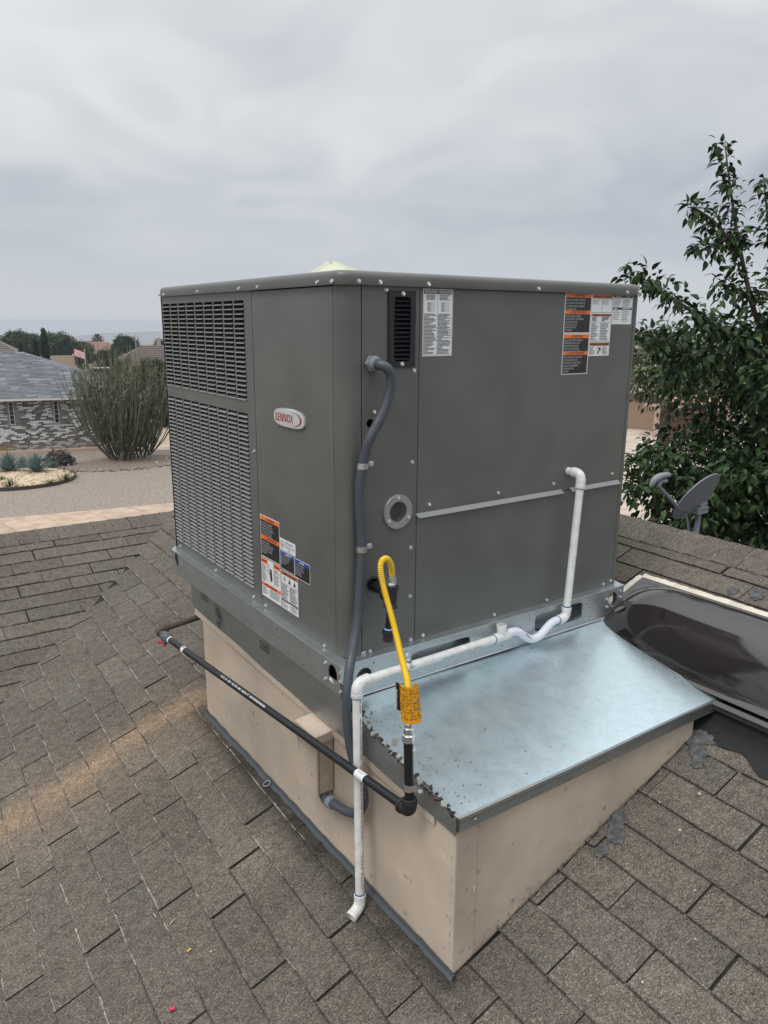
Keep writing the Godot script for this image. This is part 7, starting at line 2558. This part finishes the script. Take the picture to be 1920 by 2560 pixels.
# ------------------------------------------------------------------ the brick house over the road
func build_brick_house() -> void:
	var B0 := Vector3(4.34, -5.15, -38.68)
	var D := Vector3(0.966, 0, 0.257).normalized()
	var N := Vector3(-0.257, 0, 0.966).normalized()
	var Y := Vector3.UP
	var bs := Basis(D, Y, N)
	var P := func(s: float, y: float, o: float) -> Vector3: return B0 + D * s + N * o + Vector3(0, y - B0.y, 0)
	var h := thing("brick_house", "house of mottled grey and white brick with grey shingle hip roof", "house", B0)
	var s0 := -7.0
	var s1 := 5.6
	var eave := -2.62
	var b := MB.new()
	b.box(P.call((s0 + s1) / 2, (eave - 5.3) / 2, -4.5), Vector3(s1 - s0, eave + 5.3, 9.0), bs, Color(0.20, 0.19, 0.185))
	var wall := part("wall", b, mats.plain, h)
	# bricks
	var rows := 33
	var ch := 0.0745
	var wins := [[0.585, 0.815], [2.575, 2.795]]
	var all := []
	for r in rows:
		var s := -2.4 - 0.13 * (r % 2) - rng.randf() * 0.08
		while s < s1:
			var l := 0.245
			var e := minf(s + l, s1)
			var y0 := -5.15 + r * ch
			var skip := false
			for w in wins:
				if y0 + ch > -3.90 and y0 < -2.78 and e > w[0] - 0.02 and s < w[1] + 0.02: skip = true
			if not skip and y0 + ch < eave + 0.02: all.append([s, e - 0.009, y0, y0 + ch - 0.009])
			s += l
	var rest := MB.new()
	var white_n := noise(91, 2.2, 2)
	var singles := 0
	for q in all:
		var a: float = q[0]
		var c: float = q[1]
		var y0: float = q[2]
		var k := rng.randf()
		var w := white_n.get_noise_2d(a * 1.3, y0 * 5.0)
		var col := Color(0.125, 0.118, 0.112) * rng.randf_range(0.75, 1.25)
		if k < 0.40 + w * 0.5: col = Color(0.62, 0.625, 0.63) * rng.randf_range(0.8, 1.1)
		elif k < 0.55: col = Color(0.22, 0.215, 0.21)
		# wet rusty stain low on the left
		var rust := smoothstep(1.0, -0.6, a) * smoothstep(-4.78, -5.10, y0)
		col = col.lerp(Color(0.34, 0.16, 0.05), clampf(rust * 1.2, 0.0, 0.92))
		if y0 < -4.85: col = col.lerp(Color(0.20, 0.17, 0.14), 0.45)
		var m := MB.new()
		m.box(P.call((a + c) / 2, (y0 + q[3]) / 2, 0.006), Vector3(c - a, q[3] - y0, 0.012 + rng.randf() * 0.006), bs, col)
		if a > 0.0 and singles < 296 and y0 > -4.45:
			singles += 1
			part("brick", m, mats.plain, wall)
		else: rest.add(m, Transform3D.IDENTITY)
	part("bricks", rest, mats.plain, wall, "", "stuff")
	for i in 2:
		var w: Array = wins[i]
		b = MB.new()
		var ws: float = (w[0] + w[1]) / 2.0
		for q in [[w[0] + 0.012, 0.03, -3.34, 1.10], [w[1] - 0.012, 0.03, -3.34, 1.10]]:
			b.box(P.call(q[0], q[2], 0.02), Vector3(q[1], q[3], 0.06), bs, Color(0.50, 0.50, 0.50))
		for y in [-2.80, -3.88]: b.box(P.call(ws, y, 0.02), Vector3(0.24, 0.035, 0.062), bs, Color(0.52, 0.52, 0.52))
		var fr := part("window", b, mats.plain, h)
		for k in 5:
			var y := -2.815 - (k + 0.5) * 0.2095
			b = MB.new()
			b.box(P.call(ws, y, 0.006), Vector3(0.17, 0.192, 0.012), bs)
			part("pane", b, mats.glass_dark, fr)
		b = MB.new()
		for k in range(1, 5): b.box(P.call(ws, -2.815 - k * 0.2095, 0.014), Vector3(0.17, 0.017, 0.016), bs, Color(0.42, 0.43, 0.44))
		part("glazing_bar", b, mats.plain, fr)
	# eave boards
	b = MB.new()
	var ov := 0.45
	b.box(P.call((s0 + s1) / 2, eave - 0.045, ov - 0.02), Vector3(s1 - s0 + 2 * ov, 0.125, 0.03), bs, Color(0.60, 0.60, 0.60))
	b.box(P.call(s1 + ov - 0.02, eave - 0.045, -4.5), Vector3(0.03, 0.125, 9.0 + 2 * ov), bs, Color(0.55, 0.55, 0.55))
	b.box(P.call((s0 + s1) / 2, eave - 0.10, 0.20), Vector3(s1 - s0 + 2 * ov, 0.02, 0.44), bs, Color(0.35, 0.35, 0.35))
	part("fascia", b, mats.plain, h)
	# hip roof: solid planes, then courses of shingles on the side in view
	b = MB.new()
	var pitch := 0.40
	var half := 4.5 + ov
	var ey := eave + 0.015
	var ridge_y := ey + half * pitch
	var E0: Vector3 = P.call(s0 - ov, ey, ov)
	var E1: Vector3 = P.call(s1 + ov, ey, ov)
	var E2: Vector3 = P.call(s1 + ov, ey, -9.0 - ov)
	var E3: Vector3 = P.call(s0 - ov, ey, -9.0 - ov)
	var R0: Vector3 = P.call(s0 - ov + half, ridge_y, ov - half)
	var R1: Vector3 = P.call(s1 + ov - half, ridge_y, ov - half)
	var dark := Color(0.13, 0.14, 0.155)
	var fn := (Y + N * pitch).normalized()
	b.quad(E0, E1, R1, R0, fn, dark)
	b.tri(E1, E2, R1, (Y + D * pitch).normalized(), (Y + D * pitch).normalized(), (Y + D * pitch).normalized(), dark)
	b.quad(E3, E2, R1, R0, (Y - N * pitch).normalized(), dark)
	b.tri(E0, E3, R0, (Y - D * pitch).normalized(), (Y - D * pitch).normalized(), (Y - D * pitch).normalized(), dark)
	var roof := part("roof", b, mats.plain, h)
	b = MB.new()
	var courses := 36
	var tone := noise(97, 0.8, 3)
	for c in courses:
		var t0 := float(c) / courses
		var t1 := float(c + 1) / courses
		var d0 := half * t0
		var d1 := half * t1
		var a := maxf(s0 - ov + d0, -3.2)
		var z := s1 + ov - d0
		var s := a - rng.randf() * 0.3
		while s < z:
			var e := minf(s + rng.randf_range(0.18, 0.62), z)
			var v := rng.randf()
			var g := 0.86 + 0.3 * rng.randf() + 0.12 * tone.get_noise_2d(s, c * 0.4)
			var col := Color(0.150, 0.165, 0.185) * g
			if v < 0.14: col = Color(0.25, 0.265, 0.29) * g
			elif v < 0.30: col = Color(0.105, 0.115, 0.132)
			var zz := minf(e, s1 + ov - d1)
			var q0: Vector3 = P.call(s, ey + d0 * pitch + 0.022, ov - d0)
			var q1: Vector3 = P.call(e, ey + d0 * pitch + 0.022, ov - d0)
			var q2: Vector3 = P.call(maxf(zz, s), ey + d1 * pitch + 0.004, ov - d1)
			var q3: Vector3 = P.call(s, ey + d1 * pitch + 0.004, ov - d1)
			b.quad(q0, q1, q2, q3, fn, col)
			b.quad(q0, q1, q1 - Y * 0.018, q0 - Y * 0.018, N, Color(0.06, 0.063, 0.07))
			s = e + 0.006
	part("shingles", b, mats.plain, roof, "", "stuff")
	# low kerb and walk at the foot of the wall
	b = MB.new()
	b.box(P.call((s0 + s1) / 2, -5.225, 0.16), Vector3(s1 - s0, 0.15, 0.32), bs, Color(0.46, 0.345, 0.275))
	part("footing", b, mats.plain, h)

# ------------------------------------------------------------------ the tan house seen through the tree
func build_tan_house() -> void:
	var B0 := Vector3(37.95, -5.3, -27.93)
	var D := Vector3(0.283, 0, 0.959).normalized()
	var N := Vector3(-0.959, 0, 0.283).normalized()
	var Y := Vector3.UP
	var bs := Basis(D, Y, N)
	var P := func(s: float, y: float, o: float) -> Vector3: return B0 + D * s + N * o + Vector3(0, y - B0.y, 0)
	var h := thing("tan_house", "tan stucco house with clay tiled garage seen through the tree leaves", "house", B0)
	var tan_ := Color(0.30, 0.205, 0.148)
	var b := MB.new()
	b.box(P.call(-1.0, -4.28, -3.0), Vector3(9.0, 2.1, 6.0), bs, tan_)
	part("wall", b, mats.plain, h)
	b = MB.new()
	b.box(P.call(0.0, -3.20, 0.10), Vector3(7.4, 0.10, 0.30), bs, Color(0.25, 0.13, 0.085))
	part("eave_board", b, mats.plain, h)
	b = MB.new()
	var dark := Color(0.235, 0.225, 0.205)
	var fn := (Y + N * 0.62).normalized()
	var shade := noise(98, 0.9, 3)
	for c in 22:
		for k in 34:
			var d0 := c * 0.27
			var d1 := d0 + 0.28
			var s := -6.0 + k * 0.42 + 0.2 * (c % 2)
			var g := rng.randf_range(0.75, 1.25)
			b.quad(P.call(s, -3.12 + d0 * 0.62 + 0.03, 0.25 - d0), P.call(s + 0.41, -3.12 + d0 * 0.62 + 0.03, 0.25 - d0), P.call(s + 0.41, -3.12 + d1 * 0.62, 0.25 - d1), P.call(s, -3.12 + d1 * 0.62, 0.25 - d1), fn, dark * g)
			b.quad(P.call(s, -3.12 + d0 * 0.62 + 0.03, 0.25 - d0), P.call(s + 0.41, -3.12 + d0 * 0.62 + 0.03, 0.25 - d0), P.call(s + 0.41, -3.12 + d0 * 0.62 - 0.01, 0.25 - d0), P.call(s, -3.12 + d0 * 0.62 - 0.01, 0.25 - d0), N, Color(0.08, 0.075, 0.07))
	part("shingle_roof", b, mats.plain, h, "", "stuff")
	# garage
	b = MB.new()
	var fo := 2.35
	b.box(P.call(2.34, -4.45, fo / 2), Vector3(0.18, 1.9, fo), bs, tan_)
	b.box(P.call(2.52, -4.45, fo), Vector3(0.50, 1.9, 0.35), bs, Color(0.44, 0.33, 0.26))
	b.box(P.call(6.0, -4.45, fo), Vector3(0.50, 1.9, 0.35), bs, Color(0.44, 0.33, 0.26))
	b.box(P.call(4.25, -3.62, fo - 0.02), Vector3(3.4, 0.26, 0.30), bs, Color(0.30, 0.19, 0.13))
	part("garage_wall", b, mats.plain, h)
	b = MB.new()
	b.box(P.call(4.25, -4.52, fo - 0.45), Vector3(3.4, 1.75, 0.06), bs, Color(0.135, 0.080, 0.052))
	for k in 3: b.box(P.call(4.25, -5.1 + k * 0.44, fo - 0.415), Vector3(3.4, 0.02, 0.02), bs, Color(0.09, 0.05, 0.035))
	var door := part("garage_door", b, mats.plain, h)
	for k in 4:
		b = MB.new()
		b.box(P.call(3.15 + k * 0.72, -3.87, fo - 0.40), Vector3(0.42, 0.20, 0.03), bs)
		part("pane", b, mats.glass_dark, door)
	b = MB.new()
	b.box(P.call(4.2, -3.44, fo + 0.25), Vector3(5.0, 0.16, 0.05), bs, Color(0.55, 0.42, 0.34))
	part("fascia", b, mats.plain, h)
	# clay tiles in rolls
	var tiles := part_group("tile_roof", h)
	var rows := 8
	for r in rows:
		for k in 15 - r:
			var d0 := r * 0.34
			var d1 := d0 + 0.37
			var sl := 0.42
			var s := 1.95 + r * 0.34 + k * 0.31
			if s > 6.4: continue
			var m := MB.new()
			var p0: Vector3 = P.call(s, -3.34 + d0 * sl + 0.05, fo + 0.34 - d0)
			var p1: Vector3 = P.call(s, -3.34 + d1 * sl + 0.02, fo + 0.34 - d1)
			var col := Color(0.46, 0.235, 0.155) * rng.randf_range(0.75, 1.3)
			if rng.randf() < 0.2: col = Color(0.52, 0.36, 0.26)
			var up := (Y + N * sl).normalized()
			var q := []
			for a in 6:
				var th := PI * a / 5.0
				q.append([D * cos(th) * 0.14 + up * sin(th) * 0.10, (D * cos(th) + up * sin(th)).normalized()])
			for a in 5:
				m.tri(p0 + q[a][0], p0 + q[a + 1][0], p1 + q[a + 1][0] * 0.85, q[a][1], q[a + 1][1], q[a + 1][1], col)
				m.tri(p0 + q[a][0], p1 + q[a + 1][0] * 0.85, p1 + q[a][0] * 0.85, q[a][1], q[a + 1][1], q[a][1], col)
			for a in range(1, 4): m.tri(p0 + q[0][0], p0 + q[a][0], p0 + q[a + 1][0], N, N, N, Color(0.05, 0.03, 0.025))
			part("tile", m, mats.plain, tiles)
	b = MB.new()
	b.quad(P.call(1.9, -3.36, fo + 0.33), P.call(6.6, -3.36, fo + 0.33), P.call(6.6, -2.2, fo - 2.5), P.call(4.6, -2.2, fo - 2.5), (Y + N * 0.42).normalized(), Color(0.20, 0.10, 0.07))
	b.tri(P.call(1.9, -3.36, fo + 0.33), P.call(4.6, -2.2, fo - 2.5), P.call(1.9, -3.36, fo - 3.4), (Y - D * 0.42).normalized(), (Y - D * 0.42).normalized(), (Y - D * 0.42).normalized(), Color(0.46, 0.27, 0.19))
	part("underlay", b, mats.plain, tiles)
	var lampt := thing("wall_lantern", "small black wall lantern on the tan house's garage pillar", "lantern", P.call(2.50, -4.02, fo + 0.20))
	b = MB.new()
	b.lathe(P.call(2.50, -4.12, fo + 0.30), Y, [Vector2(0.03, 0), Vector2(0.055, 0.02), Vector2(0.075, 0.17), Vector2(0.09, 0.18), Vector2(0.02, 0.25), Vector2(0, 0.26)], 8, Color(0.02, 0.02, 0.02), true)
	b.bar(P.call(2.50, -3.96, fo + 0.17), P.call(2.50, -3.92, fo + 0.30), 0.03, 0.03, Y, Color(0.02, 0.02, 0.02))
	part("lamp_body", b, mats.plain, lampt)

func part_group(called: String, parent: Node3D) -> Node3D:
	var o := Node3D.new()
	o.name = called
	parent.add_child(o)
	return o

# ------------------------------------------------------------------ far things
func crown(xfs: Array, cols: Array, at: Vector3, rx: float, ry: float, n: int, size: float, col: Color, shape := 0) -> void:
	for k in n:
		var d := Vector3(rng.randfn(), rng.randfn(), rng.randfn()).normalized() * pow(rng.randf(), 0.4)
		var p := at
		if shape == 1:    # spire
			var t := pow(rng.randf(), 1.15)
			var a := rng.randf() * TAU
			var r := rx * (1.0 - pow(t, 1.3)) * (0.55 + 0.45 * sqrt(rng.randf())) * smoothstep(-0.12, 0.10, t)
			p += Vector3(cos(a) * r, -ry + 2.0 * ry * t, sin(a) * r)
		else: p += Vector3(d.x * rx, d.y * ry, d.z * rx)
		xfs.append(Transform3D(Basis.from_euler(Vector3(rng.randf() * 6.3, rng.randf() * 6.3, rng.randf() * 6.3)) * (size * rng.randf_range(0.7, 1.3)), p))
		cols.append(col * rng.randf_range(0.72, 1.25))

func far_tree(called: String, label: String, x: float, z: float, top: float, wide: float, col: Color, shape := 0, blobs := 5, group := "") -> void:
	var gy := ground_y(x, z)
	var t := thing(called, label, "tree", Vector3(x, gy, z), group)
	var hgt := top - gy
	var b := MB.new()
	b.tube(PackedVector3Array([Vector3(x, gy - 0.2, z), Vector3(x + 0.1, gy + hgt * 0.3, z), Vector3(x, gy + hgt * 0.72, z)]), [wide * 0.06, wide * 0.05, wide * 0.02], 7)
	part("trunk", b, mats.bark, t)
	var xfs := []
	var cols := []
	if shape == 1:
		crown(xfs, cols, Vector3(x, gy + hgt * 0.5, z), wide * 0.5, hgt * 0.49, 1100, wide * 0.13, col, 1)
	else:
		for k in blobs:
			var a := k * 2.4
			var q := 0.0 if k == 0 else 0.30
			var cy := gy + hgt * rng.randf_range(0.45, 0.70)
			crown(xfs, cols, Vector3(x + cos(a) * wide * q, cy, z + sin(a) * wide * q), wide * rng.randf_range(0.26, 0.36), minf((top - cy) * rng.randf_range(0.8, 1.0), hgt * 0.42), 150, wide * 0.085, col * rng.randf_range(0.85, 1.15))
	scatter("crown", clump_mesh(called.hash() & 255), xfs, cols, t)

func far_palm(label: String, x: float, z: float, top: float, size: float) -> void:
	var gy := ground_y(x, z)
	var t := thing("palm_tree", label, "palm", Vector3(x, gy, z))
	var b := MB.new()
	b.tube(PackedVector3Array([Vector3(x, gy, z), Vector3(x + 0.15, top - size, z)]), [size * 0.14, size * 0.10], 7)
	part("trunk", b, mats.bark, t)
	b = MB.new()
	for k in 26:
		var a := k * 2.4
		var el := lerpf(-0.7, 1.3, k / 25.0)
		var d := Vector3(cos(a) * cos(el), sin(el), sin(a) * cos(el))
		var s := d.cross(Vector3.UP).normalized() * size * 0.16
		var o := Vector3(x + 0.15, top - size * 0.8, z)
		var m := o + d * size * 0.6 + Vector3.UP * 0.05
		var e := o + d * size + Vector3.DOWN * size * 0.18
		b.quad(o, m - s, e, m + s, Vector3.UP, Color(0.05, 0.07, 0.04) * rng.randf_range(0.8, 1.2))
	part("fronds", b, mats.far_leaf, t, "", "stuff")

func build_distance() -> void:
	var o: Node3D
	# hills
	var b := MB.new()
	var hn := noise(55, 0.9, 4)
	var prev := []
	for i in 161:
		var az := lerpf(-0.9, 1.7, i / 160.0)
		var r := 3000.0
		var bump := exp(-pow((az - 0.283) / 0.075, 2.0)) * 26.0 + exp(-pow((az - 0.345) / 0.05, 2.0)) * 14.0 + exp(-pow((az - 1.0) / 0.5, 2.0)) * 6.0
		var top := -82.0 + 10.0 + bump + 4.0 * hn.get_noise_1d(az * 60.0)
		var c := [Vector3(EYE.x + sin(az) * r, -100.0, EYE.z - cos(az) * r), Vector3(EYE.x + sin(az) * (r + 250.0), lerpf(-100.0, top, 0.65), EYE.z - cos(az) * (r + 250.0)), Vector3(EYE.x + sin(az) * (r + 400.0), top, EYE.z - cos(az) * (r + 400.0)), Vector3(EYE.x + sin(az) * (r + 900.0), -110.0, EYE.z - cos(az) * (r + 900.0))]
		if i > 0:
			for k in 3:
				var n: Vector3 = (c[k] - prev[k]).cross(c[k + 1] - prev[k]).normalized()
				if n.y < 0: n = -n
				b.quad(prev[k], c[k], c[k + 1], prev[k + 1], n, Color(0.13, 0.125, 0.12))
		prev = c
	o = part("far_hills", b, mats.plain, self, "pale blue hills on the horizon")
	o.set_meta("kind", "structure")
	# road strip beyond
	b = MB.new()
	var strip := [[4.0, -97.0, 1.0], [18.0, -100.0, 1.0], [28.0, -97.5, 1.0], [46.0, -92.0, 1.0]]
	for i in strip.size() - 1:
		var A := Vector3(strip[i][0], 0, strip[i][1])
		var C := Vector3(strip[i + 1][0], 0, strip[i + 1][1])
		var q := []
		for p in [A, C, C + Vector3(1.5, 0, -9.5), A + Vector3(1.5, 0, -9.5)]: q.append(Vector3(p.x, ground_y(p.x, p.z) + 0.06, p.z))
		b.quad(q[0], q[1], q[2], q[3], Vector3.UP, Color(1.5, 1.45, 1.40))
	o = part("far_road", b, mats.pale_concrete, self, "pale road strip beyond the brick house")
	o.set_meta("kind", "structure")
	# beige boundary wall
	var w := thing("boundary_wall", "long beige block wall before the dark trees", "wall", Vector3(28, -8, -146))
	b = MB.new()
	var wp := [Vector3(8, 0, -152), Vector3(24, 0, -149), Vector3(36, 0, -147), Vector3(60, 0, -140)]
	for i in 3:
		var A: Vector3 = wp[i]
		var C: Vector3 = wp[i + 1]
		A.y = ground_y(A.x, A.z) + 1.35
		C.y = ground_y(C.x, C.z) + 1.35
		b.bar(A, C, 0.25, 3.1, Vector3.UP, Color(0.42, 0.335, 0.25))
	part("wall_panel", b, mats.plain, w)
	b = MB.new()
	for i in 26:
		var p := (wp[0] as Vector3).lerp(wp[3], i / 25.0)
		if i % 3 == 0:
			var q := Vector3(lerpf(8, 60, i / 25.0), 0, 0)
			q.z = -152.0 + (q.x - 8.0) * 0.187
			b.box(Vector3(q.x, ground_y(q.x, q.z) + 1.5, q.z + 0.2), Vector3(0.5, 3.4, 0.5), Basis.IDENTITY, Color(0.45, 0.36, 0.27))
	part("pillar", b, mats.plain, w)
	var pn := thing("white_panel", "small white panel standing before the beige wall", "panel", Vector3(26.6, ground_y(26.6, -138), -138))
	b = MB.new()
	b.box(Vector3(26.6, -6.0, -138), Vector3(1.0, 2.2, 0.3), Basis.IDENTITY, Color(0.62, 0.61, 0.58))
	part("board", b, mats.plain, pn)
	# dry bank of weeds
	b = MB.new()
	for k in 1300:
		var x := rng.randf_range(12.0, 46.0)
		var z := rng.randf_range(-141.0, -112.0)
		var y := ground_y(x, z)
		var s := rng.randf_range(0.15, 0.5)
		var a := rng.randf() * TAU
		var d := Vector3(cos(a), 0, sin(a)) * s
		b.tri(Vector3(x, y, z) - d, Vector3(x, y, z) + d, Vector3(x, y + s * 0.9, z), Vector3.UP, Vector3.UP, Vector3.UP, Color(0.24, 0.19, 0.11).lerp(Color(0.15, 0.15, 0.08), rng.randf()))
	o = part("dry_weeds", b, mats.far_leaf, self, "dry tan weeds on the bank before the beige wall")
	o.set_meta("kind", "stuff")
	# cypresses behind the brick house
	far_tree("cypress", "short dark cypress leftmost behind the brick house roof", 13.9, -87.0, -1.25, 0.95, Color(0.040, 0.070, 0.045), 1, 5, "cypresses behind the brick house")
	far_tree("cypress", "middle dark cypress behind the brick house roof", 15.3, -86.7, -0.85, 1.20, Color(0.038, 0.068, 0.045), 1, 5, "cypresses behind the brick house")
	far_tree("cypress", "tallest pointed cypress behind the brick house roof", 15.85, -84.6, 0.25, 1.25, Color(0.036, 0.065, 0.043), 1, 5, "cypresses behind the brick house")
	# the dark belt of trees
	var belt := [[24.5, -166.0, -3.2, 6.0], [27.2, -165.8, -1.0, 7.5], [30.2, -165.3, -1.9, 7.0], [33.6, -164.6, -1.3, 8.0], [36.6, -168.8, -2.6, 7.5], [39.2, -168.4, -3.2, 5.0]]
	var bl := ["leftmost low tree of the dark belt by the roof's left edge", "tall tree of the dark belt above the leftmost cypress", "tree of the dark belt above the middle cypress", "biggest darkest tree just right of the tall cypress", "dark tree left of the flag", "thin olive tree right behind the flag"]
	for i in belt.size():
		var q: Array = belt[i]
		far_tree("belt_tree", bl[i], q[0], q[1], q[2], q[3], Color(0.072, 0.110, 0.058) if i != 5 else Color(0.12, 0.13, 0.08), 0, 7, "dark trees behind the beige wall")
	far_palm("slim palm standing alone against the far hills", 63.8, -250.0, -2.6, 2.2)
	far_tree("bushy_tree", "round dark tree below the slim palm", 62.6, -246.0, -4.9, 7.0, Color(0.04, 0.062, 0.042), 0, 4)
	far_tree("bushy_tree", "dark rounded tree behind the big shrub's top", 40.9, -142.2, -1.4, 4.6, Color(0.038, 0.062, 0.042), 0, 6)
	far_tree("bushy_tree", "small green tree left of the rounded tree behind the shrub", 35.2, -135.0, -3.6, 3.4, Color(0.06, 0.082, 0.045), 0, 4)
	far_tree("bushy_tree", "yellow green tree in front of the red roof", 32.4, -137.0, -3.9, 3.4, Color(0.085, 0.105, 0.05), 0, 4)
	far_tree("bushy_tree", "grey green tree by the brown roof", 24.6, -78.0, -2.6, 2.8, Color(0.12, 0.125, 0.105), 0, 4)
	far_tree("bushy_tree", "dark tree at the unit's left edge below the brown roof", 22.6, -69.5, -2.55, 2.9, Color(0.045, 0.066, 0.040), 0, 5)
	far_tree("bushy_tree", "olive tree touching the unit's upper left edge", 25.4, -70.4, -1.9, 3.0, Color(0.085, 0.098, 0.055), 0, 4)
	far_tree("bushy_tree", "far tree right of the brown roof", 50.5, -139.0, -2.0, 5.0, Color(0.045, 0.066, 0.045), 0, 4)
	far_tree("bushy_tree", "far tree behind the chimney of the brown roof", 45.8, -137.0, -1.9, 3.2, Color(0.055, 0.076, 0.048), 0, 4)
	far_tree("bushy_tree", "dark bush standing by the pale drive right of the shrub", 14.6, -44.5, -3.6, 2.6, Color(0.05, 0.066, 0.042), 0, 4)
	# houses
	far_house("red_roof_house", "far house with faded red tile roof among the trees", Vector3(43.6, 0, -172.6), 11.0, 7.0, -6.4, -3.4, Color(0.28, 0.17, 0.14), Color(0.40, 0.30, 0.24), 0.25)
	far_house("brown_roof_house", "far house with brown hip roof beside the unit's upper left edge", Vector3(33.2, 0, -103.0), 9.0, 7.0, -4.1, -2.15, Color(0.135, 0.105, 0.098), Color(0.38, 0.30, 0.25), 0.25)
	far_house("dark_roof_house", "far house with brown roof at the left edge of the photo", Vector3(13.6, 0, -107.5), 6.0, 6.0, -2.8, -0.9, Color(0.15, 0.135, 0.125), Color(0.36, 0.30, 0.26), 0.2)
	# flag
	var fx := Vector3(29.42, ground_y(29.42, -124.6), -124.6)
	var f := thing("flagpole", "thin white flagpole beyond the road", "flagpole", fx)
	b = MB.new()
	b.tube(PackedVector3Array([fx, Vector3(fx.x, -3.25, fx.z)]), 0.05, 8, Color(0.55, 0.53, 0.48))
	part("pole", b, mats.plain, f)
	var fl := thing("flag", "red and white striped flag hanging on the far pole", "flag", Vector3(29.4, -4.0, -124.6))
	b = MB.new()
	for k in 7:
		for i in 6:
			var x0 := 29.38 - i * 0.25
			var x1 := x0 - 0.25
			var y0 := -3.75 - 0.16 * k + 0.10 * i
			var dy := 0.10
			var red := k % 2 == 0
			b.quad(Vector3(x0, y0, -124.6 + 0.1 * sin(i)), Vector3(x1, y0 + dy, -124.6 + 0.1 * sin(i + 1)), Vector3(x1, y0 + dy - 0.16, -124.6 + 0.1 * sin(i + 1)), Vector3(x0, y0 - 0.16, -124.6 + 0.1 * sin(i)), Vector3(0, 0.3, 1).normalized(), Color(0.55, 0.12, 0.14) if red else Color(0.72, 0.64, 0.64))
	part("cloth", b, mats.plain, fl)
	# street lamp
	var lx := Vector3(31.05, ground_y(31.05, -103.4), -103.4)
	var lp := thing("street_lamp", "grey street lamp with a long arm curving to the left", "street lamp", lx)
	b = MB.new()
	b.tube(PackedVector3Array([lx, Vector3(31.02, -1.5, -103.4)]), 0.075, 8, Color(0.30, 0.31, 0.33))
	part("pole", b, mats.plain, lp)
	b = MB.new()
	b.tube(spline([Vector3(31.02, -1.75, -103.4), Vector3(30.80, -1.25, -103.45), Vector3(30.35, -0.95, -103.55), Vector3(29.55, -0.86, -103.75)], 5), 0.05, 7, Color(0.30, 0.31, 0.33))
	part("arm", b, mats.plain, lp)
	b = MB.new()
	b.box(Vector3(29.35, -0.88, -103.8), Vector3(0.55, 0.10, 0.2), Basis.IDENTITY, Color(0.32, 0.33, 0.35), 0.02)
	part("lamp_head", b, mats.plain, lp)
	# car roof glimpsed through the shrub
	var cx := Vector3(28.6, ground_y(28.6, -112.0), -112.0)
	var car := thing("parked_car", "dark car with pale roof half hidden behind the shrub stems", "car", cx)
	b = MB.new()
	b.box(cx + Vector3(0, 0.75, 0), Vector3(4.2, 0.7, 1.7), Basis.IDENTITY, Color(0.06, 0.075, 0.075), 0.12)
	part("body", b, mats.plain, car)
	b = MB.new()
	b.box(cx + Vector3(-0.1, 1.30, 0), Vector3(2.3, 0.50, 1.5), Basis.IDENTITY, Color(0.03, 0.035, 0.04), 0.12)
	part("cabin_glass", b, mats.plain, car)
	b = MB.new()
	b.box(cx + Vector3(-0.1, 1.60, 0), Vector3(2.1, 0.10, 1.4), Basis.IDENTITY, Color(0.60, 0.64, 0.58), 0.03)
	part("roof_panel", b, mats.plain, car)
	for s in [[-1.3, 0.8], [1.3, 0.8], [-1.3, -0.8], [1.3, -0.8]]:
		b = MB.new()
		b.lathe(cx + Vector3(s[0], 0.33, s[1] - 0.1), Vector3(0, 0, 1), [Vector2(0, 0), Vector2(0.33, 0.0), Vector2(0.33, 0.2), Vector2(0, 0.2)], 14, Color(0.02, 0.02, 0.02))
		part("wheel", b, mats.plain, car)

func far_house(called: String, label: String, at: Vector3, wide: float, deep: float, eave: float, top: float, roof_c: Color, wall_c: Color, turn: float) -> void:
	var gy := ground_y(at.x, at.z)
	var h := thing(called, label, "house", Vector3(at.x, gy, at.z))
	var bs := Basis(Vector3.UP, -turn)
	var b := MB.new()
	b.box(Vector3(at.x, (gy + eave) / 2, at.z), Vector3(wide, eave - gy, deep), bs, wall_c)
	part("wall", b, mats.plain, h)
	b = MB.new()
	var P := func(x: float, y: float, z: float) -> Vector3: return Vector3(at.x, 0, at.z) + bs * Vector3(x, 0, z) + Vector3(0, y, 0)
	var hx := wide / 2 + 0.5
	var hz := deep / 2 + 0.5
	var rx := maxf(hx - hz * 0.9, 0.4)
	var pitch := (top - eave) / hz
	b.quad(P.call(-hx, eave, hz), P.call(hx, eave, hz), P.call(rx, top, 0), P.call(-rx, top, 0), bs * Vector3(0, 1, pitch).normalized(), roof_c)
	b.quad(P.call(-hx, eave, -hz), P.call(hx, eave, -hz), P.call(rx, top, 0), P.call(-rx, top, 0), bs * Vector3(0, 1, -pitch).normalized(), roof_c)
	for s in [-1.0, 1.0]:
		var n := bs * Vector3(s * pitch, 1, 0).normalized()
		b.tri(P.call(s * hx, eave, hz), P.call(s * hx, eave, -hz), P.call(s * rx, top, 0), n, n, n, roof_c)
	var roof := part("roof", b, mats.plain, h)
	b = MB.new()
	for k in 9:
		var t := k / 9.0
		var z := lerpf(hz, 0.0, t) + 0.02
		var y := lerpf(eave, top, t) + 0.03
		var x := lerpf(hx, rx, t)
		b.bar(P.call(-x, y, z), P.call(x, y, z), 0.06, 0.05, Vector3.UP, roof_c * 0.7)
	part("tile_course", b, mats.plain, roof)
	b = MB.new()
	b.box(P.call(rx * 0.6, top + 0.25, -0.6), Vector3(0.5, 0.9, 0.5), bs, wall_c)
	part("chimney", b, mats.plain, roof)
	for s in [-0.28, 0.22]:
		b = MB.new()
		b.box(P.call(wide * s, (gy + eave) / 2 + 0.3, deep / 2 + 0.03), Vector3(1.1, 0.9, 0.06), bs, Color(0.05, 0.055, 0.06))
		part("window", b, mats.glass_dark, h)
